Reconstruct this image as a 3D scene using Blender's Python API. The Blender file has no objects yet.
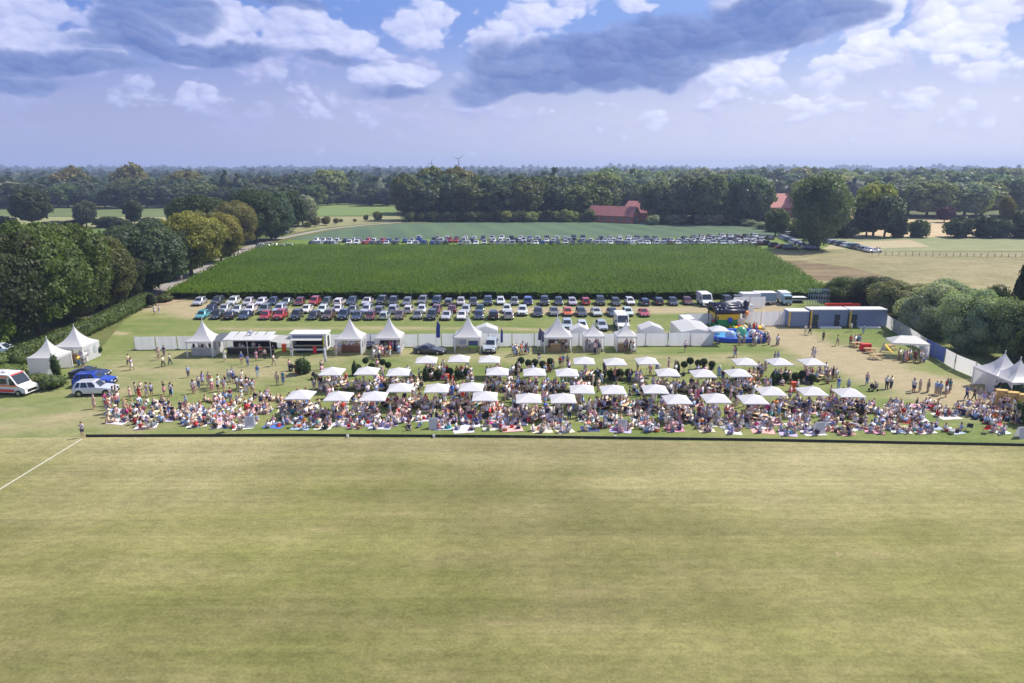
import bpy, bmesh, math, random
import numpy as np
from mathutils import Vector, Matrix, noise
from math import radians as R, sin, cos, pi, tan, atan, atan2, sqrt, hypot

rnd = random.Random(11)
scene = bpy.context.scene
COL = scene.collection

# ------------------------------------------------------------------ camera
CH = 26.0
F = 683.0
PITCH = atan((341.5 - 169.5) / F)
cam = bpy.data.cameras.new('camera'); camo = bpy.data.objects.new('camera', cam); COL.objects.link(camo)
cam.sensor_width = 36; cam.lens = 36 * F / 1024; cam.clip_start = 0.5; cam.clip_end = 30000
camo.location = (0, 0, CH); camo.rotation_euler = (pi / 2 - PITCH, 0, 0)
scene.camera = camo

# ------------------------------------------------------------------ world, sun, exposure
SUN_EL, SUN_AZ = R(51), R(64)      # azimuth clockwise from +Y (the view direction): light from the right, a little ahead
EXPOSURE = 0.58
SKY_STRENGTH = 0.085
sun = bpy.data.lights.new('sun', 'SUN'); suno = bpy.data.objects.new('sun', sun); COL.objects.link(suno)
sun.energy = 4.3; sun.angle = R(0.6); sun.color = (1.0, 0.93, 0.82)
sdir = Vector((sin(SUN_AZ) * cos(SUN_EL), cos(SUN_AZ) * cos(SUN_EL), sin(SUN_EL)))
suno.rotation_euler = sdir.to_track_quat('Z', 'Y').to_euler()
suno.location = (60, 30, 90)
vs = scene.view_settings
vs.view_transform = 'Standard'; vs.look = 'None'; vs.exposure = EXPOSURE; vs.gamma = 1; vs.use_curve_mapping = False
scene.cycles.use_denoising = True
scene.cycles.max_bounces = 6; scene.cycles.diffuse_bounces = 3; scene.cycles.glossy_bounces = 2
scene.cycles.transmission_bounces = 3; scene.cycles.transparent_max_bounces = 6; scene.cycles.volume_bounces = 0
scene.cycles.caustics_reflective = False; scene.cycles.caustics_refractive = False

class NT:
    """small node-tree helper"""
    def __init__(s, tree): s.t = tree; s.n = tree.nodes; s.l = tree.links
    def node(s, kind, **kw):
        n = s.n.new(kind)
        for k, v in kw.items(): setattr(n, k, v)
        return n
    def put(s, sock, v):
        if isinstance(v, bpy.types.NodeSocket): s.l.new(v, sock)
        elif v is not None:
            if hasattr(sock.default_value, '__len__') and not hasattr(v, '__len__'): v = [v] * len(sock.default_value)
            if hasattr(sock.default_value, '__len__') and len(sock.default_value) == 4 and len(v) == 3: v = (*v, 1)
            sock.default_value = v
    def m(s, op, a, b=None, c=None, clamp=False):
        n = s.node('ShaderNodeMath', operation=op, use_clamp=clamp)
        s.put(n.inputs[0], a); s.put(n.inputs[1], b) if b is not None else None
        if c is not None: s.put(n.inputs[2], c)
        return n.outputs[0]
    def vm(s, op, a, b=None):
        n = s.node('ShaderNodeVectorMath', operation=op); s.put(n.inputs[0], a)
        if b is not None: s.put(n.inputs[1], b)
        return n.outputs[0]
    def mix(s, f, a, b, mode='MIX'):
        n = s.node('ShaderNodeMix', data_type='RGBA', blend_type=mode)
        s.put(n.inputs[0], f); s.put(n.inputs[6], a); s.put(n.inputs[7], b)
        return n.outputs[2]
    def ss(s, v, a, b, lo=0.0, hi=1.0):
        n = s.node('ShaderNodeMapRange', interpolation_type='SMOOTHSTEP')
        s.put(n.inputs[0], v); s.put(n.inputs[1], a); s.put(n.inputs[2], b); s.put(n.inputs[3], lo); s.put(n.inputs[4], hi)
        return n.outputs[0]
    def noise(s, vec, scale, detail=4, rough=0.5, dist=0.0):
        n = s.node('ShaderNodeTexNoise'); s.put(n.inputs['Vector'], vec)
        n.inputs['Scale'].default_value = scale; n.inputs['Detail'].default_value = detail
        n.inputs['Roughness'].default_value = rough; n.inputs['Distortion'].default_value = dist
        return n.outputs[0]
    def comb(s, x, y, z=0.0):
        n = s.node('ShaderNodeCombineXYZ'); s.put(n.inputs[0], x); s.put(n.inputs[1], y); s.put(n.inputs[2], z); return n.outputs[0]

def build_world():
    w = bpy.data.worlds.new('World'); scene.world = w; w.use_nodes = True
    w.node_tree.nodes.clear(); T = NT(w.node_tree)
    sky = T.node('ShaderNodeTexSky', sky_type='NISHITA', sun_disc=False)
    sky.sun_elevation = SUN_EL; sky.sun_rotation = SUN_AZ
    sky.altitude = 30; sky.air_density = 1.4; sky.dust_density = 1.5; sky.ozone_density = 2.5
    tc = T.node('ShaderNodeTexCoord'); sx = T.node('ShaderNodeSeparateXYZ'); T.l.new(tc.outputs['Generated'], sx.inputs[0])
    az = T.m('ARCTAN2', sx.outputs[0], sx.outputs[1]); el = T.m('ARCSINE', sx.outputs[2])
    def ang(px, py):                     # the direction a cloud is seen in, radians
        xc = (px - 512) / F; yc = (341.5 - py) / F
        d = Vector((xc, cos(PITCH) + yc * sin(PITCH), -sin(PITCH) + yc * cos(PITCH))).normalized()
        return atan2(d.x, d.y), math.asin(d.z)
    def n2d(vec, scale, detail=4, rough=.5):
        r_ = T.noise(vec, scale, detail, rough); r_.node.noise_dimensions = '2D'; return r_
    P = T.comb(az, T.m('MULTIPLY', el, 1.5), 0.0)
    def vor(vec, scale, detail=3.0, rough=0.55, smooth=.35):
        n = T.node('ShaderNodeTexVoronoi', feature='SMOOTH_F1', normalize=True, voronoi_dimensions='2D'); T.put(n.inputs['Vector'], vec)
        n.inputs['Scale'].default_value = scale; n.inputs['Detail'].default_value = detail; n.inputs['Roughness'].default_value = rough; n.inputs['Smoothness'].default_value = smooth
        return T.m('SUBTRACT', 1.0, n.outputs['Distance'])
    w1 = n2d(P, 7, 4, 0.5); w2 = n2d(T.vm('ADD', P, (3.1, 1.7, 0.0)), 7, 4, 0.5)
    az2 = T.m('ADD', az, T.m('MULTIPLY', T.m('SUBTRACT', w1, 0.5), 0.09)); el2 = T.m('ADD', el, T.m('MULTIPLY', T.m('SUBTRACT', w2, 0.5), 0.055))
    def blobs(lst):
        acc = None
        for (px, py, rx, ry, s) in lst:
            a0, e0 = ang(px, py); ra = rx / F * 0.93; re = ry / F * 0.96
            dx = T.m('MULTIPLY', T.m('SUBTRACT', az2, a0), 1 / ra); dy = T.m('MULTIPLY', T.m('SUBTRACT', el2, e0), 1 / re)
            g = T.m('MULTIPLY', T.m('SUBTRACT', 1.0, T.m('ADD', T.m('MULTIPLY', dx, dx), T.m('MULTIPLY', dy, dy)), clamp=True), s)
            acc = g if acc is None else T.m('MAXIMUM', acc, g)
        return acc
    # billows: rounded puffs on three scales; each puff is lit on its upper right and shaded below
    Pw = T.vm('ADD', P, T.comb(T.m('MULTIPLY', T.m('SUBTRACT', w1, .5), .06), T.m('MULTIPLY', T.m('SUBTRACT', w2, .5), .06)))
    def puff(scale, off, smooth):
        n = T.node('ShaderNodeTexVoronoi', feature='SMOOTH_F1', voronoi_dimensions='2D'); T.put(n.inputs['Vector'], T.vm('ADD', Pw, off))
        n.inputs['Scale'].default_value = scale; n.inputs['Smoothness'].default_value = smooth; n.inputs['Detail'].default_value = 0
        dlt = T.vm('SUBTRACT', T.vm('ADD', Pw, off), n.outputs['Position']); sp = T.node('ShaderNodeSeparateXYZ'); T.l.new(dlt, sp.inputs[0])
        return T.m('SUBTRACT', 1.0, n.outputs['Distance']), T.m('MULTIPLY', T.m('ADD', T.m('MULTIPLY', sp.outputs[0], .35), sp.outputs[1]), scale)
    p1, l1 = puff(13, (0, 0, 0), .25); p2, l2 = puff(29, (.31, .17, 0), .3); p3, l3 = puff(64, (.11, .57, 0), .3); fine_n = n2d(P, 60, 4, .6)
    b0 = T.m('ADD', T.m('ADD', T.m('MULTIPLY', p1, .46), T.m('MULTIPLY', p2, .26)), T.m('ADD', T.m('MULTIPLY', p3, .15), T.m('MULTIPLY', fine_n, .13)))
    lit = T.m('ADD', T.m('ADD', T.m('MULTIPLY', l1, .22), T.m('MULTIPLY', l2, .20)), T.m('ADD', T.m('MULTIPLY', l3, .11), T.m('MULTIPLY', T.m('SUBTRACT', fine_n, .5), .25)))
    soft = n2d(P, 4.5, 4, 0.55)
    lr = T.ss(az, -0.62, 0.62)
    haze_c = T.mix(lr, (3.15, 3.45, 5.6), (5.9, 6.1, 7.4)); blue_c = T.mix(lr, (1.3, 2.3, 5.8), (2.5, 3.8, 7.2))
    clear = T.mix(T.ss(el, 0.05, 0.20), haze_c, blue_c)
    base = T.mix(T.ss(el, 0.25, 0.7), clear, sky.outputs[0])
    # thin veil of far, faint cumulus low over the horizon
    vl = T.ss(T.m('ADD', T.m('MULTIPLY', b0, .9), T.m('MULTIPLY', soft, .7)), 0.80, 0.99)
    base = T.mix(T.m('MULTIPLY', vl, T.ss(el, 0.02, 0.085, 0.0, 0.9)), base, T.mix(T.m('ADD', .45, T.m('MULTIPLY', lit, 1.0), clamp=True), T.mix(lr, (2.4, 2.8, 5.7), (4.0, 4.3, 6.8)), T.mix(lr, (4.6, 4.9, 7.4), (6.6, 6.8, 8.4))))
    bright = blobs([(25, 18, 95, 44, 1), (90, 46, 50, 22, .8), (225, 22, 80, 30, 1), (275, 30, 90, 32, .9), (390, 78, 62, 17, 1), (345, 40, 80, 30, .8), (430, 18, 80, 34, .7), (190, 72, 70, 24, .55),
                    (520, 30, 60, 50, .65), (745, 74, 80, 20, .95), (815, 68, 60, 30, .55), (700, 96, 110, 22, .4), (880, 30, 34, 38, 1), (845, 14, 50, 26, .8),
                    (968, 26, 52, 30, 1.25), (1008, 80, 60, 26, .6), (600, 8, 110, 12, .7), (300, 92, 120, 26, .45), (930, 98, 110, 26, .45), (185, 92, 60, 22, .6), (130, 100, 40, 12, .4), (310, 118, 90, 14, .35), (560, 108, 60, 16, .5), (640, 104, 70, 18, .55), (790, 92, 70, 24, .75), (835, 112, 60, 16, .5), (510, 96, 40, 16, .5), (430, 104, 60, 16, .45), (1040, 40, 50, 40, .8), (470, 55, 60, 30, .55)])
    dens = T.m('ADD', bright, T.m('MULTIPLY', T.m('SUBTRACT', b0, 0.60), 1.9))
    bm_ = T.ss(dens, 0.30, 0.56)
    bc_l = T.mix(lr, (6.2, 6.5, 8.6), (9.2, 9.3, 10.3)); bc_d = T.mix(lr, (2.5, 3.1, 6.2), (4.2, 4.8, 7.6))
    lf = T.m('ADD', T.m('ADD', 0.42, T.m('MULTIPLY', lit, 1.15)), T.m('MULTIPLY', T.ss(dens, .5, 1.3), 0.30), clamp=True)
    c = T.mix(T.m('MULTIPLY', bm_, .92), base, T.mix(lf, bc_d, bc_l))
    dark = blobs([(600, 62, 170, 34, 1), (545, 74, 100, 24, 1), (770, 20, 110, 28, 1), (690, 40, 120, 32, 1), (40, 60, 110, 12, .9), (170, 50, 140, 13, .75), (290, 6, 50, 9, .6),
                  (130, 30, 40, 20, .75), (160, 10, 60, 18, .7), (480, 88, 50, 16, .5), (345, 64, 54, 9, .5), (395, 92, 60, 8, .45), (20, 78, 80, 10, .6)])
    dd = T.m('ADD', dark, T.m('MULTIPLY', T.m('SUBTRACT', T.m('ADD', T.m('MULTIPLY', b0, .5), T.m('MULTIPLY', soft, .5)), 0.54), 1.2))
    dm = T.ss(dd, 0.16, 0.52)
    dc = T.mix(T.m('ADD', T.m('ADD', 0.42, T.m('MULTIPLY', lit, 1.0)), T.m('MULTIPLY', T.ss(dd, .3, 1.1), -0.35), clamp=True), (0.9, 1.55, 4.0), (2.8, 3.6, 6.2))
    c = T.mix(T.m('MULTIPLY', dm, 0.86), c, dc)
    bg = T.node('ShaderNodeBackground'); T.put(bg.inputs[0], c); bg.inputs[1].default_value = SKY_STRENGTH
    o = T.node('ShaderNodeOutputWorld'); T.l.new(bg.outputs[0], o.inputs[0])
    w.cycles.sampling_method = 'MANUAL'; w.cycles.sample_map_resolution = 256
build_world()

# ------------------------------------------------------------------ geometry helpers
FW = Vector((0, cos(PITCH), -sin(PITCH))); UP = Vector((0, sin(PITCH), cos(PITCH)))
def at(px, py, z=0.0):
    """the place on the level z that the photograph shows at this spot"""
    d = FW + Vector(((px - 512) / F, 0, 0)) + UP * ((341.5 - py) / F)
    t = (z - CH) / d.z
    return Vector((d.x * t, d.y * t, z))
def height(px, pyb, pyt):
    g = at(px, pyb); d = FW + Vector(((px - 512) / F, 0, 0)) + UP * ((341.5 - pyt) / F)
    return CH + d.z * g.y / d.y
def ppm(px, py):
    """pixels per metre sideways at that ground place"""
    g = at(px, py); return F / (Vector((0, g.y, -CH)).dot(FW))

class MB:
    def __init__(s): s.v = []; s.f = []; s.mi = []; s.M = Matrix.Identity(4)
    def add(s, vs, fs, mi=0):
        o = len(s.v); s.v += [tuple(s.M @ Vector(p)) for p in vs]
        s.f += [tuple(i + o for i in f) for f in fs]; s.mi += [mi] * len(fs)
    def box(s, x0, x1, y0, y1, z0, z1, mi=0, top=1.0):
        cx, cy = (x0 + x1) / 2, (y0 + y1) / 2
        T = lambda x, c: c + (x - c) * top
        s.add([(x0, y0, z0), (x1, y0, z0), (x1, y1, z0), (x0, y1, z0), (T(x0, cx), T(y0, cy), z1), (T(x1, cx), T(y0, cy), z1), (T(x1, cx), T(y1, cy), z1), (T(x0, cx), T(y1, cy), z1)],
              [(0, 3, 2, 1), (4, 5, 6, 7), (0, 1, 5, 4), (1, 2, 6, 5), (2, 3, 7, 6), (3, 0, 4, 7)], mi)
    def bar(s, a, b, r0, r1=None, n=6, mi=0, cap=True):
        a, b = Vector(a), Vector(b); r1 = r0 if r1 is None else r1
        q = (b - a).to_track_quat('Z', 'Y'); vs = []
        for p, r in ((a, r0), (b, r1)):
            for i in range(n): vs.append(p + q @ Vector((r * cos(2 * pi * i / n), r * sin(2 * pi * i / n), 0)))
        fs = [(i, (i + 1) % n, n + (i + 1) % n, n + i) for i in range(n)]
        if cap: fs += [tuple(range(n))[::-1], tuple(range(n, 2 * n))]
        s.add(vs, fs, mi)
    def lathe(s, prof, n=12, c=(0, 0, 0), mi=0):
        vs = []; fs = []
        for r, z in prof:
            for i in range(n): vs.append((c[0] + r * cos(2 * pi * i / n), c[1] + r * sin(2 * pi * i / n), c[2] + z))
        for k in range(len(prof) - 1):
            for i in range(n): fs.append((k * n + i, k * n + (i + 1) % n, (k + 1) * n + (i + 1) % n, (k + 1) * n + i))
        fs += [tuple(range(n))[::-1], tuple(range((len(prof) - 1) * n, len(prof) * n))]
        s.add(vs, fs, mi)
    def ball(s, c, r, n=8, sq=(1, 1, 1), mi=0, bump=0.0, seed=0):
        vs = []; fs = []; m = n // 2
        for k in range(m + 1):
            th = pi * k / m
            for i in range(n):
                ph = 2 * pi * i / n; d = Vector((sin(th) * cos(ph), sin(th) * sin(ph), cos(th)))
                q = r * (1 + bump * noise.noise(d * 2.3 + Vector((seed, seed * .7, 0))))
                vs.append((c[0] + d.x * q * sq[0], c[1] + d.y * q * sq[1], c[2] + d.z * q * sq[2]))
        for k in range(m):
            for i in range(n): fs.append((k * n + i, (k + 1) * n + i, (k + 1) * n + (i + 1) % n, k * n + (i + 1) % n))
        s.add(vs, fs, mi)
    def mesh(s, name, mats, smooth=False):
        me = bpy.data.meshes.new(name); me.from_pydata(s.v, [], s.f)
        for m in (mats if isinstance(mats, (list, tuple)) else [mats]): me.materials.append(m)
        if any(s.mi): me.polygons.foreach_set('material_index', s.mi)
        if smooth: me.polygons.foreach_set('use_smooth', [True] * len(s.f))
        me.update(); return me
    def obj(s, name, mats, parent=None, loc=None, rz=0.0, smooth=False, color=None):
        return link(name, s.mesh(name, mats, smooth), parent, loc, rz, color)

def link(name, me, parent=None, loc=None, rz=0.0, color=None, sc=None):
    o = bpy.data.objects.new(name, me); COL.objects.link(o)
    if parent: o.parent = parent
    if loc is not None: o.location = loc
    if rz: o.rotation_euler[2] = rz
    if sc is not None: o.scale = (sc,) * 3 if not hasattr(sc, '__len__') else sc
    if color: o.color = (*color, 1)
    return o
def tag(o, label=None, cat=None, group=None, kind=None):
    if label: o['label'] = label
    if cat: o['category'] = cat
    if group: o['group'] = group
    if kind: o['kind'] = kind
    return o
def thing(name, label, cat, loc=(0, 0, 0), rz=0.0, group=None):
    o = bpy.data.objects.new(name, None); COL.objects.link(o); o.empty_display_size = .3
    o.location = loc; o.rotation_euler[2] = rz
    return tag(o, label, cat, group)
KIDS = {}
def protect(root): KIDS[root.name] = [(c, [g for g in c.children]) for c in root.children]
def dup(root, loc, rz=0.0, label=None, group=None, color=None, sc=None, recolor=('body',)):
    """a copy of a thing, its parts and their sub-parts"""
    r = root.copy(); COL.objects.link(r); r.location = loc; r.rotation_euler = (0, 0, rz)
    if sc is not None: r.scale = (sc,) * 3 if not hasattr(sc, '__len__') else sc
    if label: r['label'] = label
    if group: r['group'] = group
    if color and root.type == 'MESH': r.color = (*color, 1)
    for ch, gs in KIDS.get(root.name, []):
        c = ch.copy(); COL.objects.link(c); c.parent = r
        if color and ch.name.split('.')[0] in recolor: c.color = (*color, 1)
        for g in gs:
            d = g.copy(); COL.objects.link(d); d.parent = c
            if color and g.name.split('.')[0] in recolor: d.color = (*color, 1)
    return r
FIRST = set()
def place(root, loc, rz=0.0, label=None, group=None, color=None, sc=None, recolor=('body',)):
    """the first call moves the built thing itself, later calls copy it"""
    if root.name not in KIDS: protect(root)
    if root.name in FIRST: return dup(root, loc, rz, label, group, color, sc, recolor)
    FIRST.add(root.name)
    root.location = loc; root.rotation_euler = (0, 0, rz)
    if sc is not None: root.scale = (sc,) * 3 if not hasattr(sc, '__len__') else sc
    tag(root, label, None, group)
    if color:
        if root.type == 'MESH': root.color = (*color, 1)
        for ch, gs in KIDS[root.name]:
            if ch.name.split('.')[0] in recolor: ch.color = (*color, 1)
            for g in gs:
                if g.name.split('.')[0] in recolor: g.color = (*color, 1)
    return root

# ------------------------------------------------------------------ materials
MATS = {}
def mat(name, col=None, rough=0.7, metal=0.0, use_color=False, noise_amt=0.12, noise_scale=3.0, trans=0.0, coat=0.0, spec=None, bump=0.0, wscale=None, emit=None):
    """procedural material: a base colour with a slow mottle; use_color takes the object's own colour"""
    if name in MATS: return MATS[name]
    m = bpy.data.materials.new(name); m.use_nodes = True; T = NT(m.node_tree); T.n.clear()
    b = T.node('ShaderNodeBsdfPrincipled'); o = T.node('ShaderNodeOutputMaterial')
    tc = T.node('ShaderNodeTexCoord')
    n = T.noise(tc.outputs['Object'], noise_scale, 4, 0.6)
    if use_color:
        oi = T.node('ShaderNodeObjectInfo'); base = oi.outputs['Color']
        if col: base = T.mix(1.0, base, col, 'MULTIPLY')
    else: base = None
    f = T.m('ADD', 1 - noise_amt, T.m('MULTIPLY', n, 2 * noise_amt))
    c = T.vm('SCALE', base if base is not None else col)
    T.put(c.node.inputs[3], f)
    if base is None: c.node.inputs[0].default_value = col
    T.l.new(c, b.inputs['Base Color'])
    b.inputs['Roughness'].default_value = rough; b.inputs['Metallic'].default_value = metal
    if spec is not None: b.inputs['Specular IOR Level'].default_value = spec
    if coat: b.inputs['Coat Weight'].default_value = coat; b.inputs['Coat Roughness'].default_value = 0.08
    if bump:
        bp = T.node('ShaderNodeBump'); bp.inputs['Strength'].default_value = bump; bp.inputs['Distance'].default_value = 0.05
        T.l.new(T.noise(tc.outputs['Object'], noise_scale * 3, 5, 0.6), bp.inputs['Height']); T.l.new(bp.outputs[0], b.inputs['Normal'])
    out = b.outputs[0]
    if trans:
        tr = T.node('ShaderNodeBsdfTranslucent'); T.l.new(c, tr.inputs[0])
        ms = T.node('ShaderNodeMixShader'); ms.inputs[0].default_value = trans
        T.l.new(out, ms.inputs[1]); T.l.new(tr.outputs[0], ms.inputs[2]); out = ms.outputs[0]
    T.l.new(out, o.inputs[0]); MATS[name] = m
    return m

def foliage_mat(name, amt=0.35, scale=0.35, trans=0.38, spec=0.32):
    m = bpy.data.materials.new(name); m.use_nodes = True; T = NT(m.node_tree); T.n.clear()
    tc = T.node('ShaderNodeTexCoord'); oi = T.node('ShaderNodeObjectInfo')
    n = T.noise(tc.outputs['Object'], scale, 3, 0.6); n2 = T.noise(tc.outputs['Object'], 2.5, 2, 0.5)
    f = T.m('ADD', 1 - amt * 1.5, T.m('ADD', T.m('MULTIPLY', n, 2 * amt), T.m('MULTIPLY', n2, amt)))
    c = T.vm('SCALE', oi.outputs['Color']); T.put(c.node.inputs[3], f)
    c = T.mix(T.ss(n, 0.45, 0.75, 0, 0.5), c, T.mix(1.0, c, (1.35, 1.12, 0.6), 'MULTIPLY'))
    b = T.node('ShaderNodeBsdfPrincipled'); T.l.new(c, b.inputs['Base Color']); b.inputs['Roughness'].default_value = .55
    b.inputs['Specular IOR Level'].default_value = spec
    tr = T.node('ShaderNodeBsdfTranslucent'); T.l.new(T.mix(1.0, c, (1.2, 1.3, 0.6), 'MULTIPLY'), tr.inputs[0])
    ms = T.node('ShaderNodeMixShader'); ms.inputs[0].default_value = trans
    T.l.new(b.outputs[0], ms.inputs[1]); T.l.new(tr.outputs[0], ms.inputs[2])
    o = T.node('ShaderNodeOutputMaterial'); T.l.new(ms.outputs[0], o.inputs[0]); return m

def ground_mat(name, c0, c1, streak=(0.03, 0.4), big=0.02, fine=1.5, c2=None, wear=None, fineamt=0.25, rows=None, streakamt=0.5, mower=None):
    """soil or grass: two colours mixed by broad patches, mowing streaks and fine grain; 'wear' attribute blends a third colour"""
    m = bpy.data.materials.new(name); m.use_nodes = True; T = NT(m.node_tree); T.n.clear()
    g = T.node('ShaderNodeNewGeometry'); p = g.outputs['Position']
    a = T.noise(p, big, 5, 0.6)
    st = T.noise(T.vm('MULTIPLY', p, (streak[0], streak[1], 1)), 1.0, 6, 0.65)
    f1 = T.noise(p, fine, 6, 0.7)
    mid = T.noise(T.vm('MULTIPLY', p, (0.5, 1.0, 1)), 0.22, 5, 0.6)
    f = T.m('ADD', T.m('MULTIPLY', a, 1 - streakamt), T.m('MULTIPLY', st, streakamt))
    f = T.m('ADD', T.m('MULTIPLY', f, 0.72), T.m('MULTIPLY', mid, 0.28))
    c = T.mix(T.ss(f, 0.36, 0.64), c0, c1)
    if c2: c = T.mix(T.ss(T.m('ADD', T.m('MULTIPLY', mid, 0.6), T.m('MULTIPLY', st, 0.4)), 0.56, 0.72, 0, 0.75), c, c2)
    if mower:                                 # drier, paler turf towards the far touchline, thin streaks along the mowing
        s0 = T.node('ShaderNodeSeparateXYZ'); T.l.new(p, s0.inputs[0])
        c = T.mix(T.ss(T.m('ADD', s0.outputs[1], T.m('MULTIPLY', T.m('SUBTRACT', a, .5), 60)), 44, 66, 0, .5), c, (0.38, 0.335, 0.195))
        th = T.noise(T.vm('MULTIPLY', p, (.035, 2.4, 1)), 1.0, 4, .6)
        q_ = T.vm('SCALE', c); T.put(q_.node.inputs[3], T.ss(th, .3, .7, .94, 1.05)); c = q_
        sc_ = T.m('MULTIPLY', T.ss(T.noise(p, .9, 3, .6), .66, .74), T.ss(T.noise(p, .07, 2, .5), .48, .62))
        c = T.mix(T.m('MULTIPLY', sc_, .55), c, (0.42, 0.33, 0.21))      # scuffed patches of bare soil
        vb = T.m('SINE', T.m('MULTIPLY', T.m('ADD', s0.outputs[0], T.m('MULTIPLY', a, 2.5)), 2 * pi / 8.5))
        q_ = T.vm('SCALE', c); T.put(q_.node.inputs[3], T.ss(vb, -.4, .4, .975, 1.025)); c = q_
        br = T.noise(T.vm('MULTIPLY', T.vm('ADD', p, (40, 12, 0)), (.35, 1, 1)), .05, 3, .5)  # soft cloud shadows, painted into the turf as broad darker bands
        q_ = T.vm('SCALE', c); T.put(q_.node.inputs[3], T.ss(br, .36, .60, .78, 1.08)); c = q_
    if mower:                                 # faint straight mowing lanes of even width
        sp = T.node('ShaderNodeSeparateXYZ'); T.l.new(p, sp.inputs[0])
        yy = T.m('ADD', sp.outputs[1], T.m('MULTIPLY', T.m('SUBTRACT', a, .5), 1.5))
        ln = T.m('SINE', T.m('MULTIPLY', yy, 2 * pi / mower))
        c = T.mix(T.ss(ln, -0.2, 0.2, 0, 0.10), c, (0.0, 0.02, 0.0))
    if rows:
        sp = T.node('ShaderNodeSeparateXYZ'); T.l.new(p, sp.inputs[0])
        ax = T.m('ADD', T.m('MULTIPLY', sp.outputs[0], rows[1]), T.m('MULTIPLY', sp.outputs[1], rows[2]))
        ln = T.m('SINE', T.m('MULTIPLY', T.m('ADD', ax, T.m('MULTIPLY', f1, rows[0] * .15)), 2 * pi / rows[0]))
        c = T.mix(T.ss(ln, -0.3, 0.8, 0, rows[3]), c, rows[4])
    if wear:
        at_ = T.node('ShaderNodeAttribute', attribute_name='wear')
        wv = T.ss(T.m('ADD', at_.outputs['Fac'], T.m('MULTIPLY', T.m('SUBTRACT', mid, 0.5), 0.7)), 0.15, 0.75)
        c = T.mix(wv, c, wear)
    fc = T.m('ADD', T.m('MULTIPLY', T.ss(f1, .32, .68), .6), T.m('MULTIPLY', T.ss(T.noise(T.vm('MULTIPLY', p, (.7, 1.2, 1)), fine * .3, 4, .6), .34, .66), .4))
    vv = T.vm('SCALE', c); T.put(vv.node.inputs[3], T.m('ADD', 1 - fineamt * .7, T.m('MULTIPLY', fc, 1.4 * fineamt)))
    b = T.node('ShaderNodeBsdfPrincipled'); T.l.new(vv, b.inputs['Base Color']); b.inputs['Roughness'].default_value = .9
    b.inputs['Specular IOR Level'].default_value = .1
    bp = T.node('ShaderNodeBump'); bp.inputs['Strength'].default_value = .5; bp.inputs['Distance'].default_value = .08
    T.l.new(f1, bp.inputs['Height']); T.l.new(bp.outputs[0], b.inputs['Normal'])
    o = T.node('ShaderNodeOutputMaterial'); T.l.new(b.outputs[0], o.inputs[0]); return m

FOL = foliage_mat('foliage')
FOLF = foliage_mat('foliage_far', 0.35, 0.12, 0.42)
BARK = mat('bark', (0.11, 0.085, 0.06), 0.9, noise_amt=.3, bump=.6)
WHITE_PVC = mat('white_pvc', (0.78, 0.78, 0.80), 0.45, noise_amt=.03, noise_scale=1.2, trans=.45)
WHITE_CLOTH = mat('white_cloth', (0.78, 0.78, 0.82), 0.8, noise_amt=.06, noise_scale=1.5, trans=.62)
PARASOL = mat('parasol_fabric', (0.75, 0.75, 0.78), 0.8, noise_amt=.03, noise_scale=1, trans=.3)
STEEL = mat('steel', (0.45, 0.46, 0.48), 0.35, 0.8, noise_amt=.1)
ALU = mat('white_metal', (0.75, 0.75, 0.76), 0.35, 0.1, noise_amt=.05)
DARKM = mat('dark_metal', (0.03, 0.03, 0.035), 0.4, .5)
PAINT = mat('car_paint', None, 0.3, 0.25, use_color=True, noise_amt=.02, coat=1.0)
GLASS = mat('car_glass', (0.025, 0.035, 0.05), 0.06, 0.0, noise_amt=.02, spec=.8)
TYRE = mat('rubber', (0.018, 0.018, 0.018), 0.85)
RIM = mat('alloy', (0.42, 0.43, 0.45), 0.3, .9)
LAMP = mat('lamp_glass', (0.75, 0.78, 0.8), 0.12, .3)
REDLAMP = mat('red_lamp', (0.45, 0.01, 0.01), 0.2)
PLATE = mat('plate', (0.75, 0.75, 0.72), 0.5)
WOOD = mat('wood', (0.42, 0.27, 0.14), 0.7, noise_amt=.2, noise_scale=2)
OBJC = mat('dyed_fabric', None, 0.85, use_color=True, noise_amt=.12, noise_scale=4)
PLAST = mat('dyed_plastic', None, 0.4, use_color=True, noise_amt=.04)
BLACKF = mat('black_fabric', (0.02, 0.02, 0.024), 0.8)
SKIN = mat('skin', None, 0.6, use_color=True, noise_amt=.05)

# ------------------------------------------------------------------ ground and fields
def sheet(name, pts, m, z, sub=None, wearf=None):
    """a flat field with the given outline (ground places)"""
    mb = MB()
    if sub is None:
        mb.add([(p[0], p[1], z) for p in pts], [tuple(range(len(pts)))])
    o = mb.obj(name, m); me = o.data
    bm = bmesh.new(); bm.from_mesh(me); bmesh.ops.recalc_face_normals(bm, faces=bm.faces)
    if bm.faces and sum(f.normal.z for f in bm.faces) < 0: bmesh.ops.reverse_faces(bm, faces=bm.faces)
    bm.to_mesh(me); bm.free()
    tag(o, kind='structure'); return o
def pix(*ps): return [at(*p)[:2] for p in ps]

g_base = ground_mat('far_grass', (0.075, 0.10, 0.035), (0.14, 0.14, 0.06), big=.006)
mb = MB(); S_ = 9000
mb.add([(-S_, -300, 0), (S_, -300, 0), (S_, 12000, 0), (-S_, 12000, 0)], [(0, 1, 2, 3)])
tag(mb.obj('ground', g_base), kind='structure')

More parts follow.
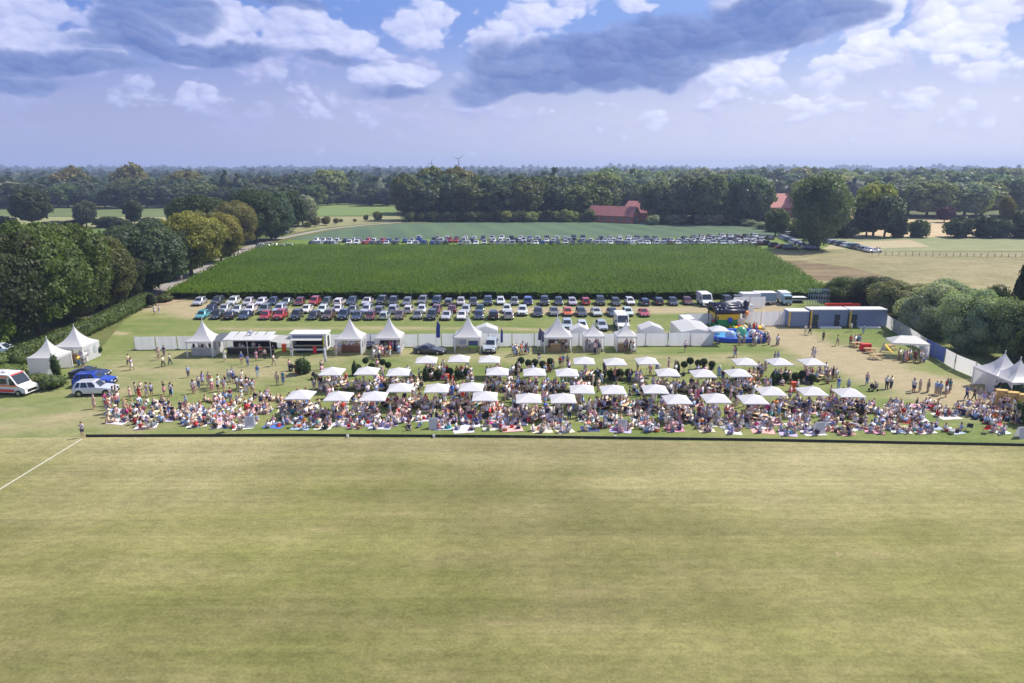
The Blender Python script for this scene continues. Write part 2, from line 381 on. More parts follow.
touch = [at(0, 438), at(85, 437), at(512, 438.5), at(1024, 446)]
tl = touch[0] + (touch[0] - touch[1]) * 4; tr_ = touch[3] + (touch[3] - touch[2]) * 2
polo_m = ground_mat('polo_turf', (0.165, 0.172, 0.054), (0.262, 0.235, 0.108), streak=(.05, .45), big=.02, c2=(0.32, 0.255, 0.14), fine=4.5, fineamt=.40, mower=5.0, streakamt=.28)
sheet('polo_field', [(-260, -60), (260, -60), (260, tr_.y), (tr_.x, tr_.y), *[p[:2] for p in touch[::-1]], (tl.x, tl.y), (-260, tl.y)], polo_m, 0.008)

# picnic lawn and car park: one fine sheet whose 'wear' attribute holds the trodden places
def seg_d(x, y, a, b):
    ax, ay = a[:2]; bx, by = b[:2]; t = max(0, min(1, ((x - ax) * (bx - ax) + (y - ay) * (by - ay)) / ((bx - ax) ** 2 + (by - ay) ** 2 + 1e-9)))
    return hypot(x - ax - t * (bx - ax), y - ay - t * (by - ay))
wear_lines = []   # (points, half width, strength)
def wl(w, s, *ps): q = pix(*ps); wear_lines.extend([(q[i], q[i + 1], w, s) for i in range(len(q) - 1)])
wl(4.5, .95, (757, 300), (768, 322), (800, 342), (850, 366), (930, 385), (1010, 400))
wl(6, .75, (840, 352), (890, 375), (960, 402))
wl(3.5, .8, (510, 311), (640, 310), (762, 309)); wl(2.5, .55, (180, 311), (350, 311), (520, 311))
wl(1.3, .5, (220, 329), (400, 328), (600, 330), (740, 335)); wl(5, .9, (150, 306), (185, 305), (200, 312))
wl(5, .45, (10, 425), (60, 420), (120, 430)); wl(6, .45, (100, 395), (140, 372), (300, 375)); wl(8, .4, (140, 360), (300, 362), (330, 358)); wl(5, .4, (330, 355), (500, 357), (900, 362))
wl(3, .35, (95, 333), (125, 330)); wl(3, .4, (0, 408), (60, 402), (90, 410)); wl(30, .3, (-100, 420), (40, 400), (130, 400))
wl(.7, .9, (104, 332), (124, 334))
lawn_m = ground_mat('lawn', (0.12, 0.17, 0.048), (0.215, 0.228, 0.088), streak=(.05, .35), big=.05, wear=(0.33, 0.28, 0.175), c2=(0.26, 0.235, 0.12), fine=2.5, streakamt=.4)
def lawn():
    x0, x1 = -175., 150.; step = 1.0; nx = int((x1 - x0) / step); y1 = 143.5
    vs = []; fs = []; wv = []; ny = 78
    def ytouch(x):
        ps = [tl] + touch + [tr_]
        for a, b in zip(ps, ps[1:]):
            if a.x <= x <= b.x: return a.y + (b.y - a.y) * (x - a.x) / (b.x - a.x)
        return ps[0].y if x < ps[0].x else ps[-1].y
    for j in range(ny + 1):
        for i in range(nx + 1):
            x = x0 + i * step; ya = ytouch(x); y = ya + (y1 - ya) * j / ny
            vs.append((x, y, 0.012)); w = 0.0
            for a, b, hw, s in wear_lines:
                d = seg_d(x, y, a, b)
                if d < hw * 1.8: w = max(w, s * (1 - max(0, (d - hw * .3)) / (hw * 1.5)))
            wv.append(max(0, w))
    for j in range(ny):
        for i in range(nx): a = j * (nx + 1) + i; fs.append((a, a + 1, a + nx + 2, a + nx + 1))
    me = bpy.data.meshes.new('lawn'); me.from_pydata(vs, [], fs); me.materials.append(lawn_m)
    at_ = me.attributes.new('wear', 'FLOAT', 'POINT'); at_.data.foreach_set('value', wv)
    tag(link('lawn', me), kind='structure')
lawn()
# painted corner line running towards the camera
def ribbon(name, pts, w, z, m, kind='structure'):
    mb = MB(); vs = []; n = len(pts)
    for i, p in enumerate(pts):
        a = Vector(pts[max(0, i - 1)][:2]); b = Vector(pts[min(n - 1, i + 1)][:2]); t = (b - a).normalized(); nn = Vector((-t.y, t.x))
        ww = w if not hasattr(w, '__len__') else w[i]
        vs += [(p[0] - nn.x * ww / 2, p[1] - nn.y * ww / 2, z), (p[0] + nn.x * ww / 2, p[1] + nn.y * ww / 2, z)]
    mb.add(vs, [(2 * i, 2 * i + 2, 2 * i + 3, 2 * i + 1) for i in range(n - 1)])
    o = mb.obj(name, m)
    if kind: tag(o, kind=kind)
    return o
chalk = mat('chalk_line', (0.50, 0.49, 0.40), 0.9, noise_amt=.35, noise_scale=1.0)
a_, b_ = at(82, 439), at(-60, 526)
ribbon('painted_line', [a_ + (b_ - a_) * t for t in (0, .25, .5, .75, 1)], .16, 0.016, chalk)

soil = ground_mat('corn_soil', (0.05, 0.07, 0.02), (0.09, 0.09, 0.035))
CORN = [(166, 299.5), (228, 262), (268, 249), (756, 249), (800, 276), (833, 299.5)]
corn_poly = pix(*CORN)
sheet('corn_ground', corn_poly, soil, 0.03)
blue_green = ground_mat('cereal_crop', (0.066, 0.108, 0.070), (0.105, 0.150, 0.095), streak=(.05, .01), big=.012, rows=(14, 1.0, .25, .35, (0.12, 0.18, 0.085)), streakamt=.3)
sheet('crop_field', pix((190, 249), (283, 236), (330, 227), (400, 222.5), (560, 221.5), (700, 222), (755, 228), (800, 238), (700, 238), (300, 240)), blue_green, 0.04)
bright_g = ground_mat('parking_grass', (0.10, 0.17, 0.035), (0.17, 0.21, 0.06))
sheet('parking_meadow', pix((262, 249.5), (290, 240), (800, 237), (860, 249), (820, 251), (756, 250)), bright_g, 0.05)
tan_m = ground_mat('dry_meadow', (0.19, 0.185, 0.09), (0.29, 0.25, 0.14), streak=(.02, .08), big=.03, c2=(0.15, 0.16, 0.07), fine=.8, fineamt=.4)
sheet('dry_meadow', pix((745, 249), (800, 251), (1100, 252), (1500, 252), (1600, 330), (1024, 330), (900, 302), (833, 299.5), (800, 276)), tan_m, 0.035)
brown_m = ground_mat('brown_weeds', (0.13, 0.10, 0.06), (0.24, 0.19, 0.11), big=.06, fine=.7)
sheet('weed_patch', pix((770, 262), (800, 261), (855, 268), (895, 279), (905, 286), (860, 284), (815, 280)), brown_m, 0.055)
pale_m = ground_mat('pale_pasture', (0.19, 0.22, 0.11), (0.27, 0.275, 0.155), streak=(.01, .06), big=.01)
sheet('pasture', pix((800, 251), (812, 240), (850, 237), (1024, 237), (1500, 237), (1500, 251.5)), pale_m, 0.045)
stub = ground_mat('stubble', (0.42, 0.33, 0.19), (0.50, 0.40, 0.25), streak=(.01, .06), big=.01)
sheet('stubble_field', pix((850, 237.3), (900, 219), (1080, 217), (1400, 217), (1400, 237.3)), stub, 0.06)
sheet('stubble_strip', pix((820, 250), (835, 243), (910, 240), (930, 247)), ground_mat('bare_soil', (0.40, 0.31, 0.2), (0.36, 0.33, 0.2)), 0.065)
lg = ground_mat('left_pasture', (0.085, 0.14, 0.035), (0.13, 0.175, 0.055), big=.01)
sheet('left_pasture', pix((-500, 300), (-500, 227.5), (170, 227.5), (180, 262), (100, 300)), lg, 0.03)
sheet('grain_field', pix((-400, 227), (-300, 217), (175, 217), (170, 227)), ground_mat('grain', (0.22, 0.23, 0.10), (0.28, 0.27, 0.14), big=.01), 0.05)
sheet('maize_field', pix((-400, 216.5), (-300, 208), (200, 208), (190, 216.5)), ground_mat('maize', (0.10, 0.14, 0.05), (0.15, 0.19, 0.08), big=.01), 0.05)
sheet('mown_meadow', pix((305, 216), (313, 204), (392, 203), (398, 215)), ground_mat('mown', (0.13, 0.19, 0.06), (0.18, 0.23, 0.08), big=.01), 0.05)
sheet('rough_meadow', pix((290, 234), (308, 217), (400, 216), (402, 222), (330, 227)), ground_mat('rough', (0.20, 0.20, 0.10), (0.28, 0.27, 0.14), big=.03), 0.055)
sheet('distant_clearing', pix((345, 193), (352, 187), (392, 186), (392, 193)), ground_mat('clearing', (0.2, 0.24, 0.08), (0.26, 0.28, 0.12), big=.01), 0.05)
lane_m = ground_mat('gravel_lane', (0.25, 0.23, 0.215), (0.33, 0.30, 0.28), big=.1, fine=3)
lane = [at(*p) for p in ((60, 350), (90, 322), (112, 309), (135, 301), (150, 295), (172, 284), (200, 271), (228, 257), (250, 247), (275, 239.5), (300, 234.5), (325, 229.5), (360, 225.5), (395, 222.8), (440, 221.8))]
ribbon('gravel_lane', lane, 3.7, 0.07, lane_m)
verge_m = ground_mat('verge', (0.09, 0.12, 0.035), (0.15, 0.15, 0.06), big=.1)
ribbon('lane_verge', lane, 11.0, 0.062, verge_m)
ribbon('dirt_edge', [at(*p) for p in ((160, 305), (172, 301), (200, 297.5))], 3, 0.066, ground_mat('dirt', (0.33, 0.24, 0.17), (0.4, 0.3, 0.2)))

# ------------------------------------------------------------------ haze: the air over the whole place
def haze(density=0.00024):
    mb = MB(); mb.box(-4000, 4000, -200, 5200, -1, 84)
    m = bpy.data.materials.new('air'); m.use_nodes = True; T = NT(m.node_tree); T.n.clear()
    v = T.node('ShaderNodeVolumePrincipled'); v.inputs['Color'].default_value = (0.54, 0.67, 1.0, 1)
    v.inputs['Density'].default_value = density; v.inputs['Anisotropy'].default_value = 0.15
    o = T.node('ShaderNodeOutputMaterial'); T.l.new(v.outputs[0], o.inputs['Volume'])
    tag(mb.obj('haze', m), 'pale blue summer haze in the air over the fields', 'haze', kind='stuff')
haze()

# ------------------------------------------------------------------ corn: dense rows of leafy stalks
def in_poly(x, y, poly):
    c = False; n = len(poly)
    for i in range(n):
        a = poly[i]; b = poly[i - 1]
        if (a[1] > y) != (b[1] > y) and x < (b[0] - a[0]) * (y - a[1]) / (b[1] - a[1]) + a[0]: c = not c
    return c
def corn():
    r = np.random.default_rng(5)
    xs = [p[0] for p in corn_poly]; ys = [p[1] for p in corn_poly]
    x0, x1, y0, y1 = min(xs), max(xs), min(ys), max(ys)
    pts = []
    y = y0
    while y < y1:
        near = max(0.0, 1 - (y - y0) / (y1 - y0))
        step = 0.55 + 0.5 * (1 - near)
        n = int((x1 - x0) / step); X = x0 + (np.arange(n) + r.random(n)) * step
        Y = y + r.normal(0, .14, n)
        pts += [(a, b) for a, b in zip(X, Y) if in_poly(a, b, corn_poly)]
        y += 0.75 + 0.6 * (1 - near)
    P = np.array(pts); n = len(P); nl = 5
    # every stalk: five arching blades of two quads each
    ang = r.random((n, nl)) * 2 * pi; L = 0.55 + r.random((n, nl)) * .35
    hn = np.array([noise.noise(Vector((a * .06, b * .06, 0))) for a, b in pts])
    top = (2.05 + 0.35 * hn + r.normal(0, .13, n))[:, None]
    zb = top * (np.linspace(.30, .86, nl))[None, :]
    dx, dy = np.cos(ang), np.sin(ang); w = 0.085
    V = np.zeros((n, nl, 6, 3), np.float32)
    for k, (t, dz) in enumerate(((0.0, 0.0), (0.5, 0.38), (1.0, 0.18))):
        cx = P[:, 0:1] + dx * L * t; cy = P[:, 1:2] + dy * L * t; z = zb + dz
        ww = w * (1.0 if k < 2 else .35)
        V[:, :, 2 * k] = np.stack([cx - dy * ww, cy + dx * ww, z], -1); V[:, :, 2 * k + 1] = np.stack([cx + dy * ww, cy - dx * ww, z], -1)
    V = V.reshape(-1, 3); m = n * nl; base = np.arange(m)[:, None] * 6
    Q = np.concatenate([base + np.array([[0, 1, 3, 2]]), base + np.array([[2, 3, 5, 4]])], 0)
    # undergrowth: a bumpy leafy layer below the tips
    step = 1.5; gx = np.arange(x0, x1, step); gy = np.arange(y0, y1, step); gv = {}; ex = []; eq = []; o = len(V)
    for i, a in enumerate(gx):
        for j, b in enumerate(gy):
            if in_poly(a, b + .4, corn_poly):
                z = 1.25 + r.random() * .45
                gv[(i, j)] = o + len(ex); ex.append((a + r.normal(0, .2), b + r.normal(0, .2), z))
    for (i, j), k in gv.items():
        if (i + 1, j) in gv and (i, j + 1) in gv and (i + 1, j + 1) in gv: eq.append((k, gv[(i + 1, j)], gv[(i + 1, j + 1)], gv[(i, j + 1)]))
    V = np.concatenate([V, np.array(ex, np.float32)]); Q = np.concatenate([Q, np.array(eq)])
    me = bpy.data.meshes.new('corn'); me.vertices.add(len(V)); me.vertices.foreach_set('co', V.ravel())
    me.loops.add(len(Q) * 4); me.loops.foreach_set('vertex_index', Q.ravel().astype(np.int32))
    me.polygons.add(len(Q)); me.polygons.foreach_set('loop_start', np.arange(0, len(Q) * 4, 4, dtype=np.int32))
    me.polygons.foreach_set('loop_total', np.full(len(Q), 4, np.int32)); me.update(); me.validate()
    me.materials.append(foliage_mat('corn_leaf', .42, .05, .34, .12))
    o = link('corn', me, color=(0.080, 0.140, 0.014)); tag(o, 'dense field of tall green corn between the two car parks', 'corn field', kind='stuff')
corn()

# ------------------------------------------------------------------ trees
def np_mesh(name, V, Q, m):
    V = np.asarray(V, np.float32); Q = np.asarray(Q, np.int32)
    me = bpy.data.meshes.new(name); me.vertices.add(len(V)); me.vertices.foreach_set('co', V.ravel())
    me.loops.add(len(Q) * 4); me.loops.foreach_set('vertex_index', Q.ravel())
    me.polygons.add(len(Q)); me.polygons.foreach_set('loop_start', np.arange(0, len(Q) * 4, 4, dtype=np.int32))
    me.polygons.foreach_set('loop_total', np.full(len(Q), 4, np.int32)); me.update(); me.validate(); me.materials.append(m); return me

def leaf_quads(r, C, N, size, V, Q):
    """one leaf-clump quad at each place C, facing roughly along N"""
    n = len(C); N = N + r.normal(0, .55, (n, 3)); N /= np.linalg.norm(N, axis=1)[:, None] + 1e-9
    a = np.cross(N, r.normal(0, 1, (n, 3))); a /= np.linalg.norm(a, axis=1)[:, None] + 1e-9; b = np.cross(N, a)
    s = size * (0.6 + r.random((n, 1)) * .9)
    o = sum(len(v) for v in V); X = np.stack([C - a * s - b * s * .6, C + a * s * .8 - b * s * .7, C + a * s + b * s * .6, C - a * s * .7 + b * s * .8], 1).reshape(-1, 3)
    V.append(X); Q.append(np.arange(n * 4).reshape(n, 4) + o)

def crown_mesh(name, seed, h, w, lobes, per, size, shape='round', m=None, low=0.22, core=True):
    """foliage spread over many uneven clumps of a crown; base of the tree at z = 0"""
    r = np.random.default_rng(seed); V = []; Q = []
    zc = h * (1 + low) / 2; rz = h * (1 - low) / 2; rx = w / 2
    for i in range(lobes):
        t = (i + .5) / lobes; z = 1 - 2 * t; ph = i * 2.39996 + r.random() * .8
        rad = sqrt(max(0, 1 - z * z)); k = .60 + r.random() * .26
        if shape == 'column': pr = .75
        elif shape == 'cone': pr = (1 - (z + 1) / 2) * .9 + .12
        elif shape == 'vase': pr = .55 + .45 * (z + 1) / 2
        else: pr = 1.0 if z > -.2 else 1.0 + .15 * z
        c = np.array([cos(ph) * rad * rx * k * pr, sin(ph) * rad * rx * k * pr, zc + z * rz * (k + .06)])
        R0 = (rx * .38 if lobes > 14 else rx * .46) * (.7 + r.random() * .6) * (pr if shape == 'cone' else 1)
        # leaves on the clump's surface and a little inside
        n = int(per * (R0 / (rx * .42)) ** 1.2)
        d = r.normal(0, 1, (n, 3)); d /= np.linalg.norm(d, axis=1)[:, None]
        d[:, 2] = np.where(d[:, 2] < -.55, -d[:, 2], d[:, 2])
        q = R0 * (0.74 + r.random((n, 1)) ** .5 * .36) * (1 + .22 * np.array([[noise.noise(Vector((float(a[0]) * 2.2 + i, float(a[1]) * 2.2, float(a[2]) * 2.2)))] for a in d]))
        C = c + d * q * np.array([1, 1, .82])
        leaf_quads(r, C, d, size, V, Q)
        if core:
            mb = MB(); mb.ball(tuple(c), R0 * .72, 8, (1, 1, .82), 0, .5, seed + i)
            o = sum(len(v) for v in V); V.append(np.array(mb.v)); fq = [tuple(j + o for j in f) for f in mb.f]; Q.append(np.array(fq))
    if core:   # the shaded heart of the crown
        mb = MB(); mb.ball((0, 0, zc - rz * .05), 1, 10, (rx * .55, rx * .55, rz * .62), 0, .4, seed)
        o = sum(len(v) for v in V); V.append(np.array(mb.v)); Q.append(np.array([tuple(j + o for j in f) for f in mb.f]))
    return np_mesh(name, np.concatenate(V), np.concatenate(Q), m or FOL)

def trunk_mesh(name, seed, h, r0, spread, n=6):
    r = random.Random(seed); mb = MB()
    p = Vector((0, 0, -.3)); rad = r0
    tips = []
    for k in range(4):
        q = p + Vector((r.uniform(-.04, .04) * h, r.uniform(-.04, .04) * h, h * .2)); mb.bar(p, q, rad, rad * .8, 7, cap=(k == 0)); p = q; rad *= .8; tips.append((q, rad))
    for i in range(n):
        q, rr = tips[i % 3 + 1]; a = 2 * pi * i / n + r.random(); e = q + Vector((cos(a) * spread, sin(a) * spread, h * (.12 + r.random() * .15)))
        mid = (q + e) / 2 + Vector((0, 0, h * .03)); mb.bar(q, mid, rr * .6, rr * .42, 5, cap=False); mb.bar(mid, e, rr * .42, rr * .15, 5, cap=False)
    return mb.mesh(name, BARK, True)

TREES = {}
def tree_kind(key, name, h, w, lobes, per, size, shape='round', low=.2, trunk=.35, m=None, seed=1, core=True):
    TREES[key] = (name, crown_mesh(key + '_crown', seed, h, w, lobes, per, size, shape, m, low, core), trunk_mesh(key + '_trunk', seed, h, trunk, w * .3), h, w)
# unit trees: ten metres tall and wide, scaled where they stand
tree_kind('oak1', 'broadleaf_tree', 10, 10, 30, 1050, .125, low=.12, seed=1)
tree_kind('oak2', 'broadleaf_tree', 10, 10, 26, 1200, .12, low=.10, seed=2)
tree_kind('oak3', 'broadleaf_tree', 10, 10, 36, 900, .125, low=.16, seed=3)
tree_kind('oak4', 'broadleaf_tree', 10, 10, 44, 560, .13, 'vase', low=.10, seed=17)
tree_kind('willow1', 'willow_bush', 10, 12, 30, 900, .13, low=.0, seed=4)
tree_kind('willow2', 'willow_bush', 10, 12, 26, 1000, .12, low=.0, seed=5)
tree_kind('far1', 'woodland_tree', 10, 10, 22, 120, .34, low=.08, seed=6, m=FOLF)
tree_kind('far2', 'woodland_tree', 10, 10, 26, 100, .33, low=.1, seed=7, m=FOLF)
tree_kind('far3', 'woodland_tree', 10, 10, 18, 140, .34, low=.12, seed=8, m=FOLF)
tree_kind('far4', 'woodland_tree', 10, 10, 14, 130, .40, 'column', low=.1, seed=9, m=FOLF)
tree_kind('mid1', 'parkland_tree', 10, 10, 22, 330, .26, low=.14, seed=10)
tree_kind('mid2', 'parkland_tree', 10, 10, 26, 280, .26, 'vase', low=.16, seed=12)
tree_kind('bush1', 'field_bush', 10, 12, 12, 200, .4, low=-.05, seed=13, trunk=.25)
tree_kind('spruce', 'conifer_tree', 10, 7, 16, 150, .3, 'cone', low=.08, seed=14, m=FOLF)
TN = 0
def tree(key, px, pyb, pyt, wpx, color, label, cat='tree', group=None, rz=None, name=None, squash=1.0):
    global TN
    nm, cme, tme, h0, w0 = TREES[key]; TN += 1; r = random.Random(TN * 7 + 3)
    g = at(px, pyb); h = height(px, pyb, pyt); w = wpx / ppm(px, pyb)
    root = thing(name or nm, label, cat, g, r.random() * 6.28 if rz is None else rz, group)
    root.scale = (w / w0 * r.uniform(.95, 1.05), w / w0 * squash, h / h0)
    j = lambda c: tuple(max(0, v * r.uniform(.9, 1.1)) for v in c)
    link('crown', cme, root, color=j(color)); link('trunk', tme, root)
    return root
DK, MID, YEL, OLV, GRY, BLU, LGT = (.050, .074, .026), (.105, .135, .040), (.22, .215, .05), (.165, .17, .055), (.28, .30, .21), (.080, .115, .066), (.21, .255, .08)

NG = 'trees along the lane on the left'
for a in [
    ('oak1', -42, 352, 246, 100, DK, 'dark oak cut by the left edge of the photo, beyond the hedge'),
    ('oak2', -5, 345, 236, 95, DK, 'dark broad oak at the left edge, nearest tree behind the parked white car'),
    ('oak3', 38, 335, 229, 84, MID, 'big full green oak behind the left pair of pagoda tents, at the left'),
    ('oak1', 74, 322, 231, 78, MID, 'big green oak over the hedge, behind the second pagoda tent'),
    ('oak2', 104, 311, 240, 62, MID, 'green oak leaning out over the lane where the silver van drives'),
    ('oak3', 12, 318, 240, 90, DK, 'dark oak in the back row of the left wood, near the edge'),
    ('oak2', 60, 305, 243, 80, DK, 'dark tree squeezed between the two big oaks of the left wood'),
    ('oak3', 127, 304, 256, 36, DK, 'small dark tree at the lane end of the left wood'),
    ('oak2', 150, 293, 226, 74, BLU, 'round dark blue-green tree alone at the bend of the lane'),
    ('oak1', 176, 280, 232, 40, DK, 'dark tree behind the round blue-green one by the lane'),
    ('oak3', 192, 276, 216, 62, YEL, 'yellow-green tree in sun beside the corn, nearest of the yellow ones'),
    ('oak1', 222, 262, 217, 40, YEL, 'yellow-green tree beside the lane, second from the corn corner'),
    ('oak2', 207, 262, 214, 50, OLV, 'olive tree between the two yellow-green ones'),
    ('oak1', 205, 248, 199, 56, DK, 'dark tree rising behind the yellow-green trees'),
    ('oak3', 237, 250, 204, 40, OLV, 'olive green tree with a sunny right side, above the lane'),
    ('oak2', 228, 243, 204, 44, DK, 'dark tree behind the sunny olive one by the lane'),
    ('oak1', 256, 243, 194, 44, DK, 'tall dark tree where the lane bends right'),
    ('oak2', 272, 240, 193, 42, BLU, 'tall blue-green tree at the far bend of the lane'),
    ('mid1', 288, 232, 192, 34, DK, 'dark tree with a grey neighbour at the far end of the row'),
    ('mid1', 303, 226, 197, 28, GRY, 'pale grey-green tree closing the row at the lane'),
    ('mid2', 283, 226, 190, 40, BLU, 'blue-green tree behind the end of the lane row')]:
    tree(*a, group=NG)
tree('mid1', 2, 349, 306, 26, (.19, .26, .05), 'small bright lime green tree at the left edge by the hedge')

FG = 'lone trees in the fields on the left'
for a in [('mid1', 33, 227, 190, 33, DK, 'big dark lone tree left of the field in the upper left'),
          ('mid1', 87, 227, 202, 21, BLU, 'small round lone tree in the middle of the left field hedge'),
          ('mid2', 135, 226, 202, 18, DK, 'narrow lone tree right in the left field hedge'),
          ('mid1', 175, 224, 203, 18, MID, 'small green tree at the right end of the left field')]:
    tree(*a, group=FG)
for i, (x, w, t) in enumerate([(-14, 30, 220), (6, 22, 218), (52, 24, 222), (74, 20, 221), (108, 26, 218), (122, 20, 220), (152, 24, 219)]):
    tree('bush1', x, 227.5, t, w, DK, f"{['first','second','third','fourth','fifth','sixth','seventh'][i]} low hedge bush from the left on the left field boundary", 'bush', 'hedge bushes on the left field boundary')

# the long woods: front rows as single trees, each with its own crown and trunk
rw = random.Random(4)
ORD = ['first', 'second', 'third', 'fourth', 'fifth', 'sixth', 'seventh', 'eighth', 'ninth', 'tenth']
def nth(i):
    i += 1
    if i <= 10: return ORD[i - 1]
    return f"{i}{'th' if 10 < i % 100 < 14 else {1: 'st', 2: 'nd', 3: 'rd'}.get(i % 10, 'th')}"
def wood(x0, x1, yb, top, n, w, cols, where, group, ybj=1.0, keys=('far1', 'far2', 'far3'), topj=3.0):
    for i in range(n):
        t = (i + .5 + rw.uniform(-.3, .3)) / n; x = x0 + (x1 - x0) * t
        yt = top(t) if callable(top) else top; yb_ = (yb(t) if callable(yb) else yb) + rw.uniform(-ybj, ybj)
        if any(l < x < h_ and yb_ > 200 for l, h_ in ((760, 796), (838, 858))): continue
        c = rw.choice(cols); cn = CN.get(c, 'green')
        tree(rw.choice(keys), x, yb_, yt + rw.uniform(-topj, topj), w * rw.uniform(.8, 1.25), c, f'{cn} tree, {nth(i)} from the left {where}', 'tree', group)
CN = {DK: 'dark green', MID: 'mid green', YEL: 'sunlit yellow-green', OLV: 'olive green', GRY: 'grey-green', BLU: 'blue-green', LGT: 'light green'}
W1 = 'trees of the far left wood'
wood(-20, 330, 204, 180, 18, 34, (DK, BLU, MID), 'in the back row of the far left wood', W1, topj=3)
wood(-10, 318, 207.5, 187, 18, 32, (DK, BLU, BLU, MID), 'in the front row of the far left wood', W1)
for a in [('far2', 75, 203, 170, 34, OLV, 'tall olive tree topping the far left wood, left'), ('far2', 136, 203, 167.5, 34, OLV, 'tallest olive tree topping the far left wood, middle'),
          ('far1', 187, 203, 172, 36, OLV, 'broad olive tree topping the far left wood, right'), ('spruce', 228, 206, 166.5, 22, DK, 'pointed dark conifer pair above the far left wood'),
          ('spruce', 240, 206, 170, 20, DK, 'second pointed conifer above the far left wood'), ('far3', 12, 206, 184, 36, GRY, 'pale grey willow before the far left wood'),
          ('far1', 330, 203, 171, 40, LGT, 'light green domed tree above the gap in the woods'), ('far3', 300, 205, 177, 34, BLU, 'blue-green round tree left of the light domed one'),
          ('far2', 352, 202, 174, 26, BLU, 'dark round tree right of the light domed one'), ('far2', 370, 206, 190, 22, DK, 'low dark tree beside the distant clearing'), ('far1', 388, 206, 188, 22, BLU, 'low blue tree next to the centre wood')]:
    tree(*a, group=W1)
wood(312, 404, 204.5, 194, 8, 15, (DK, BLU), 'behind the mown meadow', 'low trees behind the mown meadow')
W2 = 'trees of the centre wood'
wood(400, 600, 214, 179, 12, 38, (BLU, DK, MID, MID), 'in the back row of the centre wood', W2, topj=3)
wood(396, 600, 219.5, lambda t: 181 + 7 * abs(t - .3), 12, 38, (DK, BLU, MID, BLU), 'in the front row of the centre wood', W2, topj=5, keys=('mid1', 'far2', 'mid2', 'far1'))
tree('mid1', 437, 214, 169.5, 36, OLV, 'tall olive crown at the top of the centre wood, left half', group=W2)
tree('mid1', 458, 214, 170, 36, OLV, 'tall olive crown at the top of the centre wood, right half', group=W2)
tree('mid2', 408, 220, 178, 32, MID, 'green tree at the left corner of the centre wood', group=W2)
wood(408, 596, 221.8, 212, 22, 13, (MID, DK, LGT, MID), 'at the centre wood edge', 'bushes along the foot of the centre wood', ybj=.3, keys=('bush1',), topj=1.5)
W3 = 'trees of the right wood'
PK = {'a': (.20, .25, .11), 'b': (.16, .21, .125), 'c': (.26, .28, .12), 'd': (.13, .175, .10)}; CN.update({PK['a']: 'fresh green', PK['b']: 'soft green', PK['c']: 'pale olive', PK['d']: 'deep green'}); RW = tuple(PK.values())
wood(585, 1060, 196, 171.5, 34, 28, RW, 'along the skyline of the right wood', W3, topj=2.0)
wood(590, 1060, 203, 177, 26, 33, RW + (LGT,), 'in the middle row of the right wood', W3, topj=3)
wood(590, 660, 211, 184, 6, 30, (BLU, MID, MID), 'behind the red barns', W3, ybj=1)
wood(655, 760, 223, 181, 8, 36, (PK['d'], PK['b']), 'right of the red barns', W3, ybj=1.5, keys=('mid1', 'mid2'))
wood(770, 1050, 216, 183, 15, 42, RW, 'behind the stubble field', W3, ybj=2, keys=('mid1', 'mid2'), topj=5)
wood(650, 762, 224.5, 216, 12, 15, (GRY, MID, DK), 'at the foot of the barn trees', 'bushes at the foot of the barn trees', ybj=.6, keys=('bush1',), topj=2)
SG = 'single trees before the right wood'
for a in [('oak4', 817, 249.5, 179, 58, (.13, .175, .10), 'biggest dark tree standing alone beside the parked cars at the right'),
          ('mid1', 873, 236, 186, 38, (.26, .32, .08), 'bright light green tree right of the big dark one'),
          ('mid2', 884, 237, 198, 34, BLU, 'blue-green tree in front of the bright light green one'), ('mid1', 866, 237, 206, 30, DK, 'low dark tree at the foot of the bright light green one'),
          ('mid1', 975, 218, 190, 26, LGT, 'round pale green tree at the stubble field'), ('mid2', 1003, 237, 200, 16, OLV, 'thin olive tree among the bushes at the right edge'),
          ('mid1', 944, 222.5, 207, 17, (.06, .012, .035), 'small purple-leaved tree at the edge of the stubble field'),
          ('mid1', 775, 236, 210, 22, MID, 'round green tree below the red roofed farmhouse'), ('mid1', 752, 221, 200, 22, DK, 'dark bushy tree right of the big barn trees')]:
    tree(*a, group=SG)
for i, (x, w, t, c) in enumerate([(800, 20, 222, MID), (842, 24, 218, DK), (896, 20, 219, DK), (918, 18, 222, MID), (957, 26, 220, DK), (985, 26, 219, DK), (1000, 22, 220, BLU), (1022, 30, 215, DK), (848, 18, 224, MID)]):
    tree('bush1', x, 237.5, t, w, c, f'{CN[c]} bush, {nth(i)} of those lining the pale pasture', 'bush', 'bushes lining the pale pasture')
for i, (x, yb, w, t) in enumerate([(763, 229, 16, 223), (775, 232, 18, 225), (788, 234, 16, 226), (735, 224, 14, 219), (748, 226, 16, 220)]):
    tree('bush1', x, yb, t, w, GRY, f'grey-green shrub, {nth(i)} in the rough strip right of the crop field', 'bush', 'shrubs in the rough strip')
for i, (x, yb, t, w) in enumerate([(315, 227, 217, 10), (326, 225.5, 217, 9), (336, 224, 218.5, 6), (341, 222.5, 219, 4), (366, 221, 215, 5), (378, 221.5, 212, 9), (355, 222, 219, 4), (308, 228, 222, 6)]):
    tree('mid1', x, yb, t, w, OLV, f'small round tree on the rough meadow, {nth(i)} of the planted ones', 'tree', 'young trees on the rough meadow')

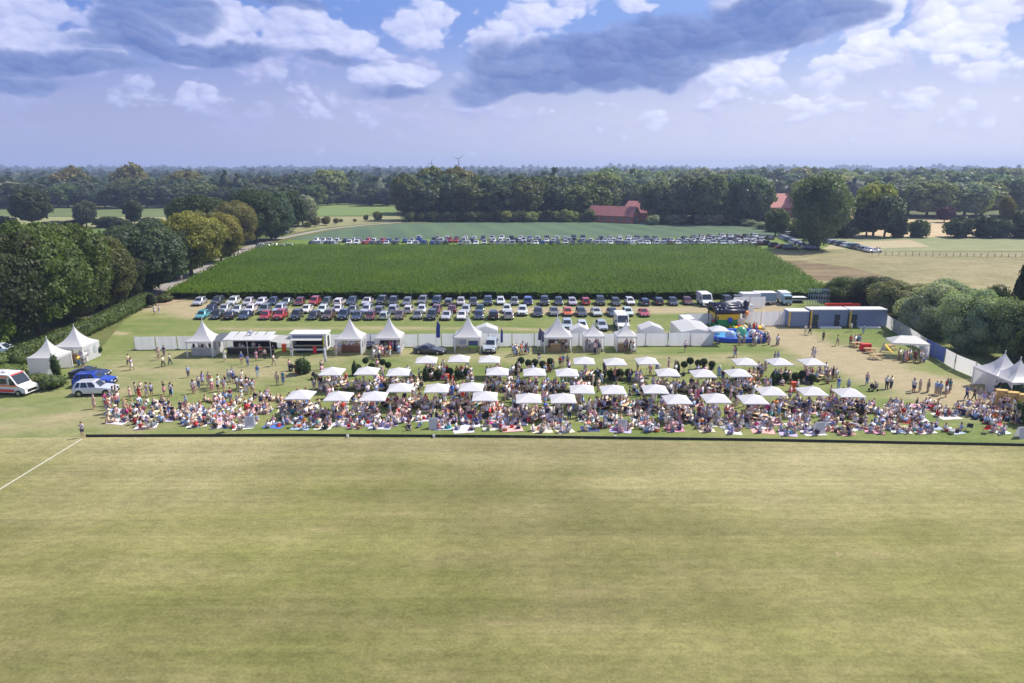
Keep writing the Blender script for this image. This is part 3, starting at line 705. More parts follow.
# willow bushes behind the fence at the right
WG = 'bushes behind the fence at the right'
for a in [('willow1', 846, 301, 279, 46, (.13,.15,.05), 'dark olive bush behind the right container'), ('willow2', 872, 305, 279, 40, DK, 'dark bush behind the end of the containers'),
          ('willow2', 898, 318, 284, 54, (.22, .23, .10), 'brownish olive bush at the end of the container row'), ('willow1', 930, 335, 288, 58, (.34, .40, .27), 'pale grey willow bush, left one of the big pair'),
          ('willow2', 970, 352, 296, 60, (.28, .35, .22), 'largest pale willow bush behind the blue fence panel'), ('willow1', 948, 320, 284, 54, (.22, .31, .18), 'tall willow bush rising in the back of the pair'),
          ('willow2', 1022, 362, 302, 58, (.20, .24, .12), 'olive willow bush behind the pair of pagoda tents'), ('willow1', 990, 340, 292, 46, DK, 'dark bush between the pale willows'), ('willow1', 1060, 385, 310, 70, DK, 'dark bush cut by the right edge')]:
    tree(*a, cat='bush', group=WG)
tree('mid1', 1020, 345, 265, 26, DK, 'dark leafy tree reaching in at the right edge')

# far-off wooded country: one mass nobody could count
def far_woods():
    r = np.random.default_rng(3); V = []; Q = []
    def band(d, x0, x1, hgt, step, col=None):
        x = x0
        while x < x1:
            hh = hgt * (0.75 + .35 * noise.noise(Vector((x * .004, d * .01, 0))) + r.random() * .22); w = step * (1 + r.random() * .6)
            mb = MB(); mb.ball((x, d + r.normal(0, step * .8), hh * .45), 1, 8, (w, w, hh * .55), 0, .8, x % 91)
            o = sum(len(v) for v in V) if False else band.o; V.append(np.array(mb.v)); Q.append(np.array([tuple(j + o for j in f) for f in mb.f])); band.o += len(mb.v)
            C = np.array(mb.v); nn = C - C.mean(0); nn /= np.linalg.norm(nn, axis=1)[:, None] + 1e-9
            VV = [np.zeros((band.o, 3))]; QQ = []; leaf_quads(r, C + r.normal(0, .5, C.shape), nn, step * .22, VV, QQ); V.append(VV[1]); Q.append(QQ[0]); band.o += len(VV[1])
            x += step
    band.o = 0
    for d, x0, x1, hg in ((560, -520, 420, 19), (640, 60, 620, 22), (800, -700, 700, 19), (1000, -800, 900, 20), (1300, -1100, 1100, 21), (1700, -1400, 1400, 23)):
        band(d, x0, x1, hg, 11 * d / 700)
    for d, hg in ((2300, 27), (3000, 33), (3900, 42)):
        band(d, -d * .85, d * .85, hg, 24 * d / 2300)
    me = np_mesh('far_woods', np.concatenate(V), np.concatenate(Q), FOLF)
    o = link('distant_woods', me, color=(.045, .075, .03)); tag(o, 'wooded country fading into blue haze along the horizon', 'woods', kind='stuff')
far_woods()

# hedge along the lane
def hedge():
    r = np.random.default_rng(8); V = []; Q = []
    line = [at(*p) for p in ((18, 366), (45, 353), (75, 340), (105, 326), (130, 313), (149, 303.5))]
    cnt = 0
    for a, b in zip(line, line[1:]):
        L = (b - a).length; n = int(L / .8); t = (b - a).normalized(); nn = Vector((-t.y, t.x, 0))
        for i in range(n):
            p = a + (b - a) * (i / n); mb = MB(); w = 1.35 + .25 * noise.noise(p * .3)
            mb.ball((p.x, p.y, 1.0), 1, 8, (w, w, 1.25), 0, .3, i); V.append(np.array(mb.v)); Q.append(np.array([tuple(j + cnt for j in f) for f in mb.f])); cnt += len(mb.v)
            m = 120; d = r.normal(0, 1, (m, 3)); d /= np.linalg.norm(d, axis=1)[:, None]; d[:, 2] = np.abs(d[:, 2]) * np.where(r.random(m) < .7, 1, -1)
            s = np.sign(d) * np.abs(d) ** .55
            C = np.array([p.x, p.y, 1.05]) + s * np.array([1.35, 1.35, 1.2]) * (.92 + .2 * r.random((m, 1)))
            VV = [np.zeros((cnt, 3))]; QQ = []; leaf_quads(r, C, d, .13, VV, QQ); V.append(VV[1]); Q.append(QQ[0]); cnt += len(VV[1])
    me = np_mesh('hedge', np.concatenate(V), np.concatenate(Q), FOL)
    o = link('clipped_hedge', me, color=(.095, .135, .04)); tag(o, 'long clipped green hedge between the lane and the lawn at the left', 'hedge')
hedge()
def blob_bush(px, py, h, w, color, label, name='shrub', size=.1, n=700, seed=0, group=None, cat='shrub'):
    r = np.random.default_rng(seed); g = at(px, py); V = []; Q = []; cnt = 0
    for k in range(6):
        a = k * 2.4; c = np.array([cos(a) * w * .25, sin(a) * w * .25, h * (.4 + .12 * (k % 3))]) if k else np.array([0, 0, h * .5])
        rr = w * .3; mb = MB(); mb.ball(tuple(c), 1, 8, (rr * .8, rr * .8, h * .36), 0, .4, k + seed); V.append(np.array(mb.v)); Q.append(np.array([tuple(j + cnt for j in f) for f in mb.f])); cnt += len(mb.v)
        m = n // 6; d = r.normal(0, 1, (m, 3)); d /= np.linalg.norm(d, axis=1)[:, None]
        C = c + d * np.array([rr, rr, h * .42]) * (.75 + .4 * r.random((m, 1))); C[:, 2] = np.maximum(C[:, 2], .05)
        VV = [np.zeros((cnt, 3))]; QQ = []; leaf_quads(r, C, d, size, VV, QQ); V.append(VV[1]); Q.append(QQ[0]); cnt += len(VV[1])
    o = link(name, np_mesh(name, np.concatenate(V), np.concatenate(Q), FOL), loc=g, color=color); return tag(o, label, cat, group)
blob_bush(38, 384, 1.3, 3.4, (.13, .16, .05), 'low spreading shrub beside the first pagoda tent, nearest the ambulance', seed=2)
blob_bush(52, 388, 1.6, 3.4, (.10, .14, .05), 'leafy shrub at the corner of the first pagoda tent', seed=3)
blob_bush(57, 377, 2.9, 1.0, (.06, .10, .03), 'slim upright shrub at the tent corner behind the leafy ones', 'upright_shrub', seed=4)
blob_bush(5, 374, 1.2, 5, (.13, .18, .05), 'low hedge stub at the left edge before the first tent', seed=5)
blob_bush(-2, 368, 2.0, 5, (.12, .17, .05), 'pale shrub at the left edge below the parked white car', seed=6)
blob_bush(22, 357, 1.9, 3.2, (.045, .075, .025), 'dark block shaped shrub at the end of the hedge', seed=7)
blob_bush(152, 307, 2.6, 1.8, (.035, .05, .02), 'dark round shrub at the car park entrance beside two walkers', seed=8)
blob_bush(165, 302, 1.5, 3.2, (.09, .12, .04), 'low scrub heap at the corner of the corn field', seed=9)

# ------------------------------------------------------------------ farm buildings
BRICK = mat('brick', (0.36, 0.13, 0.085), 0.85, noise_amt=.2, noise_scale=.6)
TILE = mat('roof_tile', (0.55, 0.23, 0.20), 0.8, noise_amt=.18, noise_scale=.5)
TILE_D = mat('old_roof_tile', (0.30, 0.11, 0.11), 0.8, noise_amt=.2, noise_scale=.5)
GREENW = mat('green_boards', (0.03, 0.16, 0.13), 0.6)
WIN = mat('window_glass', (0.04, 0.05, 0.07), 0.08, noise_amt=.03)
WFR = mat('window_frame', (0.75, 0.75, 0.72), 0.5)
RENDER_W = mat('white_render', (0.72, 0.70, 0.68), 0.8, noise_amt=.06)
def house(name, loc, rz, w, d, hw, hr, label, wallm=BRICK, roofm=TILE, gable=None, wins=4, hip=0.0, door=True, chim=True, group=None):
    """long side along local x (length w), gables at both ends; d deep"""
    t = thing(name, label, 'farmhouse' if 'house' in name else 'barn', loc, rz, group)
    m = MB(); x, y = w / 2, d / 2
    m.add([(-x, -y, 0), (x, -y, 0), (x, y, 0), (-x, y, 0), (-x, -y, hw), (x, -y, hw), (x, y, hw), (-x, y, hw), (-x, 0, hw + hr), (x, 0, hw + hr)],
          [(0, 1, 5, 4), (2, 3, 7, 6), (1, 2, 6, 9, 5), (3, 0, 4, 8, 7)]); m.obj('wall', wallm, t)
    o = .5; k = hr / y; m = MB(); hx = x + o - hip
    z0 = hw - k * o + .06
    m.add([(-x - o, -y - o, z0), (x + o, -y - o, z0), (hx, 0, hw + hr + .06), (-hx, 0, hw + hr + .06), (x + o, y + o, z0), (-x - o, y + o, z0),
           (-x - o, -y - o, z0 + .2), (x + o, -y - o, z0 + .2), (hx, 0, hw + hr + .26), (-hx, 0, hw + hr + .26), (x + o, y + o, z0 + .2), (-x - o, y + o, z0 + .2)],
          [(6, 7, 8, 9), (8, 10, 11, 9), (0, 3, 2, 1), (2, 3, 5, 4), (0, 1, 7, 6), (4, 5, 11, 10), (1, 2, 8, 7), (2, 4, 10, 8), (0, 6, 9, 3), (3, 9, 11, 5)])
    rf = m.obj('roof', roofm, t)
    if chim: m = MB(); m.box(-.5, .5, -.4, .4, hw + hr - .6, hw + hr + 1.4); m.box(-.6, .6, -.5, .5, hw + hr + 1.4, hw + hr + 1.55); m.obj('chimney', BRICK, rf, loc=(w * .2, 0, 0))
    if gable:
        m = MB(); q = .55
        for sx in (-1, 1): m.add([(sx * (x + .06), -y * q, hw + hr * (1 - q)), (sx * (x + .06), y * q, hw + hr * (1 - q)), (sx * (x + .06), 0, hw + hr - .15)], [(0, 1, 2)])
        m.obj('gable_boards', gable, t)
    for i in range(wins):
        wx = -x + w * (i + .5) / wins
        m = MB(); m.box(wx - .75, wx + .75, -y - .05, -y + .02, hw * .35, hw * .35 + 1.3); f = m.obj('window', WFR, t)
        m = MB(); m.box(wx - .65, wx + .65, -y - .08, -y - .051, hw * .35 + .1, hw * .35 + 1.2); m.obj('pane', WIN, f)
    for i in (-1, 1):
        m = MB(); m.box(x, x + .06, i * y * .45 - .6, i * y * .45 + .6, 1, 2.3); f = m.obj('window', WFR, t)
        m = MB(); m.box(x + .061, x + .09, i * y * .45 - .5, i * y * .45 + .5, 1.1, 2.2); m.obj('pane', WIN, f)
    if door: m = MB(); m.box(x, x + .08, -1.3, 1.3, 0, 2.8); m.obj('door', GREENW, t)
    return t
def gx(px, py): return at(px, py)
HG = 'red roofed farm buildings'
house('brick_barn', gx(613, 222), R(-34), 25, 10, 3.6, 4.2, 'long low red roofed brick barn at the edge of the crop field', roofm=TILE_D, gable=GREENW, wins=6, chim=False, group=HG)
house('brick_farmhouse', at(641, 219.5) + Vector((0, 0, 0)), R(-45), 16, 12, 4.2, 5.2, 'steep red roofed farmhouse with green gable behind the long barn', roofm=TILE, gable=GREENW, group=HG)
house('brick_farmhouse', gx(779, 216), R(10), 22, 12, 5.5, 7, 'red roofed farmhouse half hidden left of the biggest lone tree', group=HG)
house('brick_barn', gx(766, 214), R(80), 12, 8, 3.6, 4, 'small red roofed wing left of the half hidden farmhouse', group=HG, chim=False)
house('brick_barn', gx(848, 229), R(25), 14, 9, 4, 4.5, 'red roofed barn glimpsed between the two big trees at the right', group=HG, chim=False)
house('white_house', gx(158, 206.5), R(10), 14, 9, 5, 4, 'white house half hidden in the far left wood', RENDER_W, TILE_D)
house('white_house', gx(364, 202.5), R(0), 22, 8, 3, 3, 'small pale house with a reddish roof behind the mown meadow', RENDER_W, TILE)
house('white_house', gx(735, 202), R(0), 12, 8, 4, 4, 'pale house deep in the right wood', RENDER_W, TILE_D)

MAST = mat('mast_grey', (.10, .11, .14), .6)
def turbine(px, ytop, D, rot, label):
    t = thing('wind_turbine', label, 'wind turbine', (0, 0, 0), 0, 'wind turbines on the horizon')
    x = (px - 512) / F * (D * cos(PITCH) + CH * sin(PITCH)); hub = height(px, at_y(D), ytop + 6) if False else 0
    d = FW + Vector(((px - 512) / F, 0, 0)) + UP * ((341.5 - ytop - 5) / F); hub = CH + d.z * D / d.y; r = hub * .33
    t.location = (x, D, 0)
    m = MB(); m.bar((0, 0, 0), (0, 0, hub), hub * .03, hub * .02, 10); m.obj('tower', MAST, t, smooth=True)
    m = MB(); m.box(-1, 1, -2, 2.5, hub - 1, hub + 1); m.obj('nacelle', MAST, t)
    for k in range(3):
        a = rot + k * 2 * pi / 3; e = Vector((sin(a) * r, -2.4, hub + cos(a) * r)); m = MB(); m.bar((0, -2.4, hub), e, r * .07, r * .03, 6); m.obj('blade', MAST, t)
turbine(432, 158, 2000, .2, 'left one of two far wind turbines above the centre wood'); turbine(459, 154, 2000, .9, 'right and taller one of two far wind turbines above the centre wood')

# ------------------------------------------------------------------ cars
CARS = {}
def car_parts(kind):
    """outline stations of each body: (x, half width, z bottom, z belt) and the cabin frustum"""
    P = dict(
        hatch=dict(L=4.1, W=1.76, belt=.92, H=1.48, nose=.66, tail=.86, ws=(.95, .35), rw=(-1.95, -1.55), rear='hatch'),
        sedan=dict(L=4.7, W=1.82, belt=.92, H=1.44, nose=.66, tail=.90, ws=(.95, .25), rw=(-1.75, -1.05), rear='boot'),
        estate=dict(L=4.75, W=1.84, belt=.94, H=1.50, nose=.68, tail=.92, ws=(.95, .25), rw=(-2.25, -1.85), rear='hatch'),
        suv=dict(L=4.6, W=1.90, belt=1.08, H=1.70, nose=.86, tail=1.02, ws=(.85, .30), rw=(-2.15, -1.80), rear='hatch'),
        van=dict(L=5.0, W=1.95, belt=1.15, H=2.0, nose=.9, tail=1.1, ws=(1.7, .95), rw=(-2.45, -2.35), rear='hatch'),
        sports=dict(L=4.5, W=1.88, belt=.84, H=1.28, nose=.60, tail=.84, ws=(.65, -.05), rw=(-1.75, -.95), rear='boot'),
        pickup=dict(L=5.0, W=1.9, belt=1.1, H=1.8, nose=.95, tail=1.1, ws=(.95, .5), rw=(-1.0, -.8), rear='bed'))[kind]
    return P
def car_meshes(kind):
    P = car_parts(kind); L, W, H, B = P['L'], P['W'], P['H'], P['belt']; hx = L / 2; w = W / 2; zb = .24 if H < 1.6 else .30
    xw = P['ws'][0]; xf, xr = hx - .82, -hx + .85; rw_ = .32 if H < 1.6 else .36
    st = [(hx, w * .62, zb + .16, P['nose'] - .12), (hx - .10, w * .84, zb + .04, P['nose']), (hx - .45, w * .96, zb, P['nose'] + .06), (xf, w, zb, P['nose'] + .12), (xw + .1, w, zb, B - .02),
          (0, w * 1.0, zb, B), (P['rw'][0] + .5, w, zb, B), (xr, w * .995, zb, B + .01 if P['rear'] != 'boot' else B - .02), (-hx + .30, w * .95, zb, P['tail'] + .02), (-hx + .06, w * .86, zb + .05, P['tail'] - .03), (-hx, w * .72, zb + .15, P['tail'] - .20)]
    m = MB(); vs = []; fs = []; n = 10
    for (x, hw_, z0, z1) in st:
        zm = z0 + (z1 - z0) * .55
        half = [(hw_ * .86, z0), (hw_ * .99, z0 + .08), (hw_, zm), (hw_ * .955, z1 - .05), (hw_ * .86, z1)]
        vs += [(x, -a, b) for a, b in half] + [(x, a, b + (0.0)) for a, b in half[::-1]]
    for k in range(len(st) - 1):
        for i in range(n): fs.append((k * n + i, k * n + (i + 1) % n, (k + 1) * n + (i + 1) % n, (k + 1) * n + i))
    fs += [tuple(range(n)), tuple(range((len(st) - 1) * n, len(st) * n))[::-1]]
    m.add(vs, fs)
    # cabin
    x0, x1, xq1, xq0 = P['ws'][0], P['ws'][1], P['rw'][1], P['rw'][0]; wb = w * .93; wr = w * .76; zr = H
    base = B - .04
    def cab(off=0.0, mm=m, mi=0):
        ring = [[(x0, wb * .80, base), (x0 - .28, wb, base), (xq0 + .25, wb, base), (xq0, wb * .84, base)],
                [(x1, wr * .86, zr - .06), (x1 - .25, wr, zr - .03), (xq1 + .2, wr * .98, zr - .05), (xq1, wr * .86, zr - .08)]]
        ring.append([(x1 - .12, wr * .72, zr - .01), (x1 - .4, wr * .8, zr + .01), (xq1 + .3, wr * .78, zr - .01), (xq1 + .12, wr * .7, zr - .04)])
        vs = []
        for r_ in ring: vs += [(a, -b, c) for a, b, c in r_] + [(a, b, c) for a, b, c in r_[::-1]]
        fs = []
        for k in range(2):
            for i in range(8): fs.append((k * 8 + i, k * 8 + (i + 1) % 8, (k + 1) * 8 + (i + 1) % 8, (k + 1) * 8 + i))
        fs.append(tuple(range(16, 24)))
        mm.add(vs, fs, mi); return ring
    ring = cab()
    V = Vector
    def quad(a, b, c, d, ins=.06, off=.012):
        a, b, c, d = map(V, (a, b, c, d)); cc = (a + b + c + d) / 4; nn = (c - a).cross(d - b).normalized()
        if nn.dot(cc - V((-.5, 0, 1.1))) < 0: nn = -nn
        e1 = (b - a).normalized(); f_ = lambda p: p + (cc - p).normalized() * ins + nn * off
        return [f_(a), f_(b), f_(c), f_(d)]
    g = MB(); lo, hi = ring[0], ring[1]; s = lambda p, k: (p[0], p[1] * k, p[2])
    q = quad(s(lo[0], -1), s(lo[0], 1), s(hi[0], 1), s(hi[0], -1), .07); ws = MB(); ws.add(q, [(0, 1, 2, 3)])
    q = quad(s(lo[3], -1), s(lo[3], 1), s(hi[3], 1), s(hi[3], -1), .09); rwm = MB(); rwm.add(q, [(0, 1, 2, 3)])
    side = []
    for k in (-1, 1):
        sm = MB(); A, Bq, C, D = [V(s(p, k)) for p in (lo[1], lo[2], hi[2], hi[1])]
        if kind == 'van':
            m1 = A.lerp(Bq, .3); m2 = D.lerp(C, .3); sm.add(quad(A, m1, m2, D, .08), [(0, 1, 2, 3)])
        else:
            for t0, t1 in ((0, .36), (.40, .74), (.78, 1)):
                a, b, c, d = A.lerp(Bq, t0), A.lerp(Bq, t1), D.lerp(C, t1), D.lerp(C, t0); sm.add(quad(a, b, c, d, .05), [(0, 1, 2, 3)])
        side.append(sm)
    wh = []
    for x in (xf, xr):
        for k in (-1, 1):
            ty = MB(); ty.bar((0, -.11, 0), (0, .11, 0), rw_, rw_, 14); ri = MB(); ri.bar((0, k * .08, 0), (0, k * .125, 0), rw_ * .64, rw_ * .58, 10)
            for a in range(5): ri.box(-.03, .03, -.005 + k * .127, .005 + k * .127, .06, rw_ * .55)
            wh.append(((x, k * (w - .10), rw_), ty, ri))
    arch = MB()
    for x in (xf, xr):
        for k in (-1, 1): arch.bar((x, k * (w * .90), rw_ + .02), (x, k * (w + .004), rw_ + .02), rw_ * 1.17, rw_ * 1.17, 14)
    hl = []
    zl = P['nose'] - .10
    for k in (-1, 1): b = MB(); b.box(hx - .22, hx - .005, min(k * w * .52, k * w * .84), max(k * w * .52, k * w * .84), zl - .07, zl + .06, top=.9); hl.append(b)
    gr = MB(); gr.box(hx - .1, hx + .015, -w * .46, w * .46, zb + .14, zl + .05)  # oversized dark grille, also painting the shade on the car's front
    lowg = MB(); lowg.box(hx - .2, hx + .004, -w * .78, w * .78, zb - .06, zb + .13)  # low dark strip: air intake plus painted shade of the lower front
    tl_ = []
    for k in (-1, 1): b = MB(); b.box(-hx + .0, -hx + .13, min(k * w * .5, k * w * .83), max(k * w * .5, k * w * .83), P['tail'] - .2, P['tail'] - .05); tl_.append(b)
    pf = MB(); pf.box(hx + .016, hx + .03, -.26, .26, zb + .18, zb + .29); pr = MB(); pr.box(-hx - .02, -hx - .001, -.26, .26, .55, .66)
    mir = []
    for k in (-1, 1): q_ = MB(); mir.append(q_); q_.box(x0 - .42, x0 - .28, min(k * w * .97, k * (w + .17)), max(k * w * .97, k * (w + .17)), B + .02, B + .16)
    return P, m, ws, rwm, side, wh, arch, hl, gr, lowg, tl_, pf, pr, mir
def build_car(kind, label='car'):
    P, m, ws, rwm, side, wh, arch, hl, gr, lowg, tl_, pf, pr, mir = car_meshes(kind)
    nm = {'hatch': 'hatchback_car', 'sedan': 'saloon_car', 'estate': 'estate_car', 'suv': 'off_road_car', 'van': 'delivery_van', 'sports': 'sports_car', 'pickup': 'pickup_truck'}[kind]
    t = thing(nm, label, 'van' if kind == 'van' else 'car')
    m.add(arch.v, arch.f, 1); b = m.obj('body', [PAINT, DARKM], t, smooth=False, color=(.5, .5, .5))
    gr.obj('grille', DARKM, b); lowg.obj('air_intake_shade', DARKM, b)
    ws.obj('windscreen', GLASS, t); rwm.obj('rear_window', GLASS, t)
    for s_ in side: s_.obj('side_window', GLASS, t)
    for loc, ty, ri in wh: w = ty.obj('wheel', TYRE, t, loc=loc); ri.obj('rim', RIM, w)
    for x in hl: x.obj('headlight', LAMP, t)
    for x in tl_: x.obj('tail_light', REDLAMP, t)
    pf.obj('number_plate', PLATE, t); pr.obj('number_plate', PLATE, t); [q_.obj('mirror', PAINT, t) for q_ in mir]
    t.location = (0, -40, 0)
    return t
def far_car_mesh(kind):
    """the same shapes joined into one mesh for the cars too far away to show their parts"""
    P, m, ws, rwm, side, wh, arch, hl, gr, lowg, tl_, pf, pr, mir = car_meshes(kind); J = MB()
    def put(b, mi, off=(0, 0, 0)): J.M = Matrix.Translation(off); J.add(b.v, b.f, mi); J.M = Matrix.Identity(4)
    put(m, 0); put(ws, 1); put(rwm, 1); [put(s_, 1) for s_ in side]; put(arch, 2); put(gr, 2); [put(ty, 2, loc) for loc, ty, ri in wh]; [put(x, 3) for x in hl]
    return J.mesh(kind + '_far', [PAINT, GLASS, TYRE, LAMP])
for k in ('hatch', 'sedan', 'estate', 'suv', 'van', 'sports'): CARS[k] = build_car(k)
FARM = {k: far_car_mesh(k) for k in ('hatch', 'sedan', 'estate', 'suv', 'van')}
CC = dict(white=(.72, .72, .73), silver=(.48, .50, .53), grey=(.16, .17, .19), black=(.018, .018, .022), navy=(.022, .035, .085), blue=(.05, .11, .32), red=(.42, .015, .02), darkred=(.14, .012, .02),
          orange=(.75, .12, .03), teal=(.10, .42, .46), beige=(.42, .36, .28), brown=(.11, .06, .04), cobalt=(.01, .06, .48), green=(.03, .08, .04), anthracite=(.045, .05, .058))
KN = dict(hatch='hatchback', sedan='saloon', estate='estate car', suv='off-roader', van='van', sports='coupe')
rc = random.Random(21)
PROTO_USED = set()
def car(kind, px, py, col, label, rz=-pi / 2, group=None, jit=True):
    p = CARS[kind]; g = at(px, py)
    c = tuple(v * (rc.uniform(.9, 1.1) if jit else 1) for v in CC[col])
    return place(p, g, rz, label, group, c, sc=.94 if 290 < py < 330 else 1.03, recolor=('body', 'mirror'))
A = [(200, 'silver', 'estate'), (218, 'anthracite', 'suv'), (234, 'white', 'suv'), (249, 'silver', 'hatch'), (262, 'white', 'hatch'), (273.5, 'navy', 'hatch'), (287, 'grey', 'sedan'), (300, 'darkred', 'hatch'), (315, 'red', 'suv'), (327, 'anthracite', 'hatch'),
     (340, 'white', 'estate'), (352.5, 'navy', 'estate'), (367.5, 'silver', 'sedan'), (382, 'black', 'suv'), (393.5, 'black', 'suv'), (407.5, 'grey', 'estate'), (423, 'grey', 'suv'), (437, 'navy', 'suv'), (449, 'grey', 'hatch'), (461, 'silver', 'hatch'),
     (473.5, 'anthracite', 'hatch'), (488, 'navy', 'suv'), (500.5, 'white', 'hatch'), (514.5, 'grey', 'hatch'), (528, 'blue', 'suv'), (544.5, 'black', 'suv'), (558.5, 'navy', 'hatch'), (572, 'silver', 'hatch'), (585, 'red', 'hatch'), (600, 'black', 'suv'),
     (615.5, 'anthracite', 'hatch'), (629.5, 'white', 'hatch'), (644, 'navy', 'hatch'), (658, 'black', 'estate'), (672.5, 'navy', 'hatch'), (687, 'darkred', 'hatch')]
B = [(211.5, 'navy', 'hatch'), (225, 'silver', 'estate'), (238, 'silver', 'sedan'), (251, 'white', 'estate'), (265, 'grey', 'suv'), (280, 'silver', 'suv'), (307, 'white', 'sedan'), (323, 'white', 'estate'), (338, 'white', 'sedan'), (353, 'grey', 'sedan'), (367, 'silver', 'estate'), (380, 'grey', 'hatch'),
     (394, 'silver', 'suv'), (409, 'white', 'hatch'), (422, 'white', 'hatch'), (436.5, 'darkred', 'estate'), (452.5, 'darkred', 'sedan'), (466, 'silver', 'estate'), (480, 'green', 'hatch'), (507, 'white', 'hatch')]
B2 = [(522.5, 'white', 'suv'), (538, 'black', 'estate'), (554, 'grey', 'sedan'), (567.5, 'orange', 'hatch'), (581, 'anthracite', 'estate'), (596, 'silver', 'sedan'), (612, 'navy', 'sedan'), (627.5, 'white', 'hatch'), (643.5, 'red', 'sports')]
C = [(203, 'teal', 'hatch'), (218, 'black', 'hatch'), (231.5, 'black', 'sedan'), (246, 'navy', 'sedan'), (260, 'anthracite', 'hatch'), (266.5, 'red', 'hatch'), (281, 'red', 'suv'), (297, 'black', 'suv'), (314.5, 'black', 'hatch'), (329, 'brown', 'suv'), (344, 'navy', 'suv'), (358, 'navy', 'sedan'),
     (371, 'darkred', 'hatch'), (385, 'silver', 'hatch'), (400, 'brown', 'sedan'), (418, 'grey', 'hatch'), (432, 'black', 'suv'), (447, 'silver', 'sedan'), (462, 'white', 'sedan'), (479, 'navy', 'hatch'), (493.5, 'black', 'suv'), (508.5, 'silver', 'suv')]
C = [c for c in C if c[0] != 260]
D = [(567, 'silver', 'suv'), (582, 'white', 'hatch'), (601.5, 'silver', 'estate')]
COLN = dict(darkred='dark red', cobalt='cobalt blue')
for row, ys, nm in ((A, 304.5, 'in the back row, against the corn'), (B, 312.5, 'in the near middle row'), (B2, 315, 'in the middle row, behind the stalls'), (C, 318.5, 'in the near front row'), (D, 329, 'close behind the white fence')):
    for i, (x, c, k) in enumerate(row):
        flip = rc.random() < .12
        ang = -pi / 2 + rc.uniform(-.06, .06) + (.16 * (1 - x / 360) if x < 360 else 0)
        car(k, x, ys - .2 + rc.uniform(-.5, .5), c, f"{COLN.get(c, c)} {KN[k]}, {nth(i)} from the left {nm}", ang + (pi if flip else 0), 'cars parked between the fence and the corn')
# cars shown on the lawn
car('suv', 96.5, 394, 'white', 'white off-roader parked on the lawn, nearest of three beside the tents', R(6))
car('suv', 95.5, 385.5, 'cobalt', 'bright cobalt blue off-roader between the white and the dark car', R(6), jit=False)
car('sports', 90.5, 376.5, 'navy', 'dark blue coupe parked nearest to the pagoda tents', R(4), jit=False)
car('sports', 430, 353, 'anthracite', 'dark coupe shown on the lawn before the fence with open bonnet side', R(-12))
car('suv', 491, 350.5, 'silver', 'silver blue off-roader shown between a pagoda tent and a flag', R(-97))
car('hatch', 371, 345.5, 'navy', 'small dark blue car between two pagoda tents', R(-90))
car('estate', 3, 353.5, 'white', 'white car parked by the hedge at the left edge', R(8))
car('van', 126, 296.5, 'silver', 'silver van driving on the lane behind the hedge', R(-120))
car('hatch', 284, 233.5, 'white', 'white car on the lane beyond the corn', R(20))
car('hatch', 113, 303.5, 'brown', 'brown car on the lane just behind the silver van', R(-130))
for i, (x, y, c, k) in enumerate([(727, 303.5, 'black', 'suv'), (738, 303.5, 'grey', 'suv')]): car(k, x, y, c, f'{c} off-roader beside the white trailer van, behind the bouncy castle')
# the far car park behind the corn
def far_car(px, py, label, group, rz, kinds=('hatch', 'sedan', 'estate', 'suv', 'hatch')):
    k = rc.choice(kinds); c = rc.choices(list(CC), [38, 26, 12, 11, 6, 3, 3, 2, .4, .3, 2, 1.5, .3, 1, 6])[0]
    o = link({'hatch': 'hatchback_car', 'sedan': 'saloon_car', 'estate': 'estate_car', 'suv': 'off_road_car', 'van': 'delivery_van'}[k], FARM[k], None, at(px, py), rz, CC[c], 1.08)
    tag(o, f"{COLN.get(c, c)} {KN[k]} {label}", 'car', group); return o
for j, (y, x0, x1, n, wh_) in enumerate(((244.9, 313, 766, 62, 'front row'), (242.3, 316, 768, 62, 'middle row'), (240.0, 420, 756, 38, 'back row'))):
    for i in range(n):
        x = x0 + (x1 - x0) * i / (n - 1) + rc.uniform(-.8, .8)
        if rc.random() < .07: continue
        far_car(x, y + rc.uniform(-.15, .15), f'in the {wh_} of the far car park, {nth(i)} from left', 'cars in the far car park behind the corn', rc.choice((-pi / 2, pi / 2)) + rc.uniform(-.05, .05))
for i, (x, y) in enumerate([(722, 238.3), (730, 238.0), (738, 237.8), (746, 238), (754, 238), (762, 238.5), (770, 239.5), (694, 239), (702, 238.7), (710, 238.4)]): far_car(x, y, f'in the short last row behind the corn, {nth(i)} from left', 'cars in the far car park behind the corn', -pi / 2)
for k, (a, b, n, wh_) in enumerate((((783, 238.5), (812, 250), 13, 'left of the big lone tree'), ((826, 242.5), (874, 252.5), 15, 'right of the big lone tree'), ((790, 236), (812, 238), 7, 'behind the big lone tree'), ((775, 247.5), (790, 249.5), 3, 'at the corn corner'), ((268, 248.5), (300, 249), 5, 'left of the far car park rows'))):
    for i in range(n):
        t = i / (n - 1); far_car(a[0] + (b[0] - a[0]) * t, a[1] + (b[1] - a[1]) * t, f'{wh_}, {nth(i)} from the far end', 'cars lined up near the big lone tree' if k < 4 else 'cars at the lane bend', R(15) + rc.uniform(-.1, .1))
for i, (x, y) in enumerate([(8, 249), (14, 250), (22, 249.5), (30, 249)]): far_car(258 + x * .6, y - 1.5, f'under the trees at the lane bend, {nth(i)} from the left', 'cars at the lane bend', R(30))

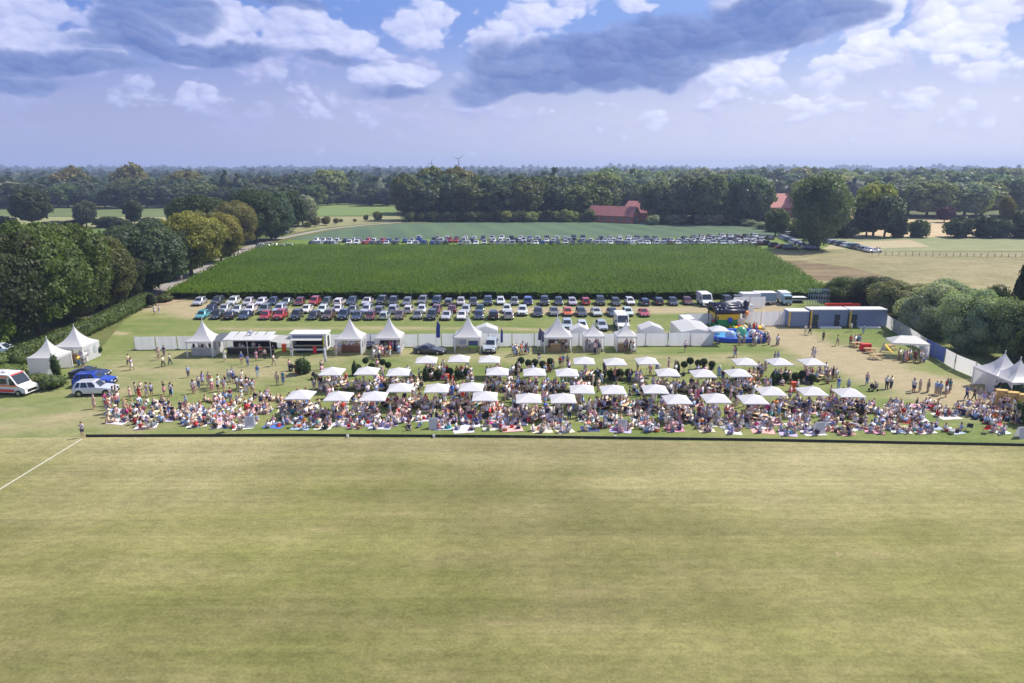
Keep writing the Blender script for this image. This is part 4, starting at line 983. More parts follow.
# ------------------------------------------------------------------ ambulance, vans and lorries
ORG = mat('orange_band', (.85, .16, .03), .4, noise_amt=.03); REDB = mat('red_band', (.75, .05, .04), .4, noise_amt=.03); YELB = mat('yellow_patch', (.65, .8, .02), .4)
VANW = mat('van_white', (.78, .78, .78), .35, noise_amt=.03, coat=.5); BLUEL = mat('blue_lamp', (.02, .06, .5), .2)
def box_van(name, label, loc, rz, L=5.9, W=2.0, H=2.65, paint=VANW, ambulance=False, cat='van'):
    t = thing(name, label, cat, loc, rz); hx = L / 2; w = W / 2
    m = MB(); prof = [(-hx, .35), (-hx, H - .15), (-hx + .15, H), (hx - 2.1, H), (hx - 1.75, H - .1), (hx - .95, 1.35), (hx - .25, 1.12), (hx - .02, .95), (hx, .35)]
    n = len(prof); vs = []
    for y, k in ((-w * .9, 1), (-w, .96), (w, .96), (w * .9, 1)):
        for x, z in prof: vs.append((x * (1 if k == 1 else .995), y, z if k == 1 or z < 1 else z - .07))
    fs = [tuple(range(n)), tuple(range(3 * n, 4 * n))[::-1]]
    for k in range(3): fs += [(k * n + i, k * n + (i + 1) % n, (k + 1) * n + (i + 1) % n, (k + 1) * n + i) for i in range(n)]
    m.add(vs, fs); b = m.obj('body', paint, t, color=(.75, .75, .75))
    m = MB(); m.box(hx - .1, hx + .02, -.65, .65, .5, .8); m.obj('grille', DARKM, b)
    m = MB(); e = .02; a1, a2 = Vector((hx - 1.70, 0, H - .2)), Vector((hx - 1.0, 0, 1.42)); nn = Vector((.84, 0, .54)) * e
    m.add([(a1.x + nn.x, -w * .8, a1.z + nn.z), (a1.x + nn.x, w * .8, a1.z + nn.z), (a2.x + nn.x, w * .88, a2.z + nn.z), (a2.x + nn.x, -w * .88, a2.z + nn.z)], [(0, 1, 2, 3)]); m.obj('windscreen', GLASS, t)
    for k in (-1, 1):
        y = k * (w + .008)
        m = MB(); m.add([(hx - 1.2, y, 1.38), (hx - 1.95, y, 1.38), (hx - 1.95, y, 2.15), (hx - 1.75, y, 2.15)], [(0, 1, 2, 3)]); m.obj('side_window', GLASS, t)
        if ambulance:
            m = MB(); m.add([(-hx + .5, y, 1.45), (hx - 2.3, y, 1.45), (hx - 2.3, y, 2.1), (-hx + .5, y, 2.1)], [(0, 1, 2, 3)]); m.obj('side_window', GLASS, t)
            for z0, z1, mm in ((2.25, 2.42, ORG), (1.18, 1.34, ORG), (.5, .8, REDB)): m = MB(); m.add([(-hx + .05, y * 1.001, z0), (hx - (2.05 if z0 > 2 else .9 if z0 > 1 else 1.5), y * 1.001, z0), (hx - (2.05 if z0 > 2 else .9 if z0 > 1 else 1.5), y * 1.001, z1), (-hx + .05, y * 1.001, z1)], [(0, 1, 2, 3)]); m.obj('side_stripe', mm, t)
            m = MB(); m.bar((-.9, y, 1.78), (-.9, y + k * .02, 1.78), .27, .27, 14); m.obj('round_emblem', YELB, t)
        m = MB(); m.box(hx - .32, hx - .02, min(k * w * .55, k * w * .86), max(k * w * .55, k * w * .86), .82, 1.02); m.obj('headlight', LAMP, t)
        m = MB(); m.box(-hx - .02, -hx + .05, min(k * w * .75, k * w * .95), max(k * w * .75, k * w * .95), .9, 1.6); m.obj('tail_light', REDLAMP, t)
        for x in (hx - 1.0, -hx + 1.15):
            m = MB(); m.bar((0, -.13, 0), (0, .13, 0), .36, n=14); wh = m.obj('wheel', TYRE, t, loc=(x, k * (w - .1), .36)); m = MB(); m.bar((0, k * .10, 0), (0, k * .145, 0), .21, n=10); m.obj('rim', RIM, wh)
        m = MB(); m.box(hx - 1.5, hx - 1.35, min(k * w, k * (w + .25)), max(k * w, k * (w + .25)), 1.4, 1.75); m.obj('mirror', DARKM, t)
    m = MB(); m.box(hx - .01, hx + .012, -.27, .27, .38, .49); m.obj('number_plate', PLATE, t)
    if ambulance:
        m = MB(); m.box(-hx + .3, -hx + .5, -.7, .7, H, H + .1); m.obj('light_bar', BLUEL, t)
        m = MB(); m.add([(hx - 1.78, -w * .84, H - .06), (hx - 1.78, w * .84, H - .06), (hx - 1.62, w * .84, H - .36), (hx - 1.62, -w * .84, H - .36)], [(0, 1, 2, 3)]); m.obj('front_band', REDB, t)
        m = MB(); m.box(-.5, 0, -.3, .3, H, H + .2); m.obj('roof_vent', ALU, t)
    return t
t = box_van('ambulance', 'white ambulance with orange and red stripes parked at the left edge', at(11, 393.0), R(-8), 6.0, 2.1, 2.65, ambulance=True, cat='ambulance')
t = box_van('delivery_van', 'white camper van behind the fence between two pagoda tents', at(621, 328), R(-90), 5.6, 2.0, 2.6)
box_van('delivery_van', 'white van behind the fence right of the stalls, beside the tarpaulin', at(687.5, 330), R(-90), 5.0, 2.0, 2.2)
box_van('delivery_van', 'tall white van standing against the corn by the car park end', at(704.5, 305), R(-90), 5.2, 2.05, 2.5)
BLUEP = mat('lorry_blue', (.20, .30, .42), .45, noise_amt=.1)
LIGHTB = mat('cab_blue', (.35, .52, .62), .35, noise_amt=.05)
def lorry(px, py, label, rz):
    t = thing('small_lorry', label, 'lorry', at(px, py), rz); t.scale = (.8, .8, .8)
    m = MB(); m.box(1.2, 2.9, -1.05, 1.05, .5, 2.5, top=.93); b = m.obj('cab', LIGHTB, t)
    m = MB(); m.box(2.86, 2.93, -.85, .85, 1.5, 2.2); m.obj('windscreen', GLASS, t)
    m = MB(); m.box(-2.9, 1.1, -1.15, 1.15, .8, 2.9); m.obj('cargo_box', ALU, t)
    m = MB(); m.box(-2.9, 2.9, -.45, .45, .5, .78); m.obj('chassis', DARKM, t)
    for k in (-1, 1):
        m = MB(); m.box(2.88, 2.95, k * .8 - .15, k * .8 + .15, .75, .95); m.obj('headlight', LAMP, t)
        for x in (2.0, -1.8): m = MB(); m.bar((x, k * .85, .45), (x, k * 1.12, .45), .45, n=12); m.obj('wheel', TYRE, t)
lorry(784, 303.5, 'small pale blue lorry facing the camera at the corn edge behind the containers', R(-95))
def trailer(px, py, L, W, H, m_, label, rz=0, name='box_trailer', cat='trailer'):
    t = thing(name, label, cat, at(px, py), rz)
    m = MB(); m.box(-L / 2, L / 2, -W / 2, W / 2, .6, H); b = m.obj('cargo_box', m_, t)
    m = MB(); m.box(-L / 2 - .03, L / 2 + .03, -W / 2 - .03, W / 2 + .03, H, H + .08); m.box(-L / 2, L / 2, -W / 2 - .02, -W / 2, .6, .75); m.obj('edge_rail', ALU, t)
    for k in (-1, 1):
        for x in (-.5, .5): m = MB(); m.bar((x, k * (W / 2 - .2), .33), (x, k * (W / 2), .33), .33, n=12); m.obj('wheel', TYRE, t)
    m = MB(); m.bar((L / 2, 0, .5), (L / 2 + 1.2, 0, .5), .06); m.obj('tow_bar', DARKM, t)
    m = MB(); m.box(-L / 2, L / 2, -.5, .5, .45, .59); m.obj('chassis', DARKM, t)
trailer(763.5, 304, 4.0, 2.3, 2.4, BLUEP, 'blue grey box trailer against the corn behind the bouncy castle')
trailer(749, 304.5, 3.6, 2.2, 2.3, ALU, 'white box trailer left of the blue grey one')
trailer(797, 302.5, 3.0, 1.6, 1.1, DARKM, 'low dark trailer right of the small lorry')

# ------------------------------------------------------------------ site containers
CONT = mat('container_paint', (.21, .26, .41), .5, noise_amt=.08); CYEL = mat('yellow_post', (.8, .5, .02), .5); CONTD = mat('container_dark', (.03, .04, .06), .4)
def container(pxl, pxr, py, H, label, doors=(), win=None):
    a, b = at(pxl, py), at(pxr, py); L = (b - a).length; W = 2.4
    t = thing('site_container', label, 'container', (a + b) / 2 + Vector((0, W / 2, 0)), 0, 'blue grey site containers')
    m = MB(); m.box(-L / 2, L / 2, -W / 2, W / 2, .15, H)
    n = int(L / .3)
    for i in range(n): x = -L / 2 + (i + .5) * L / n; m.box(x - .05, x + .05, -W / 2 - .03, -W / 2 + .01, .3, H - .2)
    m.obj('wall', CONT, t)
    m = MB(); m.box(-L / 2 - .05, L / 2 + .05, -W / 2 - .06, W / 2 + .05, H, H + .14); m.obj('roof', ALU, t)
    m = MB(); m.box(-L / 2 - .03, -L / 2 + .22, -W / 2 - .09, -W / 2 - .035, .1, H - .003); m.obj('corner_post', CYEL, t)
    m = MB(); m.box(L / 2 - .12, L / 2 + .02, -W / 2 - .08, -W / 2 - .035, .1, H - .003); m.obj('corner_post', CONT, t)
    for x in doors: m = MB(); m.box(x * L - .45, x * L + .45, -W / 2 - .06, -W / 2 - .032, .3, 2.25); d = m.obj('door', CONTD, t); m = MB(); m.box(x * L + .3, x * L + .36, -W / 2 - .09, -W / 2 - .061, 1.1, 1.3); m.obj('handle', ALU, d)
    if win is not None: m = MB(); m.box(win * L - .3, win * L + .3, -W / 2 - .06, -W / 2 - .032, 1.7, 2.2); f = m.obj('window', ALU, t); m = MB(); m.box(win * L - .22, win * L + .22, -W / 2 - .08, -W / 2 - .061, 1.77, 2.13); m.obj('pane', WIN, f)
    m = MB(); m.box(-L * .28, L * .3, -W / 2 - 1.1, -W / 2 - .1, .02, .28); m.obj('step', ALU, t) if doors else None
container(788, 807.5, 327.5, 2.7, 'short blue grey container at the left of the three')
container(809.5, 846, 327.5, 3.0, 'middle blue grey container with two dark doors', (-.36, .23))
container(848.5, 885, 327.5, 3.0, 'right blue grey container beside the fence with one dark door', (-.37,))
# stacked fence frames and a red beam behind the containers
def rack(px, py, label, name='steel_rack'):
    t = thing(name, label, 'rack', at(px, py)); 
    for i in range(4): m = MB(); m.bar((-1.6 + i * .5, 0, 0), (-1.6 + i * .5, 0, 3.2), .04); m.bar((-1.6 + i * .5, 1.2, 0), (-1.6 + i * .5, 1.2, 3.2), .04); m.bar((-1.6 + i * .5, 0, 3.2), (-1.6 + i * .5, 1.2, 3.2), .04); m.obj('upright_frame', BLUEP, t)
    m = MB()
    for z in (1, 2, 3): m.bar((-1.7, 0, z), (.2, 0, z), .035); m.bar((-1.7, 1.2, z), (.2, 1.2, z), .035)
    m.obj('cross_rail', BLUEP, t)
rack(818, 306, 'left steel frame rack behind the middle container'); rack(828, 306, 'second steel frame rack behind the middle container')
rack(852, 304, 'steel frame with thin rods behind the right container')
m = MB(); m.box(-3.2, 3.2, -.5, .5, .5, .95); m.box(-3.2, 3.2, -.55, -.5, .4, 1.1)
for x in (-2.5, 2.5): m.box(x - .1, x + .1, -.3, .3, 0, .5)
tag(m.obj('red_beam', REDB, loc=at(842, 308.5)), 'long red steel beam lying behind the containers', 'beam')

# ------------------------------------------------------------------ screened fences
def fence(pts, H, label, widths=None, m_=WHITE_CLOTH, mats_=None, step=3.45, colr=None):
    t = thing('screened_fence', label, 'fence', pts[0]); o = Vector(pts[0]); k = 0
    for a, b in zip(pts, pts[1:]):
        a = Vector(a) - o; b = Vector(b) - o; L = (b - a).length; n = max(1, round(L / step)); d = (b - a) / n; u = d.normalized(); nn = Vector((-u.y, u.x, 0))
        for i in range(n):
            p = a + d * i; q = p + d; m = MB(); g = .08; NS = 8
            hh = H + rc.uniform(-.05, .05)
            vs = []
            for j in range(NS + 1):
                s_ = p + u * g + (q - p - u * 2 * g) * (j / NS); wv = nn * (.05 * sin(j * 2.1 + k))
                vs += [(s_.x, s_.y, .05), (s_.x + wv.x, s_.y + wv.y, hh * .55), (s_.x, s_.y, hh - .03 * sin(pi * j / NS))]
            m.add(vs, [(3 * j + r_, 3 * j + 3 + r_, 3 * j + 4 + r_, 3 * j + 1 + r_) for j in range(NS) for r_ in (0, 1)])
            mm = mats_.get(k, m_) if mats_ else m_
            m.obj('panel', mm, t, smooth=True); m = MB(); m.bar((p.x, p.y, 0), (p.x, p.y, H + .05), .035); m.box(p.x - .35, p.x + .35, p.y - .12, p.y + .12, 0, .13); m.obj('post', STEEL, t); k += 1
    return t
fence([at(135, 350), at(178, 349), at(300, 347.5), at(410, 347), at(512, 346.5), at(700, 346), at(798, 345.5)][:1] + [at(178, 349.5), at(300, 347.5), at(512, 346.5), at(712, 346)], 2.05, 'long white screened fence behind the stalls, from the left tent to the pool')
fence([at(797, 325), at(742, 326.5)], 2.5, 'white screened fence left of the containers, behind the bouncy castle', step=3)
fence([at(742, 326), at(733, 309), at(765, 308)], 2.3, 'white screened yard fence round the trailers', step=3)
BLUEFAB = mat('blue_tarpaulin', (.10, .17, .45), .6, noise_amt=.1)
fence([at(886, 327), at(925, 352.5), at(954, 369.5), at(974, 378), at(1000, 394)], 2.15, 'screened fence running down the right side, with one blue panel', mats_={5: BLUEFAB, 6: BLUEFAB})
fence([at(712, 346), at(686, 325), at(730, 324)], 2.0, 'white screened yard fence around the white vans', step=3.2)

WOODG = mat('weathered_wood', (.22, .20, .17), .9)
t = thing('pasture_fence', 'low post and wire fence between the pale pasture and the dry meadow', 'fence', at(872, 255.5))
o_ = t.location.copy(); a_, b_ = at(872, 255.5), at(1100, 258.5); n_ = 34
for i in range(n_): p = a_ + (b_ - a_) * (i / (n_ - 1)) - o_; m = MB(); m.box(p.x - .06, p.x + .06, p.y - .06, p.y + .06, 0, 1.15); m.obj('post', WOODG, t)
m = MB()
for z in (.45, .8, 1.1): m.bar(Vector((0, 0, z)), b_ - a_ + Vector((0, 0, z)), .02, n=4)
m.obj('wire', STEEL, t)

# ------------------------------------------------------------------ tents
INSIDE = mat('tent_shade_cloth', (.7, .7, .72), .8)
CLEARW = mat('clear_window', (.35, .38, .42), .15, noise_amt=.05)
def tent_roof_mesh(W, he, hp, val=.28):
    m = MB(); N = 10; h = W / 2; vs = []; rows = [(1.0, he - val), (1.0, he)] + [(1 - i / N, None) for i in range(1, N + 1)]
    for r_, z in rows:
        zz = z if z is not None else he + (hp - he) * ((1 - r_) * .42 + .58 * (1 - r_) ** 3.0)
        for k in range(16):
            e = k / 4; s_ = int(e); f = e - s_
            c = [(-1, -1), (1, -1), (1, 1), (-1, 1)]; a, b = c[s_ % 4], c[(s_ + 1) % 4]; x, y = a[0] + (b[0] - a[0]) * f, a[1] + (b[1] - a[1]) * f
            sag = 1 - .05 * sin(pi * f) * (r_ if r_ < 1 else .0); vs.append((x * h * max(r_, .012) * sag, y * h * max(r_, .012) * sag, zz - (.0 if z is None else .0)))
    for j in range(len(rows) - 1):
        m.add([], []); 
    fs = [(j * 16 + k, j * 16 + (k + 1) % 16, (j + 1) * 16 + (k + 1) % 16, (j + 1) * 16 + k) for j in range(len(rows) - 1) for k in range(16)]
    m.add(vs, fs + [tuple(range((len(rows) - 1) * 16, len(rows) * 16))]); return m
TENTG = 'white pagoda tents'
def pagoda(px, py, W, hp, label, walls='LRB', he=2.35, windows='', rz=0.0, group=TENTG):
    """py is the front edge; walls named Left Right Back Front"""
    g = at(px, py) + Vector((0, W / 2, 0)); t = thing('pagoda_tent', label, 'tent', g, rz, group); h = W / 2
    tent_roof_mesh(W, he, hp).obj('roof', WHITE_PVC, t)
    m = MB(); m.bar((0, 0, hp - .25), (0, 0, hp + .25), .07, .04); m.ball((0, 0, hp + .28), .08); m.obj('peak_cap', WHITE_PVC, t)
    for x in (-1, 1):
        for y in (-1, 1): m = MB(); m.box(x * (h - .09) - .06, x * (h - .09) + .06, y * (h - .09) - .06, y * (h - .09) + .06, 0, he); m.obj('leg', ALU, t)
    def wall(a, b, win):
        a, b = Vector(a), Vector(b); m = MB(); N = 8; u = (b - a); nn = Vector((-u.y, u.x, 0)).normalized(); vs = []
        for j in range(N + 1):
            p = a + u * (j / N) + nn * (.035 * sin(j * 2.4)); vs += [(p.x, p.y, .04), (p.x, p.y, he - .1)]
        m.add(vs, [(2 * j, 2 * j + 2, 2 * j + 3, 2 * j + 1) for j in range(N)]); w = m.obj('side_wall', WHITE_PVC, t, smooth=True)
        if win:
            for c in (.3, .7):
                m = MB(); pts = []
                for (dx, dz) in ((-.32, .9), (.32, .9), (.32, 1.6), (.2, 1.85), (0, 1.95), (-.2, 1.85), (-.32, 1.6)):
                    p = a + u * c + u.normalized() * dx - nn * (-.06); pts.append((p.x, p.y, dz))
                m.add(pts, [tuple(range(7))]); m.obj('arched_window', CLEARW, w)
                m = MB(); q = a + u * c + nn * -.06; m.add([(p[0] - 2 * nn.x * .06, p[1] - 2 * nn.y * .06, p[2]) for p in pts], [tuple(range(7))]); m.obj('arched_window', CLEARW, w)
    e = h - .05
    S = dict(L=((-e, -e, 0), (-e, e, 0)), R=((e, -e, 0), (e, e, 0)), B=((-e, e, 0), (e, e, 0)), F=((-e, -e, 0), (e, -e, 0)))
    for k in walls: wall(*S[k], k in windows)
    return t, g
def counter(g, x0, x1, y, label, m_=WOOD, hgt=1.05, name='bar_counter', cat='counter'):
    m = MB(); m.box(x0, x1, y, y + .55, 0, hgt); m.box(x0 - .05, x1 + .05, y - .05, y + .62, hgt, hgt + .05)
    n = int((x1 - x0) / .4)
    for i in range(n + 1): x = x0 + (x1 - x0) * i / n; m.box(x - .02, x + .02, y - .02, y, 0, hgt)
    return tag(m.obj(name, m_, loc=g), label, cat)
t, g = pagoda(43, 375.5, 3.6, 4.5, 'white pagoda tent closed towards the ambulance, left one of the left pair', 'FLB')
t, g = pagoda(70, 363.5, 4.0, 4.8, 'white pagoda tent open to the front, right one of the left pair', 'LBR', windows='R'); counter(g, -2.0, .9, -1.2, 'low wooden counter in the right tent of the left pair')
t, g = pagoda(200, 357.5, 3.75, 5.0, 'white pagoda tent with arched side windows at the left end of the fence', 'BR', windows='R'); counter(g, -1.5, 1.3, -1.0, 'white bar with people behind it in the tent at the fence end', WHITE_CLOTH)
t, g = pagoda(348.5, 355, 3.8, 5.1, 'white pagoda tent full of wooden shelves, right of the food truck', 'LBR', windows='R')
for i in range(3):
    m = MB(); x = -1.5 + i * 1.05
    for z in (.2, .7, 1.2, 1.7): m.box(x, x + .95, .9, 1.3, z, z + .04)
    for s_ in (0, .91): m.box(x + s_, x + s_ + .04, .9, 1.3, 0, 2.0)
    for j in range(18): z = (.24, .74, 1.24)[j % 3]; m.box(x + .08 + (j // 3) * .14, x + .16 + (j // 3) * .14, .95, 1.15, z, z + .22 + .1 * (j % 2))
    tag(m.obj('wooden_shelf', WOOD, loc=g), f"wooden display shelf in the tent right of the food truck, {('left', 'middle', 'right')[i]} one", 'shelf', 'display shelves')
counter(g, -1.6, 1.6, -.6, 'long brown counter before the wooden shelves', mat('dark_wood', (.22, .10, .06), .6, noise_amt=.2))
t, g = pagoda(388, 354, 3.8, 5.1, 'white pagoda tent crowded with guests, right of the one with shelves', 'LBR', windows='R')
m = MB(); m.box(-1.8, 1.8, 1.75, 1.8, .1, 2.2); tag(m.obj('backdrop', BLACKF, loc=g), 'black backdrop inside the crowded pagoda tent', 'backdrop'); counter(g, -1.5, 1.5, -.2, 'black bar in the crowded pagoda tent', BLACKF)
t, g = pagoda(467.5, 353, 3.9, 5.25, 'white pagoda tent with a green poster, left of the silver show car', 'LBR')
m = MB(); m.box(-.5, .5, -.03, .03, .5, 2.1); m.box(-.5, .5, -.2, .2, 0, .06); tag(m.obj('roll_up_banner', mat('pale_banner', (.45, .5, .65), .5), loc=g + Vector((-.9, 1.2, 0))), 'pale upright banner inside the tent with the green poster', 'banner')
m = MB(); m.box(-.7, .7, -.05, .05, .45, 1.6, 0); m.box(-.65, .65, -.07, -.051, .95, 1.55, 1); m.box(-.65, .65, -.07, -.051, .5, .9, 2)
for x in (-.6, .6): m.box(x - .03, x + .03, -.25, .25, 0, .45)
tag(m.obj('poster_stand', [DARKM, mat('poster_blue', (.05, .08, .25), .5), mat('poster_green', (.25, .5, .08), .5)], loc=g + Vector((.8, -1.0, 0))), 'dark poster stand with a green lower half in the tent', 'poster stand')
# annexes: small ridge tent beside it
def ridge_tent(px, py, W, D_, label, he=2.1, hp=2.8, rz=0):
    t = thing('ridge_tent', label, 'tent', at(px, py) + Vector((0, D_ / 2, 0)), rz); x, y = W / 2, D_ / 2
    m = MB(); m.add([(-x, -y, he), (x, -y, he), (x, y, he), (-x, y, he), (0, -y, hp), (0, y, hp)], [(0, 4, 5, 3), (1, 2, 5, 4), (0, 1, 4), (2, 3, 5)]); m.obj('roof', WHITE_PVC, t)
    m = MB(); m.add([(-x, -y, 0), (x, -y, 0), (x, y, 0), (-x, y, 0), (-x, -y, he), (x, -y, he), (x, y, he), (-x, y, he)], [(0, 1, 5, 4), (1, 2, 6, 5), (2, 3, 7, 6), (3, 0, 4, 7)]); m.obj('side_wall', WHITE_PVC, t)
ridge_tent(486, 343.8, 3.6, 2.6, 'small white ridge tent leaning against the tent with the green poster'); ridge_tent(652, 343, 3.6, 3.2, 'small white ridge tent behind the fence, right of the last stall')
ridge_tent(580, 344, 3.0, 2.5, 'small white store tent between the large stall tent and the next one')
t, g = pagoda(558, 353, 4.1, 5.2, 'tallest white pagoda tent with a light wooden bar', 'LBR'); counter(g, -1.1, 1.1, -1.3, 'light wooden bar under the tallest pagoda tent')
m = MB(); m.box(-1.2, 1.6, 1.5, 1.9, 0, 1.9)
tag(m.obj('bottle_cabinet', mat('dark_cabinet', (.08, .07, .075), .5), loc=g), 'dark cabinet behind the bar of the tallest tent', 'cabinet')
t, g = pagoda(594, 352, 3.0, 4.0, 'small white pagoda tent with guests in pink and white, middle of three stalls', 'LBR'); counter(g, -1.1, 1.1, -.9, 'white table bar in the middle one of three stalls', WHITE_CLOTH)
t, g = pagoda(626.5, 352, 3.0, 4.15, 'small white pagoda tent with a wooden bar, right one of three stalls', 'LBR'); counter(g, -1.3, 0, -1.0, 'short wooden bar in the right one of three stalls')
ridge_tent(697, 344, 5.0, 7.5, 'long white covered store inside the yard fence, left of the pool', 1.9, 2.35)
ridge_tent(740, 318, 4.6, 3.0, 'white covered store behind the bouncy castle, before the trailers', 2.3, 2.9)
t, g = pagoda(1011, 395, 4.2, 4.6, 'white pagoda tent over the fence corner at the right edge, left one of the pair', 'B'); t, g = pagoda(1027, 402, 4.2, 4.5, 'white pagoda tent cut by the right edge of the photo', 'LB')

# food stalls
t = thing('food_stall', 'low white roofed food stall with a dark open kitchen, left of the food truck', 'stall', at(248, 357) + Vector((0, 1.6, 0)))
m = MB(); m.box(-3.4, 3.4, -1.6, 1.6, 2.35, 2.5); 
for i in range(5): m.add([(-3.4 + i * 1.36, -1.6, 2.51), (-2.2 + i * 1.36, -1.6, 2.51), (-2.2 + i * 1.36, 1.6, 3.0), (-3.4 + i * 1.36, 1.6, 3.0)], [(0, 1, 2, 3)], 0)
m.obj('roof', WHITE_PVC, t)
m = MB(); m.box(-3.2, 3.2, 1.4, 1.5, .3, 2.3); m.box(-3.2, 3.2, -.9, -.3, .3, 1.15); m.obj('kitchen', DARKM, t)
m = MB(); m.box(-3.0, 3.0, -.92, -.25, 1.151, 1.2); m.obj('worktop', STEEL, t)
for x in (-3.3, 0, 3.3):
    m = MB(); m.bar((x, -1.5, 0), (x, -1.5, 2.35), .05); m.obj('leg', ALU, t)
m = MB(); m.box(-.15, .15, 0, .3, 2.9, 3.5); m.box(-.5, .5, .1, .2, 3.1, 3.35); m.obj('roof_ornament', WHITE_CLOTH, t)
m = MB(); m.add([(3.4, -1.6, 2.3), (6.0, -1.9, 2.0), (6.0, 1.6, 2.2), (3.4, 1.6, 2.5)], [(0, 1, 2, 3)]); m.obj('side_awning', WHITE_CLOTH, t)
m = MB(); m.add([(-3.5, -1.6, 2.3), (-5.8, -1.2, 2.2), (-4.9, 1.9, 2.75), (-3.5, 1.6, 2.75)], [(0, 1, 2, 3)]); m.obj('side_awning', mat('grey_awning', (.10, .11, .13), .7), t)
t = thing('food_truck', 'white food truck with open serving hatch and striped awning', 'food truck', at(309, 353.5) + Vector((0, 1.3, 0)))
m = MB()
for b in ((-2.6, 2.6, .9, 1.2, .45, 2.75), (-2.6, -2.3, -1.2, .9, .45, 2.75), (2.1, 2.6, -1.2, .9, .45, 2.75), (-2.3, 2.1, -1.2, .9, .45, .7), (-2.7, 2.7, -1.3, 1.3, 2.751, 2.95)): m.box(*b)
m.obj('body', VANW, t)
m = MB(); m.box(-2.3, 2.1, -1.15, -.6, .7, 1.25); m.box(-2.25, 2.05, .3, .85, .72, 1.7); m.obj('kitchen', DARKM, t)
m = MB(); m.box(-2.3, 2.1, -1.55, -1.21, 1.2, 1.27); m.obj('serving_shelf', STEEL, t)
m = MB(); m.add([(-2.35, -1.25, 2.35), (2.15, -1.25, 2.35), (2.15, -2.1, 2.15), (-2.35, -2.1, 2.15)], [(0, 1, 2, 3)]); m.obj('hatch_flap', WHITE_PVC, t)
m = MB(); m.box(-2.3, 2.1, -1.24, -1.205, 2.4, 2.72); m.obj('menu_panel', mat('menu_blue', (.16, .2, .33), .6, noise_amt=.4, noise_scale=9), t)
m = MB(); m.box(2.12, 2.3, -1.24, -1.205, 1.0, 2.6); m.obj('side_stripe', mat('stripe_yellow', (.7, .6, .05), .5), t)
m = MB(); m.box(2.601, 2.63, -.5, .5, .8, 2.4); m.obj('door', DARKM, t)
for x in (-1.4, 1.3):
    for y in (-1.0, 1.0): m = MB(); m.bar((x, y - .1, .36), (x, y + .1, .36), .36, n=12); m.obj('wheel', TYRE, t)
# pop-up gazebo at the right
t = thing('popup_gazebo', 'pale pop-up gazebo with guests under it, standing at the right fence', 'gazebo', at(911, 358.5) + Vector((0, 1.4, 0)), R(-12)); W, Dp = 4.9, 3.0
m = MB(); x, y = W / 2, Dp / 2
m.add([(-x, -y, 2.2), (x, -y, 2.2), (x, y, 2.2), (-x, y, 2.2), (-x * .4, 0, 3.0), (x * .4, 0, 3.0), (-x, -y, 1.95), (x, -y, 1.95), (x, y, 1.95), (-x, y, 1.95)], [(0, 1, 5, 4), (1, 2, 5), (2, 3, 4, 5), (3, 0, 4), (0, 6, 7, 1), (1, 7, 8, 2), (2, 8, 9, 3), (3, 9, 6, 0)]); m.obj('roof', WHITE_PVC, t)
for a in (-x, x):
    for b in (-y, y): m = MB(); m.bar((a * .98, b * .98, 0), (a * .98, b * .98, 2.1), .03); m.obj('leg', ALU, t)
m = MB(); m.add([(x, -y, 0), (x, y, 0), (x, y, 1.9), (x, -y, 1.9)], [(0, 1, 2, 3)]); m.obj('side_wall', WHITE_CLOTH, t)
# straw bale wall at the right edge
STRAW = mat('straw', (.55, .38, .14), .95, noise_amt=.25, noise_scale=3, bump=.6)
bl0 = at(1000, 404); bl1 = at(1034, 411); k = 0
for row in range(2):
    for i in range(4):
        p = bl0 + (bl1 - bl0) * (i / 3.0) + Vector((0, 0, row * .86)); m = MB(); m.box(-.62, .62, -.4, .4, 0, .84, top=.96)
        for s_ in (-.3, .3): m.box(s_ - .015, s_ + .015, -.41, .41, .0, .845)
        o = m.obj('straw_bale', STRAW, loc=p, rz=-.35); tag(o, f"yellow straw bale, {('bottom', 'top')[row]} layer of the wall at the right edge, {nth(i)} from left", 'straw bale', 'straw bales at the right edge')
blob_bush(1010, 399, 2.2, 3.2, (.03, .055, .025), 'dark leafy shrub between the straw bales and the right pagoda tents', seed=12)
blob_bush(1024, 424, 2.6, 2.0, (.06, .10, .03), 'light green shrub at the right edge before the straw bales', seed=13)

# ------------------------------------------------------------------ parasols
def make_parasol():
    t = thing('parasol', 'white square parasol', 'parasol'); W = 2.72; h = W / 2; he, hp = 2.30, 2.93
    m = MB(); c = [(-h, -h), (h, -h), (h, h), (-h, h)]; vs = [(x, y, he) for x, y in c] + [(0, 0, hp)] + [(x, y, he - .10) for x, y in c]
    mids = [(0, -h * .97), (h * .97, 0), (0, h * .97), (-h * .97, 0)]; vs += [(x, y, he + .01) for x, y in mids] + [(x, y, he - .09) for x, y in mids]
    fs = []
    for i in range(4): j = (i + 1) % 4; fs += [(i, 9 + i, 4), (9 + i, j, 4), (i, 5 + i, 13 + i, 9 + i), (9 + i, 13 + i, 5 + j, j)]
    m.add(vs, fs); m.obj('canopy', PARASOL, t)
    m = MB(); m.bar((0, 0, 0), (0, 0, hp + .02), .035, n=8); m.ball((0, 0, hp + .05), .05); m.obj('pole', ALU, t, smooth=True)
    for i in range(8):
        a = i * pi / 4; L = h * (1.40 if i % 2 else .97); m = MB(); m.bar((0, 0, hp - .08), (cos(a) * L, sin(a) * L, he - .01), .012, n=4); m.bar((0, 0, hp - .75), (cos(a) * L * .5, sin(a) * L * .5, he + .25), .01, n=4); m.obj('rib', ALU, t)
    m = MB(); m.box(-.35, .35, -.35, .35, 0, .09); m.obj('base_plate', DARKM, t)
    return t
PAR = make_parasol(); protect(PAR)
